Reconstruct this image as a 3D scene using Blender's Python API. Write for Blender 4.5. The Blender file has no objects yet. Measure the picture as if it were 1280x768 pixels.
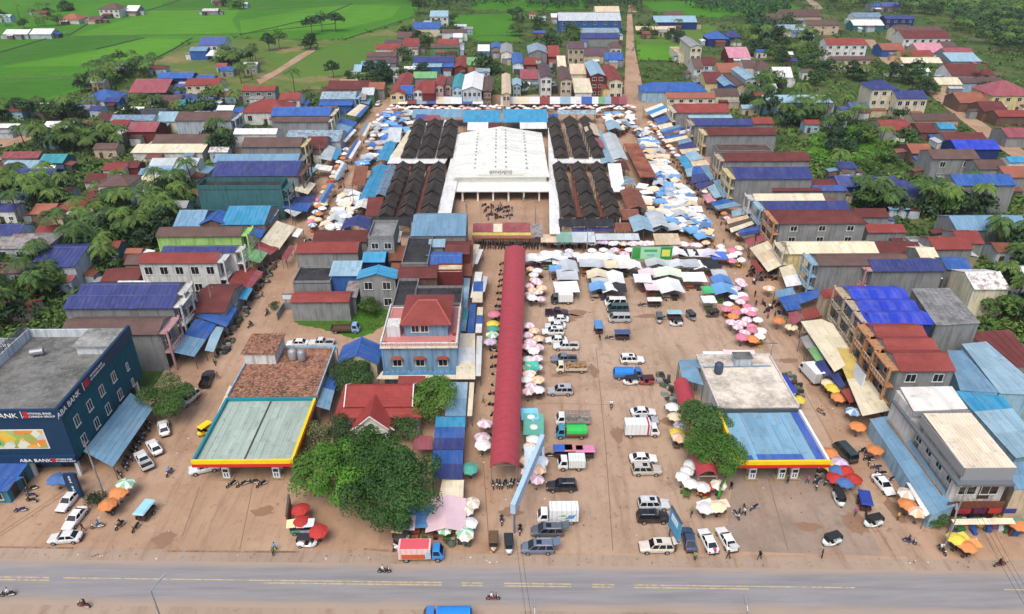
import bpy, bmesh, math, random
from math import radians as R, sin, cos, pi, tan, sqrt
from mathutils import Vector, Matrix
scene = bpy.context.scene
COL = scene.collection
rnd = random.Random(7)

# ---------------------------------------------------------------- camera
CAM_H, FPX, PITCH, YAW = 80.0, 914.0, R(29.4), R(0.71)
cam_d = bpy.data.cameras.new('camera')
cam = bpy.data.objects.new('camera', cam_d)
COL.objects.link(cam)
cam.location = (0, 0, CAM_H)
cam.rotation_euler = (R(90) - PITCH, 0, -YAW)
cam_d.sensor_width = 36
cam_d.lens = 36 * FPX / 1280
cam_d.clip_end = 6000
cam_d.clip_start = 1
scene.camera = cam

# ---------------------------------------------------------------- sky, sun, exposure
SUN_EL, SUN_AZ = R(58), R(200)          # azimuth the light comes from, clockwise from +Y
world = bpy.data.worlds.new('World')
scene.world = world
world.use_nodes = True
wn = world.node_tree
bg = wn.nodes['Background']
sky = wn.nodes.new('ShaderNodeTexSky')
sky.sky_type = 'NISHITA'
sky.sun_disc = False
sky.sun_elevation = SUN_EL
sky.sun_rotation = SUN_AZ
sky.air_density = 1.0
sky.dust_density = 4.0
sky.ozone_density = 1.0
wn.links.new(sky.outputs[0], bg.inputs[0])
bg.inputs[1].default_value = 0.14
sun_d = bpy.data.lights.new('sun', 'SUN')
sun_d.energy = 1.5
sun_d.angle = R(35)
sun_d.color = (1.0, 0.95, 0.87)
sun = bpy.data.objects.new('sun', sun_d)
COL.objects.link(sun)
sdir = Vector((sin(SUN_AZ) * cos(SUN_EL), cos(SUN_AZ) * cos(SUN_EL), sin(SUN_EL)))
sun.rotation_euler = sdir.to_track_quat('Z', 'Y').to_euler()
scene.view_settings.view_transform = 'Standard'
scene.view_settings.look = 'None'
scene.view_settings.exposure = 0.5
scene.view_settings.gamma = 1.0
scene.cycles.max_bounces = 5
scene.cycles.diffuse_bounces = 3
scene.cycles.glossy_bounces = 2
scene.cycles.transmission_bounces = 2
scene.cycles.transparent_max_bounces = 4

# ---------------------------------------------------------------- site survey: photo point -> place on the ground (or at height z)
_rot = cam.rotation_euler.to_matrix()
def ray(x, y):
 return _rot @ Vector(((x - 640) / FPX, -(y - 384) / FPX, -1.0))
def P(x, y, z=0.0):
 d = ray(x, y)
 t = (z - CAM_H) / d.z
 return Vector((d.x * t, d.y * t, z))
def on_slope(x, y, Y0, z0, k):            # meets the plane z = z0 + k (Y - Y0)
 d = ray(x, y)
 t = (z0 - k * Y0 - CAM_H) / (d.z - k * d.y)
 return Vector((d.x * t, d.y * t, CAM_H + d.z * t))
def px_per_m(y):
 return cos(PITCH) * (y + 131) / CAM_H

# ---------------------------------------------------------------- mesh building
class MB:
 def __init__(s):
  s.v = []; s.f = []; s.m = []
 def face(s, pts, m=0):
  n = len(s.v); s.v += [tuple(p) for p in pts]
  s.f.append(tuple(range(n, n + len(pts)))); s.m.append(m)
 def box(s, x0, x1, y0, y1, z0, z1, m=0):
  n = len(s.v)
  s.v += [(x0, y0, z0), (x1, y0, z0), (x1, y1, z0), (x0, y1, z0), (x0, y0, z1), (x1, y0, z1), (x1, y1, z1), (x0, y1, z1)]
  for q in ((0, 3, 2, 1), (4, 5, 6, 7), (0, 1, 5, 4), (1, 2, 6, 5), (2, 3, 7, 6), (3, 0, 4, 7)):
   s.f.append(tuple(n + i for i in q)); s.m.append(m)
 def slab(s, top, t, m=0):               # a sheet: polygon 'top' (counter-clockwise seen from above) thickened downwards
  n = len(s.v); k = len(top)
  s.v += [tuple(p) for p in top] + [(p[0], p[1], p[2] - t) for p in top]
  s.f.append(tuple(n + i for i in range(k))); s.m.append(m)
  s.f.append(tuple(n + k + i for i in reversed(range(k)))); s.m.append(m)
  for i in range(k):
   j = (i + 1) % k
   s.f.append((n + i, n + k + i, n + k + j, n + j)); s.m.append(m)
 def hexa(s, b, t, m=0):                 # bottom quad, top quad (ccw from above)
  n = len(s.v); s.v += [tuple(p) for p in b] + [tuple(p) for p in t]
  for q in ((0, 3, 2, 1), (4, 5, 6, 7), (0, 1, 5, 4), (1, 2, 6, 5), (2, 3, 7, 6), (3, 0, 4, 7)):
   s.f.append(tuple(n + i for i in q)); s.m.append(m)
 def tube(s, p0, p1, r0, r1=None, n=6, m=0, cap=True):
  p0 = Vector(p0); p1 = Vector(p1); r1 = r0 if r1 is None else r1
  d = (p1 - p0).normalized()
  a = d.orthogonal().normalized(); b = d.cross(a)
  k = len(s.v)
  for p, r in ((p0, r0), (p1, r1)):
   for i in range(n):
    w = 2 * pi * i / n
    s.v.append(tuple(p + a * (r * cos(w)) + b * (r * sin(w))))
  for i in range(n):
   j = (i + 1) % n
   s.f.append((k + i, k + j, k + n + j, k + n + i)); s.m.append(m)
  if cap:
   s.f.append(tuple(k + n + i for i in range(n))); s.m.append(m)
   s.f.append(tuple(k + i for i in reversed(range(n)))); s.m.append(m)
 def disc(s, c, axis, r, w, n=12, m=0):  # a short cylinder centred on c
  ax = Vector(axis) * (w / 2); c = Vector(c)
  s.tube(c - ax, c + ax, r, r, n, m)
 def lathe(s, prof, n=10, m=0, c=(0, 0, 0)):
  k = len(s.v)
  for r, z in prof:
   for i in range(n):
    w = 2 * pi * i / n
    s.v.append((c[0] + r * cos(w), c[1] + r * sin(w), c[2] + z))
  for a in range(len(prof) - 1):
   for i in range(n):
    j = (i + 1) % n
    s.f.append((k + a * n + i, k + a * n + j, k + (a + 1) * n + j, k + (a + 1) * n + i)); s.m.append(m)
  s.f.append(tuple(k + (len(prof) - 1) * n + i for i in range(n))); s.m.append(m)
  s.f.append(tuple(k + i for i in reversed(range(n)))); s.m.append(m)
 def blob(s, c, r, rg, m=0, n=6, sq=0.7):
  s.lathe([(r * .55, -r * sq * .7), (r * rg.uniform(.9, 1.1), 0), (r * .7, r * sq * .6), (r * .25, r * sq)], n, m, c)
 def mesh(s, name, mats=(), smooth=False, bevel=0, seg=2):
  me = bpy.data.meshes.new(name)
  me.from_pydata(s.v, [], s.f)
  for x in mats: me.materials.append(x)
  if len(mats) > 1: me.polygons.foreach_set('material_index', s.m)
  if bevel:
   bm = bmesh.new(); bm.from_mesh(me)
   bmesh.ops.remove_doubles(bm, verts=bm.verts, dist=1e-4)
   es = [e for e in bm.edges if len(e.link_faces) == 2 and e.calc_face_angle(0) > 0.35]
   bmesh.ops.bevel(bm, geom=es, offset=bevel, segments=seg, affect='EDGES', clamp_overlap=True)
   bm.to_mesh(me); bm.free()
  if smooth:
   me.polygons.foreach_set('use_smooth', [True] * len(me.polygons))
  me.update()
  return me
 def build(s, name, mats, parent=None, loc=(0, 0, 0), rz=0.0, smooth=False, bevel=0):
  if not isinstance(mats, (list, tuple)): mats = [mats]
  return inst(name, s.mesh(name, mats, smooth, bevel), parent, loc, rz)

def inst(name, me, parent=None, loc=(0, 0, 0), rz=0.0, mats=None, scale=None):
 o = bpy.data.objects.new(name, me)
 COL.objects.link(o)
 o.location = loc
 if rz: o.rotation_euler = (0, 0, rz)
 if scale: o.scale = scale if isinstance(scale, (tuple, list)) else (scale,) * 3
 if parent is not None: o.parent = parent
 if mats:
  for i, m in enumerate(mats):
   if m is None: continue
   o.material_slots[i].link = 'OBJECT'; o.material_slots[i].material = m
 return o
def tag(o, label=None, cat=None, group=None, kind=None):
 if label: o['label'] = label
 if cat: o['category'] = cat
 if group: o['group'] = group
 if kind: o['kind'] = kind
 return o
def thing(name, label, cat, loc=(0, 0, 0), rz=0.0, group=None):
 o = bpy.data.objects.new(name, None)
 COL.objects.link(o)
 o.location = loc; o.rotation_euler = (0, 0, rz); o.empty_display_size = 0.3
 return tag(o, label, cat, group)
# ---------------------------------------------------------------- materials
def lin(c):
 return tuple((x / 255 / 12.92 if x <= 10 else ((x / 255 + .055) / 1.055) ** 2.4) for x in c)
_mats = {}
class NT:                                  # tiny node helper
 def __init__(s, name):
  s.mat = bpy.data.materials.new(name); s.mat.use_nodes = True
  s.t = s.mat.node_tree; s.b = s.t.nodes['Principled BSDF']
 def n(s, ty, **kw):
  o = s.t.nodes.new(ty)
  for k, v in kw.items(): setattr(o, k, v)
  return o
 def l(s, a, b): s.t.links.new(a, b)
 def coord(s, out='Object', scale=(1, 1, 1)):
  tc = s.n('ShaderNodeTexCoord'); mp = s.n('ShaderNodeMapping')
  mp.inputs['Scale'].default_value = scale
  s.l(tc.outputs[out], mp.inputs[0]); return mp.outputs[0]
 def noise(s, co, scale, detail=4, rough=.6):
  x = s.n('ShaderNodeTexNoise'); x.inputs['Scale'].default_value = scale
  x.inputs['Detail'].default_value = detail; x.inputs['Roughness'].default_value = rough
  s.l(co, x.inputs['Vector']); return x.outputs['Fac']
 def ramp(s, fac, stops):
  r = s.n('ShaderNodeValToRGB'); e = r.color_ramp.elements
  while len(e) < len(stops): e.new(.5)
  for i, (p, c) in enumerate(stops):
   e[i].position = p; e[i].color = (*c[:3], 1) if not isinstance(c, (int, float)) else (c, c, c, 1)
  s.l(fac, r.inputs[0]); return r.outputs[0]
 def mix(s, a, b, fac, mode='MIX'):
  m = s.n('ShaderNodeMix', data_type='RGBA', blend_type=mode)
  for k, v in ((6, a), (7, b), (0, fac)):
   if hasattr(v, 'is_linked'): s.l(v, m.inputs[k])
   elif k == 0: m.inputs[0].default_value = v
   else: m.inputs[k].default_value = (*v[:3], 1)
  return m.outputs[2]
 def math(s, op, a, b=None):
  m = s.n('ShaderNodeMath', operation=op)
  for i, v in enumerate((a, b)):
   if v is None: continue
   if hasattr(v, 'is_linked'): s.l(v, m.inputs[i])
   else: m.inputs[i].default_value = v
  return m.outputs[0]
 def rnd_tint(s, col, lo=.9, hi=1.08):  # every object its own slight shade
  oi = s.n('ShaderNodeObjectInfo'); mr = s.n('ShaderNodeMapRange')
  s.l(oi.outputs['Random'], mr.inputs[0]); mr.inputs[3].default_value = lo; mr.inputs[4].default_value = hi
  return s.mix(col, mr.outputs[0], 1.0, 'MULTIPLY')
 def bump(s, h, strength=.3, dist=.05):
  b = s.n('ShaderNodeBump'); b.inputs['Strength'].default_value = strength; b.inputs['Distance'].default_value = dist
  s.l(h, b.inputs['Height']); s.l(b.outputs[0], s.b.inputs['Normal'])
 def done(s, col, rough=.7, metal=0.0, spec=.3):
  if hasattr(col, 'is_linked'): s.l(col, s.b.inputs['Base Color'])
  else: s.b.inputs['Base Color'].default_value = (*col[:3], 1)
  if hasattr(rough, 'is_linked'): s.l(rough, s.b.inputs['Roughness'])
  else: s.b.inputs['Roughness'].default_value = rough
  s.b.inputs['Metallic'].default_value = metal
  s.b.inputs['Specular IOR Level'].default_value = spec
  return s.mat

def mat(kind, rgb):
 key = (kind, tuple(rgb))
 if key in _mats: return _mats[key]
 t = NT(kind + '_%02x%02x%02x' % tuple(int(v) for v in rgb)); c = lin(rgb)
 if kind in ('roofx', 'roofy', 'rustx', 'rusty'):        # metal sheets: joints across x or across y, faded, stained
  ax = kind[-1]
  co = t.coord()
  sep = t.n('ShaderNodeSeparateXYZ'); t.l(co, sep.inputs[0])
  u = sep.outputs[0 if ax == 'x' else 1]
  v = sep.outputs[1 if ax == 'x' else 0]
  cell = t.math('FLOOR', t.math('MULTIPLY', u, 1.0))
  cell2 = t.math('ADD', cell, t.math('MULTIPLY', t.math('FLOOR', t.math('MULTIPLY', v, .33)), 17.3))
  wn_ = t.n('ShaderNodeTexWhiteNoise', noise_dimensions='1D'); t.l(cell2, wn_.inputs['W'])
  shade = t.ramp(wn_.outputs[0], [(0, .86), (1, 1.10)])
  col = t.mix(c, shade, 1.0, 'MULTIPLY')
  st = t.noise(t.coord(scale=(.5, .12, .5) if ax == 'x' else (.12, .5, .5)), 1.6, 5, .65)
  g = sum(c) / 3
  fade = tuple(.75 * x + .25 * g + .03 for x in c)
  col = t.mix(col, fade, t.ramp(st, [(.45, 0), (.7, .8)]))
  rust = t.noise(co, .9, 6, .7)
  if kind.startswith('rust'):
   col = t.mix(col, lin((112, 64, 44)), t.ramp(rust, [(.46, 0), (.62, .8)]))
  else:
   col = t.mix(col, lin((92, 70, 58)), t.ramp(rust, [(.56, 0), (.76, .6)]))
  col = t.rnd_tint(col, .92, 1.06)
  rb_ = t.math('SINE', t.math('MULTIPLY', u, 2 * pi * 2.2))
  t.bump(rb_, .25, .03)
  m = t.done(col, .5, 0.0, .35)
 elif kind in ('tilex', 'tiley'):
  ax = kind[-1]; co = t.coord()
  sep = t.n('ShaderNodeSeparateXYZ'); t.l(co, sep.inputs[0])
  v = sep.outputs[1 if ax == 'x' else 0]
  fr = t.math('FRACT', t.math('MULTIPLY', v, 2.2))
  sh = t.ramp(fr, [(0, .70), (.22, 1.0), (1, 1.05)])
  col = t.mix(c, sh, 1.0, 'MULTIPLY')
  ns = t.noise(co, 2.5, 6, .75)
  col = t.mix(col, tuple(.45 * x + .01 for x in c), t.ramp(ns, [(.40, 0), (.75, .9)]))
  n2 = t.noise(co, .25, 3)
  col = t.mix(col, tuple(min(1, 1.25 * x + .02) for x in c), t.ramp(n2, [(.4, 0), (.7, .5)]))
  col = t.rnd_tint(col, .88, 1.1)
  t.bump(fr, .4, .05)
  m = t.done(col, .75, 0, .25)
 elif kind == 'wall':                    # plaster or render with rain streaks
  co = t.coord()
  a = t.noise(co, .35, 5, .65)
  b = t.noise(t.coord(scale=(1, 1, .12)), 1.5, 5, .7)
  col = t.mix(c, tuple(.72 * x for x in c), t.ramp(a, [(.42, 0), (.7, .6)]))
  col = t.mix(col, tuple(.35 * x + .015 for x in c), t.ramp(b, [(.46, 0), (.70, .8)]))
  col = t.rnd_tint(col, .88, 1.06)
  t.bump(t.noise(co, 8, 3), .15, .02)
  m = t.done(col, .9, 0, .2)
 elif kind == 'conc':                    # weathered flat concrete roofs
  co = t.coord()
  a = t.noise(co, .22, 7, .72); b = t.noise(co, 1.3, 6, .75)
  col = t.mix(c, tuple(.38 * x for x in c), t.ramp(a, [(.40, 0), (.62, .9)]))
  col = t.mix(col, tuple(min(.8, 1.5 * x + .03) for x in c), t.ramp(b, [(.52, 0), (.72, .7)]))
  t.bump(b, .2, .03)
  m = t.done(col, .92, 0, .2)
 elif kind == 'moss':                    # terracotta slab with black lichen
  co = t.coord()
  a = t.noise(co, .3, 8, .8); b = t.noise(co, 2.2, 6, .8)
  col = t.mix(c, lin((205, 168, 138)), t.ramp(t.noise(co, .8, 5), [(.5, 0), (.75, .7)]))
  f = t.math('MULTIPLY', t.ramp(a, [(.34, .5), (.55, 1)]), t.ramp(b, [(.38, 0), (.56, 1)]))
  col = t.mix(col, lin((62, 52, 48)), f)
  m = t.done(col, .92, 0, .2)
 elif kind == 'cloth':                   # tarpaulin and umbrella cloth
  co = t.coord()
  a = t.noise(co, .9, 4, .6)
  col = t.mix(c, tuple(.72 * x for x in c), t.ramp(a, [(.42, 0), (.7, .55)]))
  col = t.rnd_tint(col, .86, 1.08)
  t.bump(t.noise(co, 2.0, 3), .3, .1)
  m = t.done(col, .8, 0, .2)
 elif kind == 'paint':                   # enamel, plastics, fascias
  co = t.coord()
  a = t.noise(co, .6, 4, .6)
  col = t.mix(c, tuple(.75 * x for x in c), t.ramp(a, [(.45, 0), (.75, .5)]))
  m = t.done(col, .5, 0, .3)
 elif kind == 'car':
  col = t.mix(c, tuple(.8 * x + .02 for x in lin((150, 110, 80))), t.math('MULTIPLY', t.ramp(t.noise(t.coord(), 1.2, 4), [(.5, 0), (.8, .4)]), 1.0))
  m = t.done(t.rnd_tint(col, .93, 1.05), .28, 0, .5)
  t.b.inputs['Coat Weight'].default_value = .5; t.b.inputs['Coat Roughness'].default_value = .1
 elif kind == 'glass':
  m = t.done(c, .08, 0, .6)
 elif kind == 'metal':
  m = t.done(t.rnd_tint(c, .85, 1.1), .45, .3, .4)
 elif kind == 'skin':
  m = t.done(c, .6, 0, .3)
 elif kind == 'bark':
  co = t.coord(scale=(1, 1, .3))
  m = t.done(t.mix(c, tuple(.5 * x for x in c), t.noise(co, 4, 4)), .95, 0, .1)
 elif kind == 'leaf':
  co = t.coord()
  a = t.noise(co, 1.1, 3); b = t.noise(co, 7.0, 2)
  col = t.mix(tuple(.55 * x for x in c), tuple(min(1, 1.35 * x) for x in c), t.ramp(a, [(.3, 0), (.7, 1)]))
  col = t.mix(col, (c[0] * 2.0 + .01, c[1] * 1.45, c[2] * 1.0), t.ramp(b, [(.5, 0), (.8, .6)]))
  col = t.rnd_tint(col, .72, 1.25)
  m = t.done(col, .6, 0, .25)
  t.b.inputs['Subsurface Weight'].default_value = 0
 else:
  m = t.done(c, .7, 0, .3)
 _mats[key] = m
 return m

# ================================================================ the ground
def ground_mat(name, stops, scale, detail=8, extra=None, rough=.95, tracks=(138, 112, 94)):
 t = NT(name); co = t.coord()
 a = t.noise(co, scale, detail, .68)
 col = t.ramp(a, [(p, lin(c)) for p, c in stops])
 for (c, sc, lo, hi, amt) in (extra or []):
  col = t.mix(col, lin(c), t.ramp(t.noise(co, sc, 6, .7), [(lo, 0), (hi, amt)]))
 tr = t.noise(t.coord(scale=(1, .12, 1)), .55, 6, .75)          # tyre tracks run along the streets
 col = t.mix(col, lin(tracks), t.ramp(tr, [(.50, 0), (.66, .7)]))
 col = t.mix(col, lin((96, 74, 60)), t.ramp(t.noise(co, .9, 8, .8), [(.56, 0), (.68, .6)]))
 t.bump(t.noise(co, 3.0, 4), .2, .05)
 return t.done(col, rough, 0, .15)
G_LAND = ground_mat('land', [(.35, (50, 66, 34)), (.5, (70, 92, 44)), (.62, (98, 96, 62)), (.72, (124, 104, 78))], .05, tracks=(58, 76, 40))
G_DIRT = ground_mat('dirt', [(.3, (144, 114, 91)), (.5, (166, 137, 113)), (.7, (180, 153, 131))], .06,
     extra=[((126, 82, 58), .022, .58, .74, .6), ((196, 166, 140), .11, .6, .8, .5), ((98, 74, 60), .35, .66, .82, .5), ((134, 106, 86), 1.4, .62, .8, .4)])
G_PLAZA = ground_mat('plaza', [(.3, (153, 129, 108)), (.5, (173, 149, 127)), (.7, (185, 163, 143))], .05,
                     extra=[((126, 92, 70), .05, .54, .68, .65), ((196, 178, 160), .12, .54, .7, .5), ((152, 122, 104), .015, .45, .65, .6), ((88, 70, 60), .22, .60, .70, .55)])
G_FORE = ground_mat('forecourt', [(.3, (148, 120, 97)), (.55, (167, 139, 115)), (.75, (179, 153, 131))], .05,
     extra=[((116, 92, 78), .09, .6, .76, .5), ((100, 78, 66), .6, .68, .8, .5)])
G_ROAD = ground_mat('asphalt', [(.3, (120, 121, 126)), (.55, (132, 132, 136)), (.75, (142, 140, 142))], .08,
     extra=[((158, 136, 118), .03, .50, .72, .4), ((96, 92, 92), .5, .64, .8, .4)], rough=.8, tracks=(112, 112, 116))
G_SHOULDER = ground_mat('shoulder', [(.3, (150, 131, 114)), (.55, (162, 143, 126)), (.75, (172, 154, 137))], .1,
      extra=[((134, 112, 98), .05, .5, .7, .6)])
def paddy(name, a, b, sc=.02, ex=None):
 t = NT(name); co = t.coord(scale=(1, .35, 1))
 n = t.noise(co, sc, 6, .6); m = t.noise(co, .8, 5, .7)
 col = t.mix(lin(a), lin(b), t.ramp(n, [(.35, 0), (.65, 1)]))
 col = t.mix(col, tuple(.55 * x for x in lin(a)), t.ramp(m, [(.5, 0), (.75, .7)]))
 col = t.mix(col, tuple(1.35 * x for x in lin(b)), t.ramp(t.noise(t.coord(scale=(.15, 1, 1)), .25, 7, .75), [(.48, 0), (.7, .6)]))
 col = t.mix(col, lin((84, 92, 46)), t.ramp(t.noise(t.coord(scale=(.3, 1, 1)), .05, 7, .75), [(.56, 0), (.72, .6)]))
 if ex: col = t.mix(col, lin(ex), t.ramp(t.noise(t.coord(), .03, 6, .7), [(.48, 0), (.66, .85)]))
 t.bump(m, .5, .3)
 return t.done(col, .9, 0, .1)
def sheet(name, pts, z, m, world=False):
 mb = MB(); mb.face([(p[0], p[1], z) if world else tuple(P(p[0], p[1], 0).xy) + (z,) for p in pts])
 me = mb.mesh(name, [m])
 if me.polygons[0].normal.z < 0:
  me.flip_normals()
 return tag(inst(name, me), kind='structure')

sheet('ground', [(-3500, -300), (3500, -300), (3500, 5500), (-3500, 5500)], 0, G_LAND, True)
GP = [paddy('paddy_green', (60, 108, 28), (72, 124, 32)), paddy('paddy_bright', (72, 122, 32), (86, 136, 38)), paddy('paddy_deep', (56, 100, 30), (66, 112, 34)),
      paddy('paddy_pale', (92, 116, 52), (76, 112, 42)), paddy('dry_field', (98, 110, 58), (80, 108, 44), .02, (146, 122, 90))]
FIELDS = [  # outline, shade
 ([(-420, -60), (560, -60), (515, 24), (430, 50), (300, 48), (240, 52), (185, 80), (120, 106), (60, 126), (-260, 150)], 0),
 ([(-250, 78), (0, 67), (68, 47), (90, 46), (150, 38), (178, 47), (120, 62), (0, 82), (-250, 100)], 2),
 ([(92, 45), (190, 14), (300, 12), (290, 26), (300, 42), (150, 45)], 1),
 ([(0, 84), (120, 64), (180, 48), (236, 50), (185, 77), (150, 82)], 1),
 ([(302, 42), (300, 26), (420, 6), (500, 8), (490, 22), (430, 36)], 1),
 ([(-260, 120), (0, 104), (120, 96), (110, 107), (40, 128), (-260, 146)], 2),
 ([(200, 10), (235, -20), (520, -20), (510, 4), (430, 5), (310, 10)], 2),
 ([(186, 80), (241, 53), (300, 49), (430, 51), (520, 24), (500, 50), (480, 72), (440, 96), (420, 108), (330, 122), (230, 108)], 4),
 ([(330, 70), (430, 55), (500, 45), (480, 72), (440, 92), (360, 98)], 3),
 ([(560, 20), (640, 17), (650, 52), (600, 52), (575, 40)], 0),
 ([(590, -10), (735, -12), (728, 12), (640, 15), (590, 12)], 0),
 ([(800, 2), (985, 0), (1000, 14), (900, 22), (830, 22)], 0),
 ([(796, 56), (872, 56), (856, 76), (798, 75)], 1),
 ([(780, 30), (895, 32), (900, 56), (800, 56)], 3),
 ([(1150, -4), (1400, -6), (1400, 15), (1180, 13)], 3),
 ([(1175, 5), (1400, 2), (1400, 8), (1180, 9)], 0),
 ([(1012, 160), (1060, 155), (1120, 165), (1152, 196), (1060, 222), (1012, 205)], 1),
 ([(98, 138), (128, 132), (140, 142), (100, 148)], 3),
 ([(366, 404), (400, 392), (440, 384), (494, 372), (492, 402), (470, 416), (440, 424), (410, 414)], 2),
]
frg = random.Random(4)
for i, (pts, s) in enumerate(FIELDS):
 if i in (7, 8, 13, 16, 17, 18):                              # rough ground has ragged margins
  q = []
  for (xa, ya), (xb, yb) in zip(pts, pts[1:] + pts[:1]):
   k = max(2, int(math.hypot(xb - xa, yb - ya) / 5)); q += [(xa + (xb - xa) * j / k + frg.uniform(-3, 3), ya + (yb - ya) * j / k + frg.uniform(-1.3, 1.3)) for j in range(k)]
  pts = q
 sheet('field', pts, .19 if i == 18 else .03 + .006 * i, GP[s])
mb = MB()
BUNDS = [[(-250, 78), (0, 66), (68, 46), (85, 43)], [(85, 45), (110, 30), (190, 12), (232, -2)], [(150, 82), (185, 78), (215, 63), (240, 48)], [(95, 46), (300, 43), (420, 30)],
         [(190, 13), (330, 12), (440, 6)], [(-200, 104), (0, 101), (130, 95)], [(300, 44), (400, 22), (440, 5)], [(120, 62), (180, 48)], [(430, 50), (515, 22)], [(640, 16), (735, 12)], [(590, 46), (660, 44)]]
for line in BUNDS:
 for a, b in zip(line, line[1:]):
  p, q = P(*a), P(*b); d = (q - p).normalized(); n = Vector((-d.y, d.x, 0))
  w = .8
  mb.hexa([p - n * w, q - n * w, q + n * w, p + n * w], [p - n * .4 + Vector((0, 0, .5)), q - n * .4 + Vector((0, 0, .5)), q + n * .4 + Vector((0, 0, .5)), p + n * .4 + Vector((0, 0, .5))])
tag(mb.build('field_bund_path', mat('leaf', (62, 88, 40))), kind='structure')

sheet('dirt_ground', [(-260, 690), (1540, 708), (1540, 640), (1300, 640), (1190, 590), (1130, 490), (1010, 320), (910, 195), (846, 128), (806, 122), (793, 60), (790, 18), (784, 18), (780, 118),
                      (500, 120), (474, 124), (420, 190), (330, 285), (255, 390), (195, 480), (140, 560), (-260, 580)], .16, G_DIRT)
sheet('parking_ground', [(655, 320), (905, 325), (1000, 470), (1040, 560), (1160, 697), (655, 692), (612, 692), (640, 560)], .166, G_PLAZA)
sheet('forecourt', [(222, 688), (238, 600), (258, 560), (395, 560), (382, 690)], .172, G_FORE)
G_FORE2 = ground_mat('station_forecourt', [(.3, (128, 112, 100)), (.55, (150, 132, 118)), (.75, (166, 148, 132))], .06, extra=[((104, 92, 84), .1, .5, .7, .6), ((178, 158, 138), .05, .56, .72, .6)])
sheet('forecourt', [(905, 690), (918, 580), (1035, 575), (1105, 696)], .172, G_FORE2)
sheet('dirt_path', [(1080, 50), (1092, 50), (1112, 72), (1160, 100), (1220, 148), (1270, 182), (1330, 225), (1320, 235), (1255, 190), (1205, 154), (1145, 105), (1102, 76)], .16, G_DIRT)
sheet('dirt_path', [(996, -12), (1005, -12), (1030, 12), (1018, 12)], .16, G_SHOULDER)
sheet('dirt_path', [(320, 100), (345, 88), (372, 70), (392, 60), (394, 64), (375, 76), (350, 92), (325, 106)], .19, G_DIRT)
sheet('dirt_path', [(0, 168), (52, 158), (58, 168), (30, 178), (0, 186)], .16, G_DIRT)
sheet('dirt_path', [(785, 16), (796, 16), (792, 4), (786, 4)], .19, G_DIRT)
sheet('dirt_path', [(340, 404), (372, 398), (410, 408), (440, 424), (400, 436), (330, 436)], .178, G_DIRT)
sheet('dirt_path', [(1190, 110), (1250, 128), (1290, 140), (1290, 160), (1240, 152), (1200, 138)], .16, G_DIRT)
# concrete joints of the parking ground and forecourts, as thin sawn strips
JM = mat('plain', (126, 100, 80))
def strip(name, a, b, w, z, m):
 p, q = P(*a), P(*b); d = (q - p).normalized(); n = Vector((-d.y, d.x, 0)) * (w / 2)
 return sheet(name, [(p - n).xy, (q - n).xy, (q + n).xy, (p + n).xy], z, m, True)
for a, b in [((745, 436), (757, 560)), ((757, 560), (766, 690)), ((672, 505), (760, 507)), ((600, 520), (612, 690)), ((250, 610), (228, 672)), ((318, 600), (300, 688)),
             ((640, 455), (745, 452)), ((1040, 580), (1115, 690)), ((960, 600), (985, 690)), ((0, 672), (92, 612)), ((0, 668), (90, 608)), ((1000, 482), (1090, 640))]:
 strip('joint_line', a, b, .12, .178, JM)
# the highway: asphalt, sandy shoulders, yellow markings
def road_y(x, y0): return y0 + (x / 1280.0) * 16
def band(name, ya, yb, z, m, x0=-260, x1=1540):
 return sheet(name, [(x0, road_y(x0, ya)), (x1, road_y(x1, ya)), (x1, road_y(x1, yb)), (x0, road_y(x0, yb))], z, m)
band('road_shoulder', 686, 800, .18, G_SHOULDER)
t = NT('road_dusty'); sl = (P(1280, 744).y - P(0, 728).y) / (P(1280, 744).x - P(0, 728).x); yc_ = P(640, 736).y - sl * P(640, 736).x; hw_ = (P(640, 710).y - P(640, 763).y) / 2
sp = t.n('ShaderNodeSeparateXYZ'); t.l(t.coord(), sp.inputs[0]); off_ = t.math('SUBTRACT', t.math('SUBTRACT', sp.outputs[1], t.math('MULTIPLY', sp.outputs[0], sl)), yc_ + .2)
ed = t.math('ADD', t.math('DIVIDE', t.math('ABSOLUTE', off_), hw_), t.math('MULTIPLY', t.math('SUBTRACT', t.noise(t.coord(scale=(.12, 1, 1)), .9, 6, .7), .5), .7))
an = t.noise(t.coord(scale=(.06, 1, 1)), 1.1, 6, .7)
asph = t.mix(lin((124, 122, 123)), lin((142, 139, 139)), t.ramp(an, [(.35, 0), (.65, 1)]))
G_ROAD = t.done(t.mix(asph, lin((158, 141, 126)), t.ramp(ed, [(.62, 0), (1.0, 1)])), .85, 0, .2)
band('road', 700, 757, .186, G_ROAD)
t = NT('yellow_paint'); co = t.coord()
YEL = t.done(t.mix(lin((186, 170, 128)), lin((140, 132, 122)), t.ramp(t.noise(co, 1.5, 6, .75), [(.45, 0), (.6, .9)])), .8, 0, .2)
def mark(xa, xb, y0, w):
 xs = [xa + (xb - xa) * i / 2 for i in range(3)]
 return sheet('road_marking', [(x, road_y(x, y0)) for x in xs] + [(x, road_y(x, y0 + w)) for x in reversed(xs)], .192, YEL)
for xa, xb in ((-150, 62), (80, 330), (330, 552), (577, 604), (630, 714), (740, 768), (793, 936), (936, 1068), (1255, 1450)):
 mark(xa, xb, 722.0, 1.5)
 if xa not in (80, 936, 1255): mark(xa, xb, 725.2, 1.5)
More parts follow.
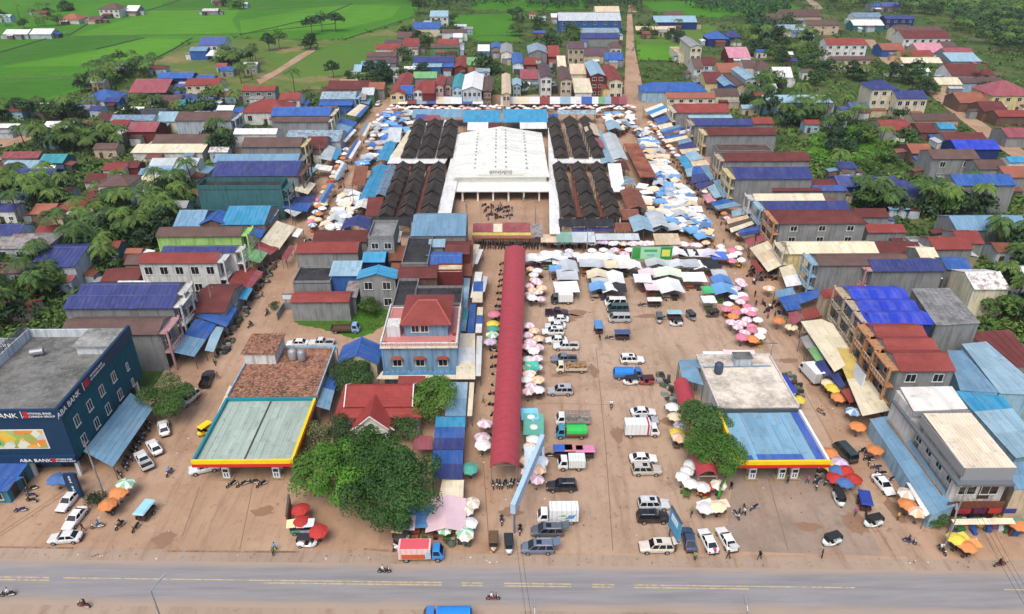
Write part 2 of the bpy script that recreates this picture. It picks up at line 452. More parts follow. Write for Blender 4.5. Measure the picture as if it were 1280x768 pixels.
# broken kerb edge of the forecourts against the shoulder
KM = mat('conc', (150, 124, 102))
def kerb(xa, xb, ya, yb, label):
 n = max(2, int(abs(xb - xa) / 14)); r = thing('kerb', label, 'kerb', P((xa + xb) / 2, (ya + yb) / 2))
 for i in range(n):
  p = P(xa + (xb - xa) * i / n, ya + (yb - ya) * i / n) - r.location; q = P(xa + (xb - xa) * (i + .96) / n, ya + (yb - ya) * (i + .96) / n) - r.location
  d = (q - p).normalized(); m = Vector((-d.y, d.x, 0)) * .12; u = Vector((0, 0, rnd.uniform(.24, .30)))
  mb = MB(); mb.hexa([p - m, q - m, q + m, p + m], [p - m + u, q - m + u, q + m + u, p + m + u]); mb.build('kerb_stone', KM, r)
kerb(210, 375, 690.5, 691.5, 'low concrete kerb edging the green canopy forecourt at the road')
kerb(0, 92, 685.5, 686.5, 'low concrete kerb between the bank yard and the road')
kerb(455, 500, 688, 691, 'short broken kerb below the big tree')

# ================================================================ buildings
RC = dict(r=(152, 62, 54), dr=(112, 50, 46), br=(104, 78, 70), pr=(98, 74, 84), oR=(164, 94, 70), bl=(40, 92, 178), nb=(50, 60, 128), rb=(30, 58, 206), lb=(138, 176, 196), cy=(44, 150, 200),
          wh=(226, 226, 222), cr=(226, 212, 176), gr=(146, 146, 146), dk=(62, 62, 64), pk=(206, 130, 146), gn=(112, 172, 106), te=(40, 150, 160), db=(36, 62, 128), lg=(186, 196, 200),
          yl=(222, 190, 80), li=(168, 212, 120), rd=(176, 50, 48), sb=(104, 150, 182), bk=(44, 43, 44), rp=(160, 72, 80), be=(214, 188, 150), rs=(134, 76, 52), mg=(120, 168, 150))
WC = dict(wh=(214, 214, 210), cr=(218, 208, 180), gy=(140, 142, 142), lg=(176, 188, 196), bl=(52, 96, 168), db=(36, 56, 116), te=(62, 112, 116), li=(168, 214, 120), yl=(214, 196, 140), br=(120, 92, 78),
          rd=(120, 50, 46), tn=(196, 176, 146), lb=(150, 186, 206), sb=(110, 160, 200), dk=(84, 82, 80), gn=(92, 140, 96), pk=(198, 150, 150), or_=(196, 140, 96))
def fade_(c, f=.16, k=.96):
 g = sum(c) / 3; return tuple(int(k * (x + (g - x) * f)) for x in c)
RC = {a: fade_(b) for a, b in RC.items()}; WC = {a: fade_(b, .1, .97) for a, b in WC.items()}
TILED = {'r', 'dr', 'br', 'pr', 'oR'}
DARKG = mat('glass', (30, 36, 42)); VOID = mat('plain', (34, 32, 32)); WHITEP = mat('paint', (214, 212, 206)); GREYM = mat('metal', (120, 122, 124)); POSTM = mat('metal', (96, 92, 88))
STEEL = mat('metal', (150, 152, 155))
def roof_mat(code, ax, rust=False):
 if code in TILED: return mat('tile' + ax, RC[code])
 return mat(('rust' if rust or code == 'rs' else 'roof') + ax, RC[code])
_mc = {}
def cached(key, fn):
 if key not in _mc: _mc[key] = fn()
 return _mc[key]
def window(root, x, y, z, w, h, rz=0.0, fm=None, pm=None):
 """frame and sill proud of the wall, the pane inside it; faces -Y at rz = 0"""
 def mk():
  mb = MB(); f = .09
  for b in ((-w / 2 - f, -w / 2, 0, h), (w / 2, w / 2 + f, 0, h), (-w / 2 - f, w / 2 + f, h, h + f), (-.03, .03, 0, h)): mb.box(b[0], b[1], -.07, .0, b[2], b[3])
  mb.box(-w / 2 - .18, w / 2 + .18, -.16, 0, -f, 0)
  return mb.mesh('window', [WHITEP])
 def mk2():
  mb = MB(); mb.box(-w / 2, w / 2, -.03, 0, 0, h); return mb.mesh('pane', [DARKG])
 f = inst('window', cached(('win', w, h), mk), root, (x, y, z), rz, [fm] if fm else None)
 inst('pane', cached(('pane', w, h), mk2), f, (0, 0, 0), 0, [pm] if pm else None)
 return f
def door(root, x, y, z, w, h, rz=0.0, col=(70, 60, 54)):
 def mk():
  mb = MB(); mb.box(-w / 2 - .1, -w / 2, -.08, 0, 0, h); mb.box(w / 2, w / 2 + .1, -.08, 0, 0, h); mb.box(-w / 2 - .1, w / 2 + .1, -.08, 0, h, h + .1); mb.box(-w / 2, w / 2, -.04, 0, 0, h)
  return mb.mesh('door', [mat('paint', (120, 110, 100))])
 return inst('door', cached(('door', w, h), mk), root, (x, y, z), rz, [mat('paint', col)])
def facade(root, xe, y0, y1, he, sgn, wm, nf, trim=None):
 """open shophouse front: columns, floor slabs, railings, shutters behind; street end at x = xe, looking along sgn * X"""
 D = y1 - y0; dep = 1.7; fh = he / nf; trim = trim or wm
 xo = xe + sgn * dep
 nb = max(1, round(D / 4.5))
 for i in range(nb + 1):
  yc = y0 + .2 + (D - .4) * i / nb
  mb = MB(); mb.box(min(xo, xo - sgn * .35), max(xo, xo - sgn * .35), yc - .18, yc + .18, 0, he + .5); mb.build('column', trim, root)
 for k in range(1, nf + 1):
  mb = MB(); mb.box(min(xe, xo) , max(xe, xo) + 0, y0, y1, k * fh - .22, k * fh); mb.build('floor_slab', trim, root)
  if k < nf:
   mb = MB(); xr_ = xo - sgn * .1
   mb.box(xr_ - .05, xr_ + .05, y0 + .2, y1 - .2, k * fh + .85, k * fh + .95)
   n = max(3, int(D / .8))
   for i in range(n):
    yc = y0 + .3 + (D - .6) * i / (n - 1); mb.box(xr_ - .03, xr_ + .03, yc - .04, yc + .04, k * fh, k * fh + .85)
   mb.build('railing', mat('paint', (206, 198, 186)), root)
 for k in range(nf):
  for i in range(nb):
   yc = y0 + D * (i + .5) / nb
   if k == 0:
    mb = MB(); mb.box(min(xe + sgn * .02, xe + sgn * .08), max(xe + sgn * .02, xe + sgn * .08), yc - D / nb * .42, yc + D / nb * .42, 0, fh - .5)
    mb.build('shutter', mat('metal', rnd.choice([(90, 100, 110), (70, 74, 82), (116, 106, 96)])), root)
   else:
    window(root, xe + sgn * .01, yc, k * fh + .5, min(2.2, D / nb * .5), fh - 1.3, sgn * pi / 2)
def roof_gable(mb, x0, x1, y0, yr, y1, he, hr, t=.10, m=0, ribs=False):      # ridge along x
 k = (hr - he) / max(.1, yr - y0)
 mb.slab([(x0, y0, he), (x1, y0, he), (x1, yr, hr), (x0, yr, hr)], t, m)
 mb.slab([(x0, yr, hr + .002), (x1, yr, hr + .002), (x1, y1, he - 0), (x0, y1, he - 0)], t, m)
 mb.hexa([(x0, yr - .2, hr - .2 * k + .02), (x1, yr - .2, hr - .2 * k + .02), (x1, yr + .2, hr - .1), (x0, yr + .2, hr - .1)], [(x0, yr - .1, hr + .08), (x1, yr - .1, hr + .08), (x1, yr + .1, hr + .08), (x0, yr + .1, hr + .08)], m)
 if ribs:
  n = int((x1 - x0) / .95)
  for i in range(1, n):
   x = x0 + (x1 - x0) * i / n
   mb.hexa([(x - .03, y0, he - .01), (x + .03, y0, he - .01), (x + .03, yr - .2, hr - .2 * k), (x - .03, yr - .2, hr - .2 * k)], [(x - .02, y0, he + .05), (x + .02, y0, he + .05), (x + .02, yr - .2, hr - .2 * k + .05), (x - .02, yr - .2, hr - .2 * k + .05)], m)
HOUSES = []; HOUSE_ROOTS = []; ROOTS = []
def house(xl, xr, yf, yb, he, kind, rc, wc, opts, label, group=None):
 o = dict((q[0], q[1:]) for q in opts.split(',') if q)
 k = float(o.get('k', .36)); name = next((n for n in ('shophouse', 'warehouse', 'school', 'villa', 'shed', 'tower_house', 'market_roof', 'hall', 'shop', 'pavilion', 'container') if n.replace('_', ' ') in label), 'house')
 a = P(xl, yf, he); b = P(xr, yf, he)
 Y0 = (a.y + b.y) / 2; X0, X1 = a.x, b.x; W = X1 - X0; xm = (xl + xr) / 2
 if kind in ('gx', 'hip'):
  q = on_slope(xm, yb, Y0, he, k); d = max(1.2, q.y - Y0); rise = k * d; D = d + min(d, float(o.get('D', 5.5)))
 elif kind == 'gy':
  rise = k * W / 2; D = max(2.5, P(xm, yb, he + rise).y - Y0)
 elif kind == 'shed':
  q = on_slope(xm, yb, Y0, he, k * .5); D = max(1.5, q.y - Y0); rise = k * .5 * D
 else:
  D = max(2, P(xm, yb, he).y - Y0); rise = 0
 r = thing(name, label, name.replace('_', ' '), ((X0 + X1) / 2, Y0, 0), 0, group)
 HOUSES.append((label, name, W, D, he, Y0)); HOUSE_ROOTS.append((X0, X1, Y0, Y0 + D)); ROOTS.append((r, 'f' in o or 'o' in o, X0, X1, Y0, Y0 + D, he))
 x0, x1 = -W / 2, W / 2
 wm = mat('wall', WC[wc]); near = Y0 < 240
 ov = .45 if kind != 'flat' else 0
 wx0, wx1, wy0, wy1 = x0 + (ov if kind != 'gx' else .1), x1 - (ov if kind != 'gx' else .1), ov, D - ov
 if wx1 - wx0 < 1: wx0, wx1 = x0 + .1, x1 - .1
 mb = MB(); hw = he - (.12 if kind != 'flat' else 0)
 if 'o' in o:                                        # open shed: posts carry the roof
  for px_ in (wx0 + .1, 0, wx1 - .1):
   for py_ in (wy0 + .1, wy1 - .1):
    m2 = MB(); m2.box(px_ - .08, px_ + .08, py_ - .08, py_ + .08, 0, hw); m2.build('post', POSTM, r)
 else:
  mb.box(wx0, wx1, wy0, wy1, 0, hw + (.1 * k if kind == 'gx' else 0))
  if kind == 'gx':
   for x in (wx0, wx1):
    mb.face([(x, wy0, hw), (x, wy1, hw), (x, d, he + rise - .12)] if x > 0 else [(x, wy1, hw), (x, wy0, hw), (x, d, he + rise - .12)])
  elif kind == 'gy':
   for y in (wy0, wy1):
    mb.face([(wx0, y, hw), (wx1, y, hw), (0, y, he + rise - .3)] if y < 1 else [(wx1, y, hw), (wx0, y, hw), (0, y, he + rise - .3)])
  elif kind == 'shed':
   mb.box(wx0, wx1, wy1 - .15, wy1 + .01, hw, hw + rise * .97)
   for x in (wx0, wx1): mb.face([(x, wy0, hw), (x, wy1, hw), (x, wy1, hw + rise * .95)])
  mb.build('wall', wm, r)
 ax = 'y' if kind == 'gy' else 'x'
 rm = roof_mat(rc, ax, 'u' in o or (sum(map(ord, label)) % 4 == 0 and rc in ('lb', 'sb', 'lg', 'gr', 'wh', 'bl', 'rp')))
 mb = MB()
 if kind == 'gx':
  roof_gable(mb, x0, x1, 0, d, D, he, he + rise, ribs=near and rc not in TILED)
 elif kind == 'gy':
  z1 = he + rise
  mb.slab([(x0, 0, he), (0, 0, z1), (0, D, z1), (x0, D, he)], .1); mb.slab([(0, 0, z1 + .002), (x1, 0, he), (x1, D, he), (0, D, z1 + .002)], .1)
  mb.box(-.15, .15, 0, D, z1 - .05, z1 + .08)
  if near and rc not in TILED:
   n = int(D / .95)
   for i in range(1, n):
    y = D * i / n
    for s in (-1, 1): mb.hexa([(s * .15, y - .03, z1 - .03), (s * W / 2, y - .03, he - .01), (s * W / 2, y + .03, he - .01), (s * .15, y + .03, z1 - .03)][::s], [(s * .15, y - .03, z1 + .04), (s * W / 2, y - .03, he + .05), (s * W / 2, y + .03, he + .05), (s * .15, y + .03, z1 + .04)][::s])
 elif kind == 'hip':
  e = min(d * .85, W * .45); z1 = he + rise
  A, B, C, E = (x0, 0, he), (x1, 0, he), (x1, D, he), (x0, D, he); S, T = (x0 + e, d, z1), (x1 - e, d, z1)
  mb.slab([A, B, T, S], .1); mb.slab([B, C, T], .1); mb.slab([C, E, S, T], .1); mb.slab([E, A, S], .1)
  for p, q in ((A, S), (B, T), (S, T), (C, T), (E, S)): mb.tube(p, q, .12, .12, 5)
 elif kind == 'shed':
  mb.slab([(x0, 0, he), (x1, 0, he), (x1, D, he + rise), (x0, D, he + rise)], .1)
  if near:
   n = int(W / .95)
   for i in range(1, n):
    x = x0 + W * i / n
    mb.hexa([(x - .03, 0, he - .01), (x + .03, 0, he - .01), (x + .03, D, he + rise - .01), (x - .03, D, he + rise - .01)], [(x - .03, 0, he + .05), (x + .03, 0, he + .05), (x + .03, D, he + rise + .05), (x - .03, D, he + rise + .05)])
 else:
  rm = mat('conc', RC[rc]); mb.slab([(x0, 0, he + .2), (x1, 0, he + .2), (x1, D, he + .2), (x0, D, he + .2)], .2)
 rf = mb.build('roof', rm, r)
 if kind == 'flat' and 'p' in o:
  ph = float(o['p'] or .6)
  m2 = MB(); m2.box(x0, x1, 0, .18, he + .2, he + ph); m2.box(x0, x1, D - .18, D, he + .2, he + ph); m2.box(x0, x0 + .18, .18, D - .18, he + .2, he + ph); m2.box(x1 - .18, x1, .18, D - .18, he + .2, he + ph)
  m2.build('parapet', wm, r)
 if 't' in o: water_tank(r, x0 + W * .3, D * .5, he + (rise if kind != 'flat' else .2))
 nf = max(1, round(he / 3.4))
 if 'w' in o:
  n = int(o['w']); fh = he / nf
  for f in range(nf):
   for i in range(n):
    x = wx0 + (wx1 - wx0) * (i + .5) / n
    if f == 0 and i == n // 2 and n > 2: door(r, x, wy0 - .005, .02, 1.1, min(2.2, fh - .5))
    else: window(r, x, wy0 - .005, f * fh + fh * .32, min(1.6, W / n * .5), fh * .42)
 if 'f' in o:
  sg = 1 if 'E' in o['f'] else -1
  facade(r, wx1 if sg > 0 else wx0, wy0, wy1, he, sg, mat('wall', WC[o['c']]) if 'c' in o else wm, nf)
 return r
def water_tank(parent, x, y, z, s=1.0, name='water_tank'):
 mb = MB(); mb.tube((-.9 * s, 0, .75 * s), (.9 * s, 0, .75 * s), .55 * s, .55 * s, 10)
 for q in (-.6, .6): mb.box(q * s - .05, q * s + .05, -.4 * s, .4 * s, 0, .35 * s)
 return mb.build(name, STEEL, parent, (x, y, z), .3)

def quad(pts, zs, rc, wc, label, group=None, name='awning', cat='awning', th=.08, ribs=True):
 """roof sheet(s) over four surveyed corners; wc None: carried by posts, else walls down to the ground"""
 W = [P(x, y, z) for (x, y), z in zip(pts, zs)]
 c = sum(W, Vector()) / 4; base = Vector((c.x, c.y, 0))
 r = thing(name, label, cat, base, 0, group)
 w = [p - base for p in W]
 HOUSE_ROOTS.append((min(p.x for p in W), max(p.x for p in W), min(p.y for p in W), max(p.y for p in W)))
 n = (w[1] - w[0]).cross(w[3] - w[0])
 if n.z < 0: w = [w[1], w[0], w[3], w[2]]
 cols = rc.split('+')
 for i, cc in enumerate(cols):
  u0, u1 = i / len(cols), (i + 1) / len(cols)
  A = w[0].lerp(w[3], u0); B = w[1].lerp(w[2], u0); C = w[1].lerp(w[2], u1); D = w[0].lerp(w[3], u1)
  dz = Vector((0, 0, .03 * (i % 2)))
  ax = 'x' if abs((B - A).x) > abs((B - A).y) else 'y'
  mb = MB(); mb.slab([A + dz, B + dz, C + dz, D + dz], th)
  if c.y < 230 and ribs:
   L = (B - A).length; k = int(L / 1.0)
   for j in range(1, k):
    p = A.lerp(B, j / k) + dz; q = D.lerp(C, j / k) + dz; e = (B - A).normalized() * .03; up = Vector((0, 0, .05))
    mb.hexa([p - e, p + e, q + e, q - e][::-1], [p - e + up, p + e + up, q + e + up, q - e + up][::-1])
  mb.build('roof_sheet' if len(cols) > 1 or wc is None else 'roof', mat('conc', RC[cc]) if zs[0] == zs[2] and wc and cc in ('gr', 'dk', 'be') else roof_mat(cc, ax), r)
 cc = sum(w, Vector()) / 4; cc.z = 0
 if wc is None:
  for p in w:
   q = p.lerp(Vector((cc.x, cc.y, p.z)), .04)
   mb = MB(); mb.tube((q.x, q.y, 0), (q.x, q.y, q.z - th), .07, .07, 5); mb.build('post', POSTM, r)
 else:
  mb = MB(); v = [p.lerp(Vector((cc.x, cc.y, p.z)), .03) for p in w]
  for i in range(4):
   a, b = v[i], v[(i + 1) % 4]; mb.face([(a.x, a.y, 0), (b.x, b.y, 0), (b.x, b.y, b.z - th), (a.x, a.y, a.z - th)])
  mb.build('wall', mat('wall', WC[wc]), r)
 return r

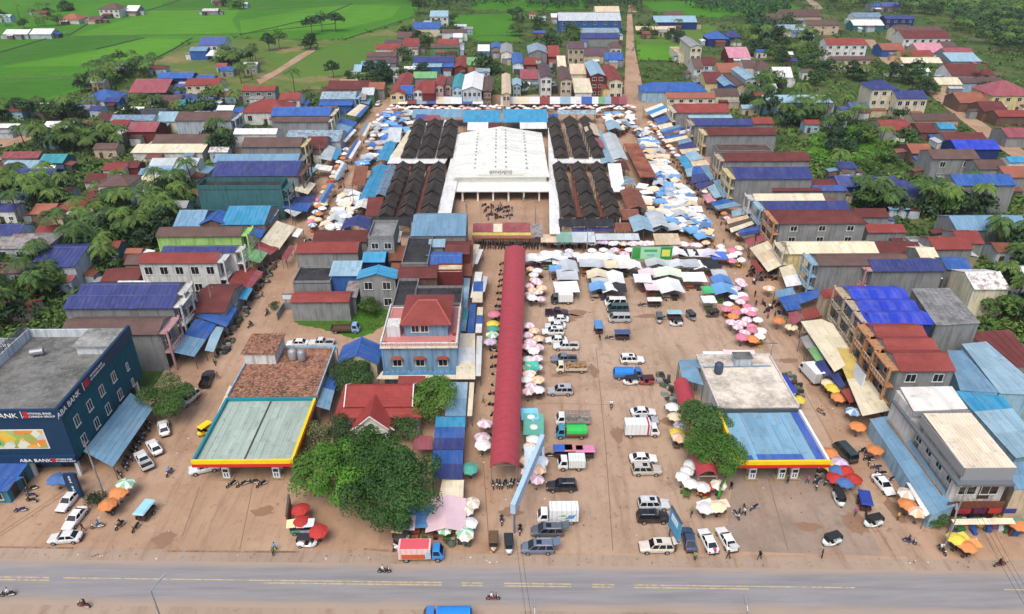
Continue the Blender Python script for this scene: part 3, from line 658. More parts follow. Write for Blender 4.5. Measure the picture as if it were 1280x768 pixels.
# xl xr (eave ends) yf (front eave row) yb (ridge or back row) eave height, kind, roof, wall, options | description
H_TABLE = '''
72 98 25 17 3 hip oR wh -|orange roofed farmhouse with white walls out in the paddy fields
3 34 43 37 3 gx wh lg -|low white roofed shed farthest out at the field edge
36 63 43 36 3 gx wh lg -|low white roofed shed beside the orange farmhouse
110 126 25 20 2.6 gx br br -|small brown shed between two farmhouses in the paddies
122 148 12 4 6 hip br wh w4|white two-storey farmhouse with brown hip roof in the paddies
155 171 14 7 3.5 gx wh gy -|small white roofed shed beside the white two-storey farmhouse
252 272 14 11 3 gx wh gy -|long white shed at the far tree clump in the fields
247 279 57 46.5 7 gx bl wh w4|blue roofed white warehouse with arched windows at the field edge
236 258 64 59 5 gx sb bl -|bright blue walled annex of the warehouse at the field edge
257 283 70 63 3.4 shed wh gn o|white lean-to shed in front of the blue roofed warehouse
160 207 116 99 4 gx rp gy o|long red roofed open shed beside palms near the paddies
196 240 98 91 5 gx bl db -|long blue house with dark blue walls below the field warehouse
242 267 99 94 4 gx bl gy -|small blue roofed house right of the dark blue house
230 273 107 98 5.5 gx r cr w4|cream house with red tiled roof and four windows near paddies
215 231 111 105 4 gx bl bl -|small blue walled house left of the cream four-window house
301 343 114 107.5 6 gx r gy w3|red roofed grey house on the field side
348 374 125 116 6 gx r wh w2|white house with red roof beside a tall palm
100 143 126 112 3.5 hip bl wh -|blue hip roofed house with white walls near the paddies
129 148 128 122 3.5 gx nb bl -|small dark blue roofed house with blue walls near the paddies
27 57 137 129 3 gx lg lg -|pale grey roofed house at the paddy edge
86 98 138 132 3 gx sb gy -|tiny blue roofed hut among bushes at the paddy edge
52 91 161 152 3.5 gx wh gn -|white roofed house with green walls beside bare ground
-8 22 160 155 3.5 gx wh gy -|white roofed house cut by the photo's edge beside bare ground
188 224 128 119 4 gx br gy -|brown roofed house behind the cyan roofed shop
215 246 125 118 4 gx nb bl -|purple-blue roofed house in the blue cluster
221 240 132 125 3.5 gx te te -|small cyan roofed house in the blue cluster
243 264 130 122 4 gx bl bl -|blue roofed house at the end of the blue cluster
149 162 141 134 3 gx wh rd -|small white roofed house above the red house row
164 177 141 134 3 gx wh rd -|small white roofed house next to dark roof
170 205 144 136 4 gx dk gy -|dark grey roofed house above the long pale blue roof
137 191 151 144 5.5 gx sb cr -|long pale blue roofed house with cream walls
193 219 152 140 4.5 gx lb cr -|pale cyan roofed house next to the long pale blue roof
101 124 161 151 4 gx rp rd -|red roofed house with dark red walls at the row's left end
118 139 152 142 4.5 gx dr wh -|dark red tiled house behind the red house row
136 158 159 150 5 gx r wh w2|white house with red tiled roof between dark red houses
157 194 165 153 4.5 gx rp rd -|wide red roofed house with dark red walls
218 288 151 140 8 gx br lg fE|long grey shophouse with dark brown roof among palms
189 258 180 168 4 gx br wh -|brown roofed house above the wide cream lean-to
163 253 191 180 3.2 shed cr wh -|wide cream lean-to shed below brown roof
270 291 138 132 3.5 gx wh gy -|white roofed house left of the red hip roof
288 302 141 134 3 shed bl gy o|blue awning shed beside the white roofed house
300 360 141 124 5 hip r wh w3|big red hip roofed house with white walls
291 345 168 161 6.5 gx wh wh -|long white roofed house behind the brown shophouse
301 375 184 172 8 gx br gy fE,cyl|grey shophouse with dark brown roof and balconies on the left street
338 412 145 134 8.5 gx bl gy fE,ccr|blue roofed grey shophouse with balconies at the far left street
341 410 152.5 146 8 shed br gy fE,ccr|brown roofed grey shophouse just below the blue roofed one
355 425 177 163 4.5 gx lb lg k.25|wide pale blue gabled roof shop beside left street
381 407 186 171 4.5 gx dr gy -|dark red roofed house behind the pale blue gabled roof
266 372 203 193 8 gx sb gy fE|light blue roofed grey shophouse above the navy roofed one
264 371 220.5 201.5 8 gx nb gy fE,cbr|navy roofed grey shophouse with open street front
247 352 238 228 9 flat dk te p1.4,fE,cte|flat roofed dark teal shophouse with white parapet
537 560 21 13.5 7 gx lb wh w3|pale blue roofed white house farthest out beyond the market
515 550 36 28 5 gx bl cr -|blue roofed cream house near the far fields
528 552 33 26 3 shed lb bl -|light blue lean-to shed beside the far white house
552 584 41 37 5 gx br wh -|brown roofed white house near the far fields
566 578 47 42 3 gx wh wh -|small white roofed house front of brown roofed house
496 530 48 40 4 gx br gy -|brownish red roofed long house near the far fields
503 523 58 48 4.5 gx r wh -|red tiled house beside round tree behind the market
469 500 62 55 4 gx r wh -|red roofed white house at the field edge behind market
480 505 56 50 4 gx pr wh -|purple roofed house behind the red roofed white one
458 495 71 65 3.5 gx br gy u|brown rusty roofed shed at the field edge
457 495 79 72 3.5 gx pr gy u|purple-brown rusty roofed shed at the field edge
450 482 84 77 4 gx sb lb -|pale blue roofed house with blue walls at the field edge
441 451 90 81 3.5 gx lb te -|small teal house at the field edge corner
538 574 60 55 4.5 gx br gn -|brown roofed house with green walls behind the market
547 573 55 49 4 gx r wh -|red and white house behind green walled house
516 567 78 71 5.5 gx nb lb -|purple-blue roofed long warehouse behind the market row
515 552 84 79 4 shed lb bl -|pale cyan lean-to shed below the purple-blue warehouse
553 567 84 79 4 shed bl bl -|short blue lean-to shed below the purple-blue warehouse
567 583 85 69 4.5 gy r rd -|bright red roofed house beside the purple-blue warehouse
583 600 82 72 4 gx gn oR_ -|green roofed house beside the bright red roof
597 612 64 56 4.5 gx wh sb -|white roofed blue house in the far row
613 627 61 52 5 gy bl gy -|blue gabled small house in the far row
625 641 67 53 5 gy gr cr -|grey gabled house in the far row
408 462 112 101 5 gx dr gy k.3|dark red tiled long house above the left street's end
460 480 112 103 5 gx oR gy -|orange roofed house at the left street's end
424 446 106 100 5.5 gx be cr -|cream roofed house above the dark red long house
400 444 124 115 5.5 gx lb lb fE|pale blue roofed shophouse at the left street's end
398 440 132 124.5 4 shed bl bl -|blue lean-to shop roof below the pale blue shophouse
451 467 119 110 5 gx lg gn -|pale green-grey roofed house at the left street's end
444 457 125 118 4.5 gx gr gy -|small grey roofed house at the left street's end
486 507 118 90 6.5 gy r yl w2|long red roofed house, first in the row facing the market's rear
499 516 118 107 6 gx bl bl w2|blue shophouse in the row facing the market's rear
515 529 114 101 7 gy r wh w2|narrow red gabled shophouse next to the blue one
527 543 117 101 6.5 gx r rd -|red roofed wide shophouse in the rear row
542 555 108 94 8 gy r pk w2|tall red gabled shophouse with pink front in the rear row
554 565 107 95 7 gy br pk w1|brown gabled shophouse with pink front in the rear row
516 546 98 90 6 gx gn gy -|green roofed house behind the red rear row shophouses
564 579 112 91 7 gy te lb w2,k.5|teal barrel roofed shophouse beside the white gabled hall
577 603 113 89 8 gy wh lg w4|wide white gabled hall facing the market's rear
603 615 115 94 7 gy br br w2|dark brown gabled shophouse right of the white hall
627 639 118 91 8 gy be tn w2|orange-beige gabled shophouse beside the gap in the rear row
640 652 107 97 6 gy lb lb w2|small pale blue gabled shophouse in the rear row
650 674 99 87 5 gx rp gy -|pinkish red roofed house in the rear row
675 691 98 78 10 gy pr wh w2|tall white shophouse with purple gabled roof
700 716 101 82 9.5 gy br tn w2|tall tan shophouse with brown gabled roof
713 738 93 80 6 gx be cr -|beige roofed house between two tall rear row shophouses
738 757 95 75 9.5 gy lb rd w2|dark red shophouse with pale blue gabled roof
761 780 102 80 8.5 gy r cr w2|cream shophouse with red gabled roof at the rear lane
718 741 116 98 4.5 shed cr wh -|cream sloping shop roof in the rear row
753 763 112 98 5 gy r yl -|small red roofed shop squeezed in the rear row
660 685 67 53 6 gy lb gy -|wide pale blue gabled house in the second rear row
685 700 71 57 5 gx r rd -|red roofed house in the second rear row
710 731 61 52 8 gx pr tn w3|tall tan house with purple roof in the second rear row
730 763 70 60 5 gx pr tn -|purple-brown roofed long house in the second rear row
763 778 60 52 5 hip br wh w2|white house with brown hip roof by the rear lane
756 780 75 66 4 gx bl gy -|bright blue roofed house by the rear lane
655 670 81 72 4.5 gx r rd -|dark red roofed house in the second rear row
640 655 81 65 4.5 gy bl wh -|deep blue gabled house in the second rear row
697 708 84 70 4 gx cr tn -|cream roofed narrow house in the second rear row
698 777 26 16 7.5 gx lg bl w6|long pale roofed school with blue walls beyond the town
727 774 48 42 5 gx nb gy -|navy roofed school block in front of the blue school
726 775 41 35 4.5 shed lb lb -|pale blue lean-to shed along the blue school
744 775 15 8 6 gx be wh -|beige roofed school block behind the blue school
689 702 22 17 4 gx wh gy -|small white roofed shed left of the blue school
818 872 28 20 5 gx lb db -|pale blue roofed warehouse with dark blue walls
830 856 20 14 5.5 gx br gy -|brown roofed warehouse behind the pale blue one
795 846 38 33 3 gx be cr o|long beige roofed open shed beside the far lane
863 879 59 45 11 gy gr cr w2|slender cream tower house with pale gabled roof
849 864 70 59 4 flat be cr -|flat roofed cream annex of the slender tower house
885 912 49 39 4.5 hip bl db -|blue hip roofed house beyond the tower house
911 928 47 38 4.5 hip nb db -|dark blue hip roofed house beyond the tower house
911 939 72.5 59 4 gx pk rd -|pink roofed house with dark red walls
868 880 86 73 6 gx br wh w1|white house with brown roof near the tower house
879 898 82 72 6 gx dr wh w2|white gabled house with dark red roof near the tower house
899 928 91 79 5 gx oR tn -|orange tiled house right of the big blue hall
882 905 104 90 5 gx dr yl -|dark red roofed house above the big blue hall
905 920 108 89 6 gy sb bl -|blue gabled house among brown roofs
921 935 108 91 6 gy br tn -|brown gabled house among palms right of blue gable
932 949 100 83 7.5 gy lb lg w2|tall pale blue gabled house above the right street
930 948 85 75 5 gx br wh -|brown roofed house behind the pale blue gabled one
946 968 88 76 5 hip br wh -|brown hip roofed white house near the market's right
802 885 115 103 5 hip bl lb k.45|big blue hip roofed market hall at the right street's end
834 895 123 116 5.5 gx oR cr w5|long brown-orange roofed school like house by the blue hall
895 925 120 111 5 gx br cr -|brown roofed house right of the long orange one
846 913 141 130 7 gx r gy fW,ccr|long red roofed shophouse on the right street
861 916 147.5 141.5 5.5 shed lb lg -|pale cyan roofed shop wing below the red roof
869 942 157 149 8 gx nb gy fW,ctn|navy roofed shophouse on the upper right street
942 968 155 147 6 gx r gy -|short red roofed house behind the navy shophouse
885 972 169 160 8 gx dr gy fW,cyl|dark red roofed grey shophouse on the right street
906 1014 201.5 191 8.5 gx dr gy fW,ctn|brown-red roofed shophouse on the right street among blue awnings
898 966 190 181.5 7.5 flat br gy p.4|flat brown roofed shophouse between two dark red roofs on the right street
920 1017 224 209 9 gx nb gy fW,cyl|navy roofed grey shophouse with cream front on the right street
944 1032 251 242.5 7.5 gx cr wh fW,cwh|cream roofed narrow shophouse on the right street
958 1064 264 251.5 8 gx nb gy fW,clb|deep blue roofed shophouse with turquoise front
966 1028 239 235 7 shed dr gy -|dark red strip of roof above the cream roofed shophouse
974 1086 280 263 9 hip dr gy fW,cor_,w3|big dark red tiled shophouse with unfinished grey wall
987 1100 317.5 303 6 gx cr yl fW,ccr|long cream roofed yellow shophouse on the right street
1017 1060 239 232 5 gx bl gy -|blue roofed house behind the right street shophouses
1050 1073 211 202 4 shed nb gy -|navy lean-to roof shed by the overgrown lot
1017 1047 232 224 4 gx dr gy -|small dark red roofed house behind the navy shophouse
1072 1126 232 221 5 gx nb db -|long blue roofed house beside the overgrown lot
1122 1160 245 225 5 hip nb gy w2|blue hip roofed grey house beside palms
1049 1080 234 220 4 gx bl bl -|bright blue small house left of the long blue roof
1072 1113 272 261 5 gx dr gy -|dark red roofed house left of the palm garden
1085 1134 291 281 5 gx r gy -|red roofed grey house behind the cream shophouse
1112 1138 262 259 3 shed sb lg -|pale blue tarp shed beside palms
1099 1155 317 303 4 gx dr tn -|dark red roofed house behind the cream roofed shophouse
1168 1218 312 297 5.5 gx r gy -|red tiled house with blue side on the right
1200 1232 305 289 5 gx r gy -|red roofed house right behind red tiled one
1167 1195 233 225 5 gx rb db -|royal blue house beside the tall grey wall
1196 1272 232 218 9 gx bl gy fW|tall grey house with blue roof among palms
1196 1290 288 270 5 gx sb gy -|wide sky blue roofed warehouse at the far right
1166 1226 199 187 8 gx br gy w2|concrete house with brown roof on the right
1224 1262 212 200 7 gx br gy -|brown roofed concrete house right of the concrete one
1258 1300 222 208 6 gx oR gy -|orange roofed house at the far right
1262 1300 203 196 6 gx cy wh -|cyan roofed white house at the far right
1024 1140 332 318.5 9 gx br gy fW,clb|grey-brown roofed shophouse with white and blue front
1092 1182 339.5 324.5 8.5 gx nb gy fW,cpk|navy roofed shophouse with red trimmed front
1184 1216 337 323 6 gx bl gy -|bright blue roofed house behind the navy shophouse
1152 1176 325 310 6 gx cr gy -|small cream gabled house below red roofs
1262 1300 348 334 5 gx wh gn -|white roofed green house at the far right
1218 1264 362 340 7 gx wh cr -|pale yellow house with white and blue roof
1150 1195 318 300 4 flat wh gy p1|roofless grey walled yard with white floor on the right
978 1028 21 12 5 gx br tn -|brown roofed house group's largest at the far road
1010 1050 32 25 6 gx br tn w3|beige house with brown roof near the far road
974 1010 38 31 4 gx lb wh -|pale blue roofed white house near the far road
960 982 25 17 4 gx br gy -|brown roofed house at the far road's bend
1090 1103 8 2.5 4 gx bl gy -|small blue roofed house farthest right beyond palms
1103 1127 8.5 3 4 gx bl gy -|blue roofed house farthest away beyond palms
1068 1104 22 16 5 gx sb wh -|sky blue roofed house beyond the school
1067 1106 32 25 4 gx wh te -|long white roofed shed with teal walls
1107 1144 24 19.5 6.5 gx nb db w4|blue roofed school with dark blue walls
1130 1190 48 38 7 gx dr wh w6|long white school with dark red roof near the far road
1120 1180 40 33 6 gx br cr -|long brown roofed school wing behind the dark red one
1103 1132 63 54 4 gx oR bl -|blue walled house with orange gabled roof
1149 1184 66 54 4 gx pk tn -|pinkish roofed house below the white school
1128 1168 70 63 4 gx r yl -|red roofed yellow house below the white school
1129 1179 79 72 3 gx cr tn o|long cream roofed open shed below the white school
1180 1200 62 52 4 gx br bl -|brown roofed house by the palm grove
1189 1228 77 66 4 gx lb gy k.25|pale blue roofed house by the palm grove
1186 1222 72 60 4.5 gx rp gy -|faded red roofed house by the palm grove
1190 1245 95 80 5 gx dr wh -|big dark red roofed house with white gable
1173 1204 106 97 4 gx cr tn -|cream roofed house left of the brown and blue one
1204 1258 104 97 4.5 gx br lb -|brown roofed house with pale blue walls
1240 1300 120 101 7 hip rp yl w4|big red roofed pavilion with balcony at the far right
1200 1246 129 116 4 gx oR br -|rusty orange roofed house below the brown and blue one
1230 1262 140 127 4 gx dr br -|dark red roofed house below the big red pavilion
1248 1300 146 138 4 gx r br -|red roofed house at the far right edge
1034 1085 56 48 9.5 gx r wh w5|three-storey white school with red roof and balconies
1040 1096 75 70.5 6 gx br tn w6|brown roofed beige school wing in front of the balconies
968 992 97 84 5 gx wh wh k.6|white domed roof hall among dense trees
955 1045 128.5 119 5 gx lb lb w6|long pale blue warehouse at the trees' edge
1090 1125 112 100 11 hip nb cr w3|cream three-storey villa with navy hip roof
1122 1161 123.5 113 8.5 gx nb cr w4|lower cream villa wing with navy roof
1064 1088 136 128 4 gx bl gy -|blue roofed shed left of the cream villa
1143 1200 151 142 5 gx br tn -|brown roofed house right of the cream villa
1105 1143 163 150 4 gx r gy k.25|red roofed house below the cream villa
1150 1196 166 154 3.5 gx dr br -|dark red roofed house below the brown one
1175 1196 161.5 154 5 gx cy gy -|small cyan roofed house on the right
1182 1235 175 166 4.5 gx dr gy -|dark red roofed long house above the blue one
1196 1252 187 175 4.5 gx rb db -|royal blue long house on the right
1140 1168 192 180 4 gx oR br u|rusty red roofed shed beside the teal tarp
1260 1300 172 160 4 gx rp gy -|red roofed house at the right edge near the dirt path
0 47 198 190 4 gx rp gy -|red roofed house at the left edge by palms
47 78 204 193 4 gx te te -|cyan roofed house at the left by palms
1 42 213 201 4 gx lb lg -|pale blue roofed house left of the navy one
38 64 217 207 3.5 gx wh lg -|small white roofed house behind the navy one
10 62 226 211 4 gx nb db -|navy roofed house with dark blue walls among palms
-12 13 218 208 4 gx r wh -|red roofed house cut by the left edge
127 155 213 204 5 gx r wh -|white house with bright red gable roof among palms
141 172 210 202 5 gx dr rd -|dark red roofed house behind the bright red one
119 161 233 219 7 hip br wh w4|white two-storey house with brown hip roof among palms
104 130 228 217 4.5 gx dr wh -|dark red roofed house left of the white two-storey house
94 122 254 239 3.5 hip dr br -|dark red tiled hip roofed house among palms
66 100 263 249 3.5 hip r br -|red tiled hip roofed house among palms
110 129 261 248 3.5 gx r tn -|small red tiled house among palms
37 65 268 255 3 gx oR br -|orange-red tiled hut among palms
153 176 261 247 3.5 hip bl gy o|blue tarpaulin pavilion among palms
186 246 207 198 5 gx lg wh -|grey-white roofed long house above the pale blue roofs
183 236 215 207.5 4.5 gx lb wh -|upper pale blue roofed long house
170 218 223 211 4 gx sb wh -|lower sky blue roofed long house
160 220 230 219 4 gx cr wh -|cream white roofed long house beside trees
216 252 283 263 5 gx sb gy -|sky blue roofed shop beside the lime green shophouse
248 282 281 262 5.5 gy bl br k.4|blue gabled shop with brown front wall
276 330 281 258 5.5 gx cy gy k.25|bright cyan roofed shop above the lime green shophouse
194 300 296 284.5 8.5 gx br li fE,cli|lime green shophouse with dark roof
201 293 316 308 9 gx nb wh fE,cwh|navy roofed white shophouse with tall frame front
172 270 329.5 316.5 8.5 gx r wh fE,cwh,w5|white shophouse with bright red roof
78 215 386 369 8.5 gx nb gy fE,cwh|lower deep blue roofed shophouse with concrete frame front
95 219 370 355.5 9.5 gx nb gy fE,cwh|upper deep blue roofed shophouse with concrete frame front
73 197 419 400 8.5 gx br gy fE,cpk|brown tiled grey shophouse behind the bank
-14 23 294 281 9 gx nb lg -|blue roofed top block of the grey villa
-14 56 311 293 7.5 hip gr lg w3|grey villa with hip roof at the left edge
35 92 334 309 6 gx nb lg k.2|navy flat-pitched wing of the grey villa
-10 29 342 329 6.5 gx br lg w2|grey house with brown roof below the villa
41 67 294 282 4 gx r wh -|small red roofed white house behind the grey villa
73 92 308 294 3.5 gx dr gy -|dark red roofed house beside the grey villa
125 147 312 302 4 gx r te -|red roofed hut beneath palms
155 176 317 311 3.5 gx oR bl -|orange roofed blue hut beneath palms
154 180 331 319 3.5 gx br gn -|brown roofed hut left of the white shophouse
125 172 352 337 3.5 gx dr br -|dark red roofed house above the deep blue shophouse
144 186 357 351 3.5 shed wh gy -|white lean-to roof shed above the deep blue shophouse
236 281 391 362 4.5 gx dr gy k.2|dark red roofed shop between the white and blue shophouses
390 458 303 289 5 gx dr gy -|dark red roofed long shop on the market's left corner
369 447 316.5 303.5 6.5 gx r gy -|bright red roofed grey shop on the left street corner
366 413 355 336 5.5 flat dk gy p.7|dark flat roofed grey house on the left street
411 449 345 326 7 shed lb bl -|pale blue roofed blue house behind the dark flat roof
452 481 328 316 7 gx cy db -|bright cyan roofed house with dark blue walls
445 496 349 331 8 gy cy gy w2,k.3|grey house with bright cyan gabled roof
362 436 378 368 5 gx r gy k.25|red roofed grey house with a white sign board
460 492 300 280 10 flat gr gy p1,w2|tall grey concrete house left of the spotted blue roof
485 510 326 307 6 shed rs br -|rusty orange roofed house in the centre block
502 535 332 299 8.5 flat dk gy p.7|dark flat roofed house in the centre block
513 582 295 269 9.5 gx sb gy k.2|spotted pale blue roofed house behind the motorbike row
555 587 318 307 8 gx dr rd k.15|dark red container on a roof in the centre block
535 556 309 299 8.5 shed lb gy -|small pale blue roofed loft shed in the centre block
531 577 331 319 8 gx bl gy k.2|flat blue roofed house in the centre block
496 546 348 336 8 gx dr br k.2|brown-red roofed house in the centre block
546 578 340 332 8 flat be rd p.5|red walled house with pale flat roof
490 517 386 352 7.5 flat dk gy p.7|narrow dark flat roofed house in the centre block
516 577 383 361 7.5 flat dk gy p.7|wide dark flat roofed house behind the blue and white villa
506 570 391 384 7.5 gx r gy -|red roof strip house behind the blue and white villa
458 486 316 303 6 shed gr gy u|grey patched tin roofed house below the tall concrete house
486 503 348 329 6.5 shed rs gy u|rusty tin roofed house right of the cyan gabled house
577 590 345 300 4.5 shed rs br u|rusty strip roofed shop at the upper end of the lane
430 446 372 351 4.5 shed gr gy u|patched tin shed left of the cyan gabled house
480 500 303 289 7 shed wh gy -|white tin shed between the concrete house and spotted roof
420 473 456 421 4.5 gy bl cr k.55|blue gabled house with cream front beside a tree
'''
for ln in H_TABLE.strip().splitlines():
 a, label = ln.split('|'); q = a.split()
 house(*[float(v) for v in q[:5]], q[5], q[6], {'oR_': 'or_'}.get(q[7], q[7]), '' if q[8] == '-' else q[8], label)
if 0:
 for h in HOUSES:
  if h[3] > 40 or h[2] < 3 or h[3] < 2.5: print('DIM', h)

# ================================================================ awnings over the shop fronts, street by street
ORD = ['first', 'second', 'third', 'fourth', 'fifth', 'sixth', 'seventh', 'eighth', 'ninth', 'tenth', 'eleventh', 'twelfth', 'thirteenth', 'fourteenth', 'fifteenth', 'sixteenth', 'seventeenth', 'eighteenth',
       'nineteenth', 'twentieth', 'twenty-first', 'twenty-second', 'twenty-third', 'twenty-fourth', 'twenty-fifth', 'twenty-sixth', 'twenty-seventh', 'twenty-eighth', 'twenty-ninth', 'thirtieth']
CN = dict(wh='white', cr='cream', bl='blue', lb='pale blue', sb='sky blue', cy='cyan', br='brown', r='red', rp='faded red', dr='dark red', gn='green', be='beige', nb='navy', rb='royal blue', gr='grey', te='teal',
          lg='pale grey', oR='orange', rs='rusty', db='dark blue', yl='yellow', pk='pink', mg='mint', dk='dark grey', bk='black')
def awnings(table, where, group, zin=3.6, zout=2.8):
 for i, ln in enumerate(table.strip().splitlines()):
  q = ln.split(); c = [float(v) for v in q[:8]]; rc = q[8]
  z = [float(v) for v in q[9].split(',')] if len(q) > 9 else [zin, zin, zout, zout]
  names = [CN[k] for k in rc.split('+')]
  nm = names[0] if len(names) == 1 else ' and '.join(list(dict.fromkeys(names))[:2]) + ' striped'
  quad([(c[0], c[1]), (c[2], c[3]), (c[4], c[5]), (c[6], c[7])], z, rc, None, nm + ' awning, ' + ORD[i] + ' ' + where, group)
awnings('''
243 446 215 440 244 399 271 405 sb+bl 3.2,4.2,4.2,3.0
267 440 256 438 267 408 280 409 lb 2.6,2.8,2.8,2.5
246 396 276 380 297 385 283 409 bl 4.2,4.2,3.2,3.2
276 375 283 353 303 357 295 383 lb+sb 3.8,3.8,3.2,3.2
304 358 316 361 308 375 297 373 cy 3.2,3,3,3.2
286 353 300 330 320 335 305 361 r 4.2,4.2,3.4,3.4
305 359 320 337 329 340 313 362 rp 3.4,3.4,2.8,2.8
312 310 335 316 325 329 300 323 gn 4.4,3.6,3.6,4.4
323 302 349 310 338 319 312 310 r+rp 4.2,3.4,3.4,4.2
346 276 369 284 349 312 326 302 cr 4.4,3.2,3.2,4.4
372 285 379 287 372 297 365 295 wh 3,2.8,2.8,3
332 257 349 262 326 298 309 293 wh+cy+br+bl 5,4.2,4.2,5
355 263 366 258 379 264 368 271 lg 3.8,3.8,3,3
364 247 395 244 384 265 352 260 nb+bl 4.2,3.2,3.2,4.2
375 224 395 230 385 243 367 238 cr 4.6,3.4,3.4,4.6
373 220 382 207 397 211 385 222 cr+lb 4.4,4.4,3.4,3.4
396 205 416 208 413 214 392 211 wh 3.4,3,3,3.4
398 198 410 181 420 185 414 201 lg 4.4,4.4,3.4,3.4
415 199 420 186 428 186 421 200 cy 3.2,3.2,2.8,2.8
427 146 447 153 434 166 415 160 bl+sb 4.4,3.2,3.2,4.4
433 143 450 130 462 133 450 147 cr+cr+bl 4.4,4.4,3.2,3.2
425 175 440 160 446 163 432 178 bl+wh 3.4,3.4,2.8,2.8
450 128 458 118 467 120 461 131 sb 4,4,3.2,3.2
398 250 412 228 418 231 405 254 sb+bl 3.4,3.4,2.8,2.8
416 222 428 202 434 205 423 225 wh+sb 3.4,3.4,2.8,2.8
432 196 446 174 452 177 439 199 bl+wh 3.4,3.4,2.8,2.8
450 168 459 152 465 154 456 171 sb+cr 3.4,3.4,2.8,2.8
352 322 362 306 368 309 358 326 rp 3.2,3.2,2.7,2.7
''', 'from the bank on left street', 'awnings along the left street')
awnings('''
805 137 827 129 837 138 816 147 wh+cy+wh
817 149 836 143 839 150 822 156 bl
821 157 838 153 842 158 825 162 cr
825 162 849 156 853 161 829 168 sb+bl
851 160 866 157 866 164 849 168 nb+wh
831 170 853 167 855 170 833 175 bl
829 175 864 168 864 172 832 179 cr
848 176 863 173 865 177 848 181 sb
848 181 866 177 871 184 849 187 nb
849 187 873 185 875 188 853 193 be
855 192 869 188 880 198 863 202 lb
863 202 882 200 888 206 866 208 be
847 197 856 194 867 209 857 212 cy
856 212 867 209 871 220 859 221 lb
866 209 875 208 887 225 863 230 bl+nb
875 208 885 207 893 224 888 225 sb
868 231 886 226 890 230 874 237 nb
884 234 893 230 902 246 893 248 lb
891 226 899 224 912 242 904 248 sb
878 244 888 242 893 251 884 254 pk
888 254 908 248 928 257 897 262 bl+sb
914 264 929 260 934 267 916 271 lb
908 275 934 269 943 280 914 291 be+br+cr
922 288 950 282 959 290 926 296 bl+nb
931 300 943 296 944 303 936 309 rp
945 296 953 293 956 301 947 304 rp
937 310 960 301 980 330 960 340 cr+be+cr
939 327 944 325 955 338 947 341 r
974 335 991 330 1002 356 983 359 cr+wh
''', 'from the top of right street', 'awnings along the upper right street', 3.6, 3.0)
awnings('''
968 364 991 359 1002 386 983 389 sb+bl+bl
994 368 1025 361 1029 370 1000 380 bl
985 391 997 389 1004 399 990 407 rp
1000 389 1025 383 1028 395 1008 400 r
1001 402 1027 399 1057 457 1043 465 cr 4.2,4.2,4.2,4.2
1000 422 1012 418 1021 434 1008 436 gr
1010 437 1023 432 1033 449 1020 452 gn
1019 454 1030 450 1041 468 1030 471 nb
1036 468 1048 466 1057 482 1050 485 nb
1051 488 1069 483 1078 499 1062 504 r
''', 'down from the cream shophouse', 'awnings along the lower right street', 3.4, 3.0)
awnings('''
588 345 578 347 589 305 600 306 cr+be+cr 3.4,3.6,3.6,3.4
597 330 588 330 596 311 604 312 wh 3,3.2,3.2,3
586 345 577 345 581 329 590 329 sb 3.6,4,4,3.6
584 385 573 384 577 347 588 348 sb+lb 3.6,4,4,3.6
598 372 588 372 594 340 603 340 wh 2.9,3.2,3.2,2.9
606 365 600 365 604 345 610 346 lg 2.7,2.9,2.9,2.7
603 378 590 378 592 352 604 352 cr+bl 2.9,3.3,3.3,2.9
582 414 571 414 574 386 586 386 sb+te 3.4,4,4,3.4
592 416 584 416 588 380 595 380 bl 3,3.3,3.3,3
602 416 594 416 597 384 604 384 wh+bl+cr 2.8,3,3,2.8
594 474 570 474 572 417 594 417 cr+wh+cr 3.4,4.4,4.4,3.4
601 470 594 470 596 420 603 420 wh 2.7,3,3,2.7
582 520 556 520 561 478 585 478 sb+lb 3.2,4,4,3.2
580 562 541 562 545 521 582 521 nb+bl+cy 3,4,4,3
578 600 540 597 541 563 579 562 nb+bl 2.9,3.8,3.8,2.9
590 520 584 520 587 478 593 478 cr 2.6,2.8,2.8,2.6
''', 'down the red roof lane', 'awnings along the lane beside the long red roof')

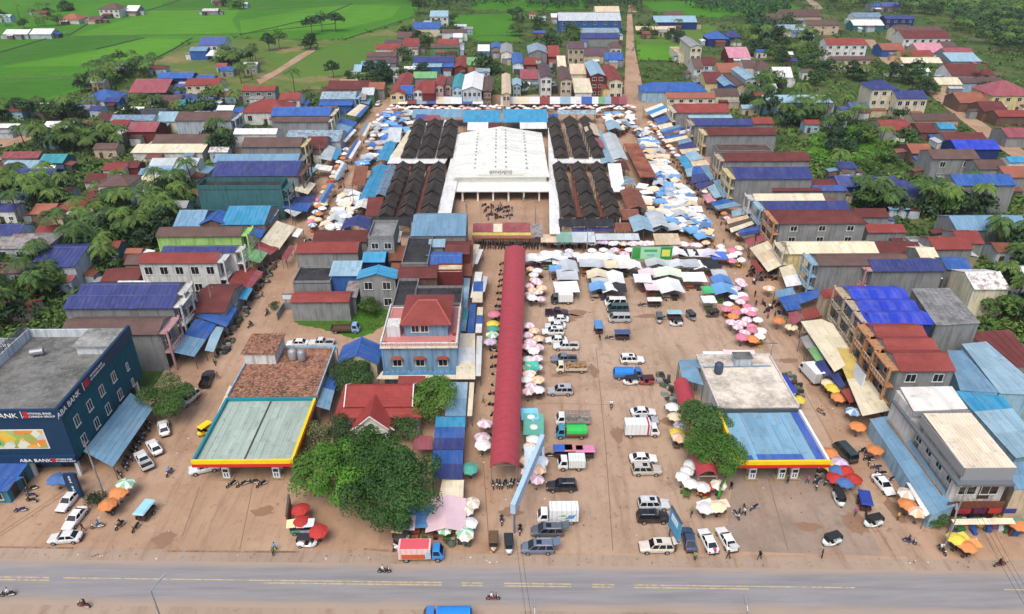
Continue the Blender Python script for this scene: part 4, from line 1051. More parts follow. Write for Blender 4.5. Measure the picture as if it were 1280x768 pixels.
# ================================================================ the covered market
HALLW = mat('paint', (224, 224, 216)); HALLR = mat('roofy', (222, 222, 212)); BLACKT = mat('tiley', (46, 45, 46))
def market_hall():
 he, hr = 6.4, 8.8
 a = P(566, 218, he); b = P(686, 218, he); Y0 = (a.y + b.y) / 2; Y1 = P(629, 158, hr).y
 X0, X1 = a.x, b.x; W = X1 - X0; D = Y1 - Y0
 r = thing('market_hall', 'big white gabled market hall in the middle of the black roofed market', 'market hall', ((X0 + X1) / 2, Y0, 0))
 mb = MB(); mb.box(-W / 2 + .6, W / 2 - .6, 1.0, D - .6, 0, he - .2); mb.face([(W / 2 - .6, D - .6, he - .2), (-W / 2 + .6, D - .6, he - .2), (0, D - .6, hr - .4)]); mb.build('wall', HALLW, r)
 for s in (-1, 1):
  n = 8
  for i in range(n):
   y0, y1 = D * i / n, D * (i + 1) / n - .03
   zr = [he + .25 + (hr - he - .25) * min(1, y / (D * 3 / 8)) for y in (y0, y1)]
   mb = MB(); q = [(0, y0, zr[0]), (s * W / 2, y0, he), (s * W / 2, y1, he), (0, y1, zr[1])]
   mb.slab(q[::s], .15)
   mb.build('roof_sheet', HALLR, r)
 for s in (-1, 1):                                   # rows of roof vents
  for xf in (.11, .55):
   for i in range(11):
    y = D * (.10 + .8 * i / 10); x = s * xf * W / 2
    mb = MB(); mb.box(-.25, .25, -.45, .45, -.05, .22); mb.build('roof_vent', mat('metal', (150, 150, 148)), r, (x, y, he + (.25 + (hr - he - .25) * min(1, y / (D * 3 / 8))) * (1 - xf) + .02))
 mb = MB(); mb.box(-W / 2 - .3, W / 2 + .3, -.25, .35, he - .9, he + .02); mb.build('fascia', HALLW, r)
 mb = MB(); w2 = W * .23
 mb.hexa([(-w2, -.5, he + .03), (w2, -.5, he + .03), (w2, .5, he + .03), (-w2, .5, he + .03)], [(-w2, -.5, he + .5), (w2, -.5, he + .5), (w2, .5, he + .5), (-w2, .5, he + .5)])
 mb.hexa([(-w2, -.5, he + .5), (w2, -.5, he + .5), (w2, .5, he + .5), (-w2, .5, he + .5)], [(-1.2, -.5, he + 2.0), (1.2, -.5, he + 2.0), (1.2, .5, he + 2.0), (-1.2, .5, he + 2.0)])
 ped = mb.build('pediment', HALLW, r)
 t_ = text_mesh('ផ្សារក្រឡាញ់', 1.35); inst('lettering', t_, ped, (0, -.53, he + .45), 0, [mat('plain', (40, 38, 36))])
 mb = MB(); zc = 3.6; c0 = P(555, 239, zc); c1 = P(697, 239, zc); cb = P(626, 226, zc)
 mb.slab([(c0.x - r.location.x, c0.y - Y0, zc), (c1.x - r.location.x, c1.y - Y0, zc), (c1.x - r.location.x, cb.y - Y0, zc), (c0.x - r.location.x, cb.y - Y0, zc)], .35)
 mb.build('porch_roof', HALLW, r)
 for i in range(8):
  x = c0.x - r.location.x + .8 + (c1.x - c0.x - 1.6) * i / 7
  mb = MB(); mb.box(x - .25, x + .25, c0.y - Y0 + .6, c0.y - Y0 + 1.1, 0, zc - .35); mb.build('column', HALLW, r)
 for i in range(7):
  x = c0.x - r.location.x + .8 + (c1.x - c0.x - 1.6) * (i + .5) / 7
  mb = MB(); mb.box(x - 2.0, x + 2.0, .95, .99, .1, 2.9); mb.build('shutter', mat('metal', (70, 58, 54)), r)
 return r
def text_mesh(s, size, font_ext=.0, key=None):
 c = bpy.data.curves.new('lettering', 'FONT'); c.body = s; c.size = size; c.align_x = 'CENTER'; c.extrude = .02; c.resolution_u = 2
 o = bpy.data.objects.new('lettering_tmp', c); COL.objects.link(o)
 bpy.context.view_layer.update()
 me = bpy.data.meshes.new_from_object(o.evaluated_get(bpy.context.evaluated_depsgraph_get()))
 bpy.data.objects.remove(o); bpy.data.curves.remove(c)
 me.transform(Matrix.Rotation(pi / 2, 4, 'X')); me.materials.append(mat('paint', (225, 225, 225)))
 me.name = 'lettering'
 return me
market_hall()
def stepped_row(xl, xr, yf, yb, n, label, rc='bk', group='black stepped roofs of the market', he=4.5):
 """a market aisle under a run of overlapping black gabled roofs"""
 a = P(xl, yf, he); b = P(xr, yf, he); Y0 = a.y; W = b.x - a.x; rise = .33 * W; D = P((xl + xr) / 2, yb, he + rise).y - Y0
 r = thing('market_roof', label, 'market roof', ((a.x + b.x) / 2, Y0, 0), 0, group)
 bm_ = mat('conc', (68, 61, 57))
 for i in range(n):
  y0, y1 = D * i / n - .5, D * (i + 1) / n; z = he + .55 * (n - 1 - i) / max(1, n - 1) * 0 + (.5 if i % 2 else 0); z1 = z + rise
  mb = MB()
  mb.slab([(-W / 2, y0, z), (0, y0, z1), (0, y1, z1), (-W / 2, y1, z)], .14); mb.slab([(0, y0, z1 + .002), (W / 2, y0, z), (W / 2, y1, z), (0, y1, z1 + .002)], .14)
  mb.face([(-W / 2 + .2, y0 + .3, z - .1), (W / 2 - .2, y0 + .3, z - .1), (0, y0 + .3, z1 - .2)])
  mb.box(-.14, .14, y0, y1, z1 - .03, z1 + .1)
  mb.build('roof_section', bm_, r)
  for s in (-1, 1):
   mb = MB(); mb.box(s * (W / 2 - .5) - .15, s * (W / 2 - .5) + .15, y0 + .7, y0 + 1.0, 0, z - .05); mb.build('column', HALLW, r)
 return r
BLK = [('left front block', [(472, 491), (496, 516), (523, 546)], 271, 203, 8), ('left rear block', [(501, 519), (521, 543), (545, 566)], 197, 149, 6),
       ('right front block', [(702, 721), (729, 750), (757, 778)], 271, 203, 8), ('right rear block', [(693, 711), (717, 736), (741, 757)], 197, 144, 7)]
for nm, rows, yf, yb, n in BLK:
 for i, (xl, xr) in enumerate(rows):
  inner = ['outermost', 'middle', 'innermost'][i if 'left' in nm else 2 - i]
  stepped_row(xl, xr, yf, yb, n, 'black stepped gable roof, %s of three in the %s' % (inner, nm))
def flat_strip(pts, z, rc, label, name='walkway_roof', th=.25):
 quad(pts, [z] * 4, rc, None, label, None, name, name.replace('_', ' '), th, False)
flat_strip([(540, 292), (559, 292), (583, 168), (571, 168)], 4.2, 'wh', 'white walkway roof along the left side of the big hall')
flat_strip([(687, 292), (700, 292), (695, 160), (685, 160)], 4.2, 'wh', 'white walkway roof along the right side of the big hall')
flat_strip([(484, 204), (556, 204), (560, 197), (488, 197)], 4.0, 'wh', 'white walkway roof between the left black roof blocks')
flat_strip([(697, 203.5), (780, 203.5), (774, 197), (697, 197)], 4.0, 'wh', 'white walkway roof between the right black roof blocks')
flat_strip([(487, 197), (500, 197), (517, 163), (510, 163)], 3.8, 'cr', 'cream walkway roof at the left edge of the rear black block')
for i, (a, b, c, d) in enumerate([(519, 521.5, 536, 534), (543, 545.5, 558, 555.5)]):
 flat_strip([(a, 197), (b, 197), (c, 150), (d, 150)], 3.6, 'wh', 'thin white gutter walkway, %s between rear left black roofs' % ORD[i])
for i, (a, b, c, d, k) in enumerate([(491, 496, 515, 510, 'rs'), (516, 523, 541, 536, 'rs'), (721, 729, 720, 712, 'rs'), (750, 757, 744, 739, 'rs')]):
 flat_strip([(a, 271), (b, 271), (c, 205), (d, 205)], 2.9, k, 'rusty strip roof between front black roofs, %s from the left' % ORD[i])
M_TABLE = '''
462 514 282 271.5 4.6 shed bk gy o|long black lean-to roof shed before the left black block
699 769 283 273.5 4.6 shed bk gy o|long black lean-to roof shed before the right black block
715 767 289.5 284.5 3.6 shed nb gy o|thin dark blue roof shed before the right black block
770 789 289 279 4 gx rs gy u,o|rusty roof shed at the right black block's corner
579 626 153 138 5 gx cy gy o,k.2|left bright cyan market roof behind the big hall
629 685 153 137 5 gx cy gy o,k.2|right bright cyan market roof behind the big hall
584 610 163 153 4 shed wh gy o|white small market roof below the left cyan roof
650 684 161 153 4 shed wh gy o|white small market roof below the right cyan roof
605 625 162 154 4 shed dr gy o|dark red small market roof between white ones
515 580 147 137 4.4 gx sb gy o|long sky blue market roof behind the left black block
530 549 151 144 4.6 shed rp gy o|faded red market roof behind the left black block
519 531 151 143 4.6 shed bl gy o|blue market roof at the left black block's rear corner
697 746 143 138 4.4 gx lb gy o|pale cyan market roof behind the right black block
686 698 150 142 4 shed bl gy o|small blue market roof behind the right cyan one
740 757 186 172 4.9 gy rp gy o|red gabled market roof on the right rear black block
734 751 171 153 5.1 gy be gy o|beige gabled market roof on the right rear black block
752 769 205 160 4 gy lb gy o|long pale blue market roof right of the rear black block
760 778 163 150 3.6 gy lb gy o|pale blue tent market roof near the rear right corner
766 785 200 165 4.2 gy lg gy o|long grey-blue gabled market roof by the right street
771 788 214 200 4.2 gy dr gy o,u|rusty red gabled market roof by the right street
776 796 233 220 4.4 gy lb gy o|pale blue gabled market roof by the right street
784 810 262 234 4 gy rs gy o,u|rust brown gabled market roof by the right street
776 800 275 262 3.6 gx rs gy o,u|low rust brown market roof by the right black block
765 782 240 205 3.4 gx wh gy o|white and blue sheet market roof right of the black block
792 818 290 268 4 gy lb gy o|pale blue gabled market roof at the front right corner
815 838 285 262 3.8 gy lg gy o|grey gabled market roof at the front right corner
425 462 288 268 4.5 gy nb gy o,k.4|blue gabled market roof at the left street corner
470 486 202 176 3.6 gy cy gy o|cyan and pale blue gabled market roof by the left street
448 468 250 205 3.6 gy cy gy o|long cyan and green gabled market roof by the left street
466 482 245 205 3.5 gy sb gy o|sky blue gabled market roof beside the left black block
439 456 232 208 3.2 gx rs gy o,u|rusty orange flat market roof by the left street
456 476 270 247 3.4 gx dr gy o,u|brown-red market roof at the left front black roof
484 500 178 160 3.4 gx lg gy o|grey-white market roof by the rear left block
441 462 262 246 3.2 gy wh gy o|white and blue tent market roof by the left street
800 821 222 180 3.6 flat oR gy o|long orange-brown flat market roof by the right street
591 616 290 280 3.4 gx rp gy o|small red roof shed facing the market yard's front
628 663 290 279 3.4 gx rp gy o|wider red roof shed facing the market yard's front
616 628 290 280 3.2 shed cr gy o|cream roof shed between two red roofs
664 679 296 280 3.4 shed gr gy o|grey roof shed at the market yard corner
696 716 303 290 3.2 shed mg gy o|greenish grey tarp shed at the market front
716 745 303 290 3.2 shed lg gy o|pale grey tarp shed at the market front
745 800 300 292 3.2 shed lg gy o|long grey tarp shed at the market front
820 852 306 292 3.0 shed be gy o|beige tarp shed at the market front's right end
'''
for ln in M_TABLE.strip().splitlines():
 a, label = ln.split('|'); q = a.split()
 house(*[float(v) for v in q[:5]], q[5], q[6], q[7], q[8], label)
quad([(590, 298), (668, 298), (668, 291), (590, 291)], [3.2, 3.2, 3.5, 3.5], 'oR+yl', None, 'long orange and yellow awning over the motorbike row', None)
quad([(676, 303), (697, 303), (697, 293), (676, 293)], [2.9, 2.9, 3.4, 3.4], 'be', None, 'orange-beige awning at the market yard corner', None)
rr = [('wh+r+lb+bl', 497, 545), ('cr+wh', 545, 564), ('wh+bl+wh', 564, 604), ('wh+cr', 626, 662), ('wh+r+wh', 662, 700), ('lb+wh+bl', 700, 740), ('wh+gn+lb', 740, 764), ('r+rp', 764, 784)]
for i, (c, xa, xb) in enumerate(rr):
 quad([(xa, 121), (xa, 130), (xb, 130), (xb, 121)], [3.6, 2.9, 2.9, 3.6], c, None, 'patchwork awning, %s from the left along the market rear street' % ORD[i], 'awnings along the market rear street')

# ================================================================ the long red vaulted roof
def vault(pts_near, pts_far, z, rc, label, seg=8, rise=1.2, n=26, posts=8):
 a, b = P(*pts_near[0], z), P(*pts_near[1], z); c, d = P(*pts_far[0], z), P(*pts_far[1], z)
 base = (a + b) / 2; base.z = 0
 r = thing('vaulted_roof', label, 'roof', base)
 a, b, c, d = [p - base for p in (a, b, c, d)]
 m = mat('paint', RC[rc] if rc == 'vr' else (166, 62, 70))
 for i in range(n):
  u0, u1 = i / n, (i + 1) / n - .0006
  mb = MB(); rows = []
  for u in (u0, u1):
   L = a.lerp(c, u); Q = b.lerp(d, u); row = []
   for j in range(seg + 1):
    f = j / seg; p = L.lerp(Q, f); p.z += rise * sin(pi * f) ** .8; row.append(p)
   rows.append(row)
  for j in range(seg):
   mb.slab([rows[0][j], rows[0][j + 1], rows[1][j + 1], rows[1][j]], .06)
  mb.build('roof_sheet', m, r)
 for i in range(posts + 1):
  for L, Q in ((a, c), (b, d)):
   p = L.lerp(Q, .01 + .98 * i / posts); s = 1 if L is a else -1
   mb = MB(); mb.tube((p.x + s * .25, p.y, 0), (p.x + s * .25, p.y, z - .05), .09, .09, 6); mb.build('post', mat('metal', (150, 140, 134)), r)
 for i in range(posts + 1):
  p, q = a.lerp(c, .01 + .98 * i / posts), b.lerp(d, .01 + .98 * i / posts)
  mb = MB(); mb.box(p.x + .25, q.x - .25, p.y - .06, p.y + .06, z - .25, z - .1); mb.build('tie_beam', mat('metal', (150, 140, 134)), r)
 return r
RC['vr'] = (162, 64, 72)
vault([(612, 585), (648, 585)], [(631, 312), (657, 312)], 4.6, 'vr', 'long red vaulted metal roof over the market lane', n=44, posts=14)
vault([(872, 596), (899, 596)], [(842, 478), (862, 478)], 3.6, 'rp', 'shorter red vaulted roof beside the blue fuel station', n=14, posts=6, rise=1.1)

# ================================================================ the bank at the left street corner
def on_X(x, y, X):
 d = ray(x, y); t = X / d.x; return Vector((X, d.y * t, CAM_H + d.z * t))
def on_Y(x, y, Y):
 d = ray(x, y); t = Y / d.y; return Vector((d.x * t, Y, CAM_H + d.z * t))
NAVY = mat('paint', (22, 54, 84)); TEALW = mat('wall', (32, 86, 102)); REDP = mat('paint', (186, 40, 52))
TXT = {}
def lettering(parent, s, size, loc, rz=0.0, m=None, sx=1.0):
 if (s, size) not in TXT: TXT[(s, size)] = text_mesh(s, size)
 return inst('lettering', TXT[(s, size)], parent, loc, rz, [m or mat('paint', (232, 232, 232))], (sx, 1, 1))
def bank():
 X1, Y0, Y1, Ht, Xw = -66.5, 88.2, 112.0, 13.2, -84.0
 r = thing('bank_building', 'dark blue and teal bank building with white lettered signs', 'bank', ((X1 + Xw) / 2, (Y0 + Y1) / 2, 0))
 c = r.location.copy(); L = lambda x, y, z: (x - c.x, y - c.y, z)
 def bx(name, x0, x1, y0, y1, z0, z1, m, parent=r):
  mb = MB(); mb.box(x0 - c.x, x1 - c.x, y0 - c.y, y1 - c.y, z0, z1); return mb.build(name, m, parent)
 bx('ground_floor', Xw - 12, X1 - 2.5, Y0 + 2.2, Y1 - .3, 0, 3.3, mat('wall', (46, 52, 60)))
 bx('east_wall', X1 - .3, X1, Y0 + .3, Y1, 3.3, 11.6, TEALW)
 bx('front_wall', Xw - 12, X1, Y0, Y0 + .3, 4.6, 11.6, NAVY)
 bx('floor_slab', Xw - 12, X1 - .3, Y0 + .3, Y1 - .2, 3.1, 3.5, mat('wall', (90, 96, 100)))
 top = bx('sign_band', X1 - .35, X1 + .12, Y0 - .12, Y1 + .1, 11.6, Ht + .4, NAVY)
 bx('sign_band', Xw - 12, X1 - .36, Y0 - .12, Y0 + .35, 11.6, Ht, NAVY)
 low = bx('sign_band', Xw - 12, X1 + .1, Y0 - .5, Y0 + .3, 3.3, 4.6, NAVY)
 bx('roof', Xw, X1 - .35, Y0 + .35, Y1 - .3, 11.2, 11.5, mat('conc', (120, 120, 116)))
 bx('roof', Xw - 12, Xw - .3, Y0 + .35, Y1 - .3, 9.8, 10.1, mat('conc', (128, 128, 126)))
 bx('parapet', Xw - .3, Xw, Y0 + .4, Y1, 9.8, 13.2, mat('wall', (198, 206, 212)))
 bx('parapet', Xw, X1 - .4, Y1 - .3, Y1, 11.2, 13.0, mat('wall', (198, 206, 212)))
 bx('back_wall', Xw - 12, X1 - .35, Y1 - .29, Y1 - .02, 3.3, 11.2, mat('wall', (150, 160, 166)))
 h = bx('stair_hut', X1 - 6.5, X1 - 1.0, Y1 - 6.0, Y1 - .4, 11.5, 13.1, mat('wall', (200, 206, 210)))
 bx('hut_roof', X1 - 6.9, X1 - .6, Y1 - 6.4, Y1 - .35, 13.1, 13.3, mat('conc', (150, 150, 146)), h)
 rl = MB()
 for i in range(24):
  y = Y0 + .6 + (Y1 - Y0 - 1) * i / 23; rl.box(Xw - .26 - c.x, Xw - .16 - c.x, y - c.y - .04, y - c.y + .04, 13.2, 14.4)
 for z in (13.4, 13.7, 14.0, 14.3): rl.box(Xw - .25 - c.x, Xw - .17 - c.x, Y0 + .6 - c.y, Y1 - .4 - c.y, z, z + .14)
 rl.build('railing', mat('metal', (104, 104, 104)), r)
 for i in range(6):
  y = Y0 + 2 + 3.6 * i; bx('buttress', Xw, Xw + .16, y, y + .2, 11.5, 13.1, mat('wall', (180, 188, 194)))
 water_tank(r, Xw - c.x + 4.5, 5.5, 11.5, 1.1); water_tank(r, Xw - c.x - 3.0, 9.5, 10.1, 1.2)
 # east windows, two storeys
 for row, z in (([(96, 526), (112, 507), (127, 488.5), (142, 471.5)], 0), ([(105, 549.5), (121, 529), (135, 511), (150, 493)], 1)):
  for px, py in row:
   p = on_X(px, py, X1); window(r, X1 - c.x + .005, p.y - c.y, p.z - .85, 1.15, 1.7, pi / 2)
 for px, py in ((159, 458.5), (166, 478)):
  p = on_X(px, py, X1); window(r, X1 - c.x + .005, p.y - c.y, p.z - .7, .55, 1.4, pi / 2)
 # white columns of the recessed ground floor
 for x in (X1 - .5, X1 - 7.5, X1 - 14.5):
  bx('column', x - .25, x + .25, Y0 + .1, Y0 + .6, 0, 3.3, mat('paint', (206, 210, 212)))
 for y in (Y0 + 7, Y0 + 14, Y0 + 21): bx('column', X1 - .55, X1 - .05, y, y + .5, 0, 3.3, mat('paint', (206, 210, 212)))
 for i in range(4): door(r, X1 - 6 - 6 * i - c.x, Y0 + 2.19 - c.y, 0, 3.0, 2.6, 0, (60, 84, 104))
 # lettering
 p = on_X(92, 497, X1)
 yy = lambda x, y: on_X(x, y, X1).y
 lettering(top, 'ABA BANK', 1.35, L(X1 + .15, (yy(69, 509) + yy(98, 480)) / 2 - .5, 12.05), pi / 2, None, 1.0)
 bx('sign_bar', X1 + .12, X1 + .16, yy(100, 478) + .1, yy(100, 478) + .22, 11.8, 13.3, mat('paint', (230, 230, 230)), top)
 bx('sign_mark', X1 + .12, X1 + .17, yy(102, 475), yy(102, 475) + 1.3, 11.95, 13.1, REDP, top)
 lettering(top, 'NATIONAL BANK', .5, L(X1 + .15, yy(102, 475) + 4.0, 12.65), pi / 2); lettering(top, 'OF CANADA GROUP', .5, L(X1 + .15, yy(102, 475) + 4.2, 12.05), pi / 2)
 xx = lambda x, y: on_Y(x, y, Y0).x
 lettering(top, 'ABA BANK', 1.2, L(xx(-8, 514), Y0 - .15, 11.85), 0, None, 1.15)
 bx('sign_bar', xx(25, 514), xx(25, 514) + .1, Y0 - .16, Y0 - .12, 11.75, 13.05, mat('paint', (230, 230, 230)), top)
 bx('sign_mark', xx(28, 514), xx(34, 514), Y0 - .17, Y0 - .12, 11.8, 12.95, REDP, top)
 lettering(top, 'NATIONAL BANK', .5, L(xx(47, 514), Y0 - .15, 12.45), 0); lettering(top, 'OF CANADA GROUP', .5, L(xx(48, 516), Y0 - .15, 11.9), 0)
 lettering(low, 'ABA BANK', .85, L(xx(51, 583), Y0 - .53, 3.6), 0, None, 1.2)
 bx('sign_mark', xx(71, 583), xx(76, 583), Y0 - .54, Y0 - .5, 3.6, 4.3, REDP, low); lettering(low, 'NATIONAL BANK', .32, L(xx(87, 583), Y0 - .53, 4.0), 0); lettering(low, 'OF CANADA GROUP', .32, L(xx(88, 583), Y0 - .53, 3.6), 0)
 # printed banner on the front
 t = NT('banner_print'); co = t.coord(); v = t.n('ShaderNodeTexVoronoi'); v.inputs['Scale'].default_value = .8; t.l(co, v.inputs['Vector'])
 wn2 = t.n('ShaderNodeTexWhiteNoise'); t.l(v.outputs['Color'], wn2.inputs['Vector'])
 pr = t.done(t.ramp(wn2.outputs[0], [(0, lin((92, 150, 60))), (.25, lin((214, 188, 72))), (.5, lin((224, 130, 60))), (.7, lin((120, 176, 90))), (.85, lin((230, 222, 196))), (1, lin((90, 150, 190)))]), .5)
 a = on_Y(-12, 527, Y0); b = on_Y(75, 566, Y0)
 bn = bx('banner', X1 - 18.5, X1 - 3.6, Y0 - .08, Y0 - .02, 6.0, 9.4, pr)
 bx('banner_frame', X1 - 18.7, X1 - 3.4, Y0 - .07, Y0 - .01, 5.85, 9.55, mat('paint', (220, 220, 216)), bn)
 bx('banner_block', X1 - 15.2, X1 - 10.4, Y0 - .11, Y0 - .081, 7.75, 9.0, mat('paint', (196, 44, 56)), bn); bx('banner_block', X1 - 15.2, X1 - 10.6, Y0 - .11, Y0 - .081, 6.7, 7.7, mat('paint', (60, 90, 180)), bn)
 bx('banner_block', X1 - 15.0, X1 - 12.0, Y0 - .13, Y0 - .111, 8.2, 8.6, mat('paint', (232, 222, 140)), bn)
 return r
bank()
quad([(104, 564), (141, 584), (191, 511), (163, 491)], [4.0, 3.1, 3.1, 4.0], 'sb', None, 'long slate blue awning along the bank side wall', None)
for q in range(1):
 mb = MB(); p = P(98, 623); r = thing('sign_totem', 'tall navy sign totem with vertical white letters by parked cars', 'sign', p)
 mb.box(-.9, .9, -.25, .25, 0, 4.9); b = mb.build('panel', NAVY, r); mb = MB(); mb.box(-1.05, 1.05, -.35, .35, 0, .3); mb.build('plinth', mat('conc', (140, 140, 138)), r)
 for i, ch in enumerate('ABA BANK'):
  if ch != ' ': lettering(b, ch, .58, (0, -.27, 4.3 - .5 * i))
 mb = MB(); mb.box(-.5, .5, -.27, -.25, .35, .75); mb.build('sign_mark', REDP, b)

# ================================================================ fuel stations
YEL_P = mat('paint', (232, 196, 30)); RED_P = mat('paint', (196, 44, 36)); TEAL_P = mat('paint', (36, 128, 140))
def pump(label, loc, group):
 r = thing('fuel_pump', label, 'fuel pump', loc, 0, group)
 mb = MB(); mb.box(-.55, .55, -.35, .35, .15, 2.3); b = mb.build('body', mat('paint', (222, 222, 222)), r, bevel=.03)
 mb = MB(); mb.box(-.4, .4, -.37, -.35, 1.4, 2.0); mb.build('display', DARKG, b)
 mb = MB(); mb.box(-1.0, 1.0, -.7, .7, 0, .15); mb.build('plinth', mat('conc', (170, 150, 110)), r)
 for s in (-1, 1):
  mb = MB(); mb.tube((s * .58, 0, 1.6), (s * .7, -.1, .7), .03); mb.tube((s * .7, -.1, .7), (s * .6, 0, .4), .03); mb.build('hose', VOID, r)
  mb = MB(); mb.box(s * .2 - .09, s * .2 + .09, -.38, -.352, .5, 1.2); mb.build('sign_mark', mat('paint', (30, 50, 110)), b)
def canopy(X0, X1, Y0, Y1, z, label, panels, fas, edge):
 r = thing('fuel_canopy', label, 'canopy', ((X0 + X1) / 2, (Y0 + Y1) / 2, 0)); w, d = (X1 - X0) / 2, (Y1 - Y0) / 2
 n = len(panels)
 for i, m in enumerate(panels):
  mb = MB(); a, b = -w + .4 + (2 * w - .8) * i / n, -w + .4 + (2 * w - .8) * (i + 1) / n - .04
  mb.box(a, b, -d + .4, d - .4, z - .5, z - .35 + .03 * (i % 2))
  k = max(2, int(2 * d / 1.2))
  for j in range(1, int((b - a) / 1.1)):
   x = a + j * 1.1; mb.box(x - .03, x + .03, -d + .4, d - .4, z - .36, z - .29)
  mb.build('roof_sheet', m, r)
 for nm, b, m in (('fascia', (-w, w, -d, -d + .4, z - .35, z + .3), fas), ('fascia', (-w, w, d - .4, d, z - .9, z + .25), edge[0]), ('fascia', (-w, -w + .4, -d + .4, d - .4, z - .9, z + .26), edge[1]), ('fascia', (w - .4, w, -d + .4, d - .4, z - .35, z + .26), edge[2])):
  mb = MB(); mb.box(*b); mb.build(nm, m, r)
 mb = MB(); mb.box(-w - .03, w + .03, -d - .03, -d + .4, z - .95, z - .35); mb.box(w - .4, w + .03, -d + .4, d - .4, z - .95, z - .35); mb.build('fascia_stripe', RED_P, r)
 for sx in (-.55, .55):
  for sy in (-.5, .5):
   mb = MB(); mb.box(sx * w - .25, sx * w + .25, sy * d - .25, sy * d + .25, 0, z - .5); mb.build('column', mat('paint', (206, 206, 206)), r)
 return r
PG = mat('roofx', (154, 170, 158)); LB = mat('roofx', (118, 160, 184)); DB = mat('roofx', (58, 92, 172))
rc_ = canopy(-47.6, -32.2, 85.6, 101.8, 5.0, 'fuel station canopy with pale green roof and yellow red fascia', [PG, PG, PG, PG], YEL_P, (TEAL_P, TEAL_P, YEL_P))
mb = MB(); mb.box(-.12, .12, -7.6, 7.6, 4.66, 4.74); mb.build('gutter', mat('plain', (64, 62, 58)), rc_)
rc_ = canopy(35.4, 49.4, 84.4, 97.6, 5.0, 'fuel station canopy with sky blue roof and yellow fascia', [LB, LB, LB, LB], YEL_P, (mat('paint', (70, 74, 80)), YEL_P, mat('paint', (226, 226, 222))))
for (x0, x1, y0, y1) in ((-5.9, -4.4, -6.0, -4.5), (-3.6, 3.4, -6.0, -4.3), (5.3, 6.5, -6.1, 6.1)):
 mb = MB(); mb.box(x0, x1, y0, y1, 4.72, 4.80); mb.build('roof_patch', DB, rc_)
for i, x in enumerate((-43.6, -35.8)): pump('white fuel pump, %s under the pale green canopy' % ['left', 'right'][i], (x, 87.6, .17), 'pumps under the green canopy')
for i, x in enumerate((38.6, 43.2, 45.2)): pump('white fuel pump, %s from the left under the blue canopy' % ORD[i], (x, 86.4, .17), 'pumps under the blue canopy')
def flat_shop(X0, X1, Y0, Y1, z, label, rm, wm, pm):
 r = thing('station_shop', label, 'shop', ((X0 + X1) / 2, (Y0 + Y1) / 2, 0)); w, d = (X1 - X0) / 2, (Y1 - Y0) / 2
 mb = MB(); mb.box(-w + .3, w - .3, -d + .3, d - .3, 0, z - .2); mb.build('wall', wm, r)
 mb = MB(); mb.box(-w, w, -d, d, z - .2, z); mb.build('roof', rm, r)
 mb = MB(); mb.box(-w, w, d - .2, d, z, z + .4); mb.box(-w, -w + .2, -d, d - .2, z, z + .4); mb.box(w - .2, w, -d, d - .2, z, z + .4); mb.build('parapet', pm, r)
 for i in range(4): door(r, -w + 2 * w * (i + .5) / 4, -d + .29, 0, 2.2, 2.5, 0, (90, 100, 110))
 return r
MOSS = mat('moss', (178, 124, 98))
r = flat_shop(-47.4, -32.0, 101.9, 117.4, 5.3, 'flat roofed station shop with mossy orange roof behind green canopy', MOSS, mat('wall', WC['tn']), mat('wall', WC['lb']))
mb = MB(); mb.box(-7.6, -2.0, 2.2, 8.6, 5.3, 7.6); h = mb.build('stair_hut', mat('wall', WC['wh']), r)
mb = MB(); mb.box(-8.0, -1.7, 1.9, 8.9, 7.6, 7.8); mb.build('hut_roof', MOSS, h)
def dome_tank(parent, x, y, z, m):
 mb = MB(); mb.lathe([(.75, .3), (.78, .4), (.78, 1.9), (.6, 2.2), (.2, 2.35)], 12); mb.tube((0, 0, 0), (0, 0, .3), .6, .6, 8); mb.build('water_tank', m, parent, (x, y, z), smooth=True)
dome_tank(r, .8, 3.6, 5.3, STEEL); dome_tank(r, 2.5, 3.3, 5.3, STEEL)
r = flat_shop(35.6, 49.3, 97.8, 113.6, 5.3, 'flat roofed station shop with pale concrete roof behind blue canopy', mat('conc', (214, 202, 186)), mat('wall', WC['wh']), mat('wall', WC['wh']))
mb = MB(); mb.box(-.6, 2.3, 4.4, 6.2, 5.3, 7.0); h = mb.build('water_tank', mat('wall', WC['lg']), r)
mb = MB(); mb.box(-.8, 2.5, 4.2, 6.4, 7.0, 7.15); mb.build('hut_roof', mat('conc', (110, 110, 108)), h)
dome_tank(r, -4.2, 2.2, 5.3, mat('paint', (60, 74, 92)))
for pts, zs, c, lb in (([(848, 450), (957, 448), (964, 458), (873, 460)], [4.6, 4.6, 5.4, 5.4], 'sb', 'sky blue lean-to roof behind the pale concrete station shop'),
                       ([(848, 451), (872, 461), (880, 482), (853, 474)], [4.4, 5.2, 4.8, 4.0], 'sb', 'sky blue side roof beside the pale concrete station shop'),
                       ([(977, 470), (983, 469), (997, 490), (991, 492)], [4.4, 3.8, 3.8, 4.4], 'rb', 'narrow royal blue awning on the station shop side'),
                       ([(884, 470), (893, 470), (895, 480), (886, 480)], [3.4, 3.4, 3, 3], 'cy', 'small cyan awning beside the short red vault'),
                       ([(412, 463), (424, 466), (412, 513), (395, 508)], [4.2, 3.6, 3.6, 4.2], 'bl+sb', 'blue awning strip beside the mossy station shop'),
                       ([(349, 433), (422, 431), (420, 440), (351, 441)], [5.0, 5.0, 5.2, 5.2], 'lb', 'pale blue sheet roof along the mossy shop rear'),
                       ([(262, 537), (267, 540), (293, 484), (287, 482)], [2.3, 2.3, 2.3, 2.3], 'cr', 'narrow cream board roof left of the green canopy'),
                       ([(-20, 626), (12, 606), (30, 596), (2, 596)], [3.0, 2.8, 3.2, 3.2], 'bl', 'blue roofed kiosk at the bank yard edge')):
 quad(pts, zs, c, None, lb, None)
r = thing('kiosk', 'long blue roofed teal kiosk at the left photo edge', 'kiosk', P(2, 636))
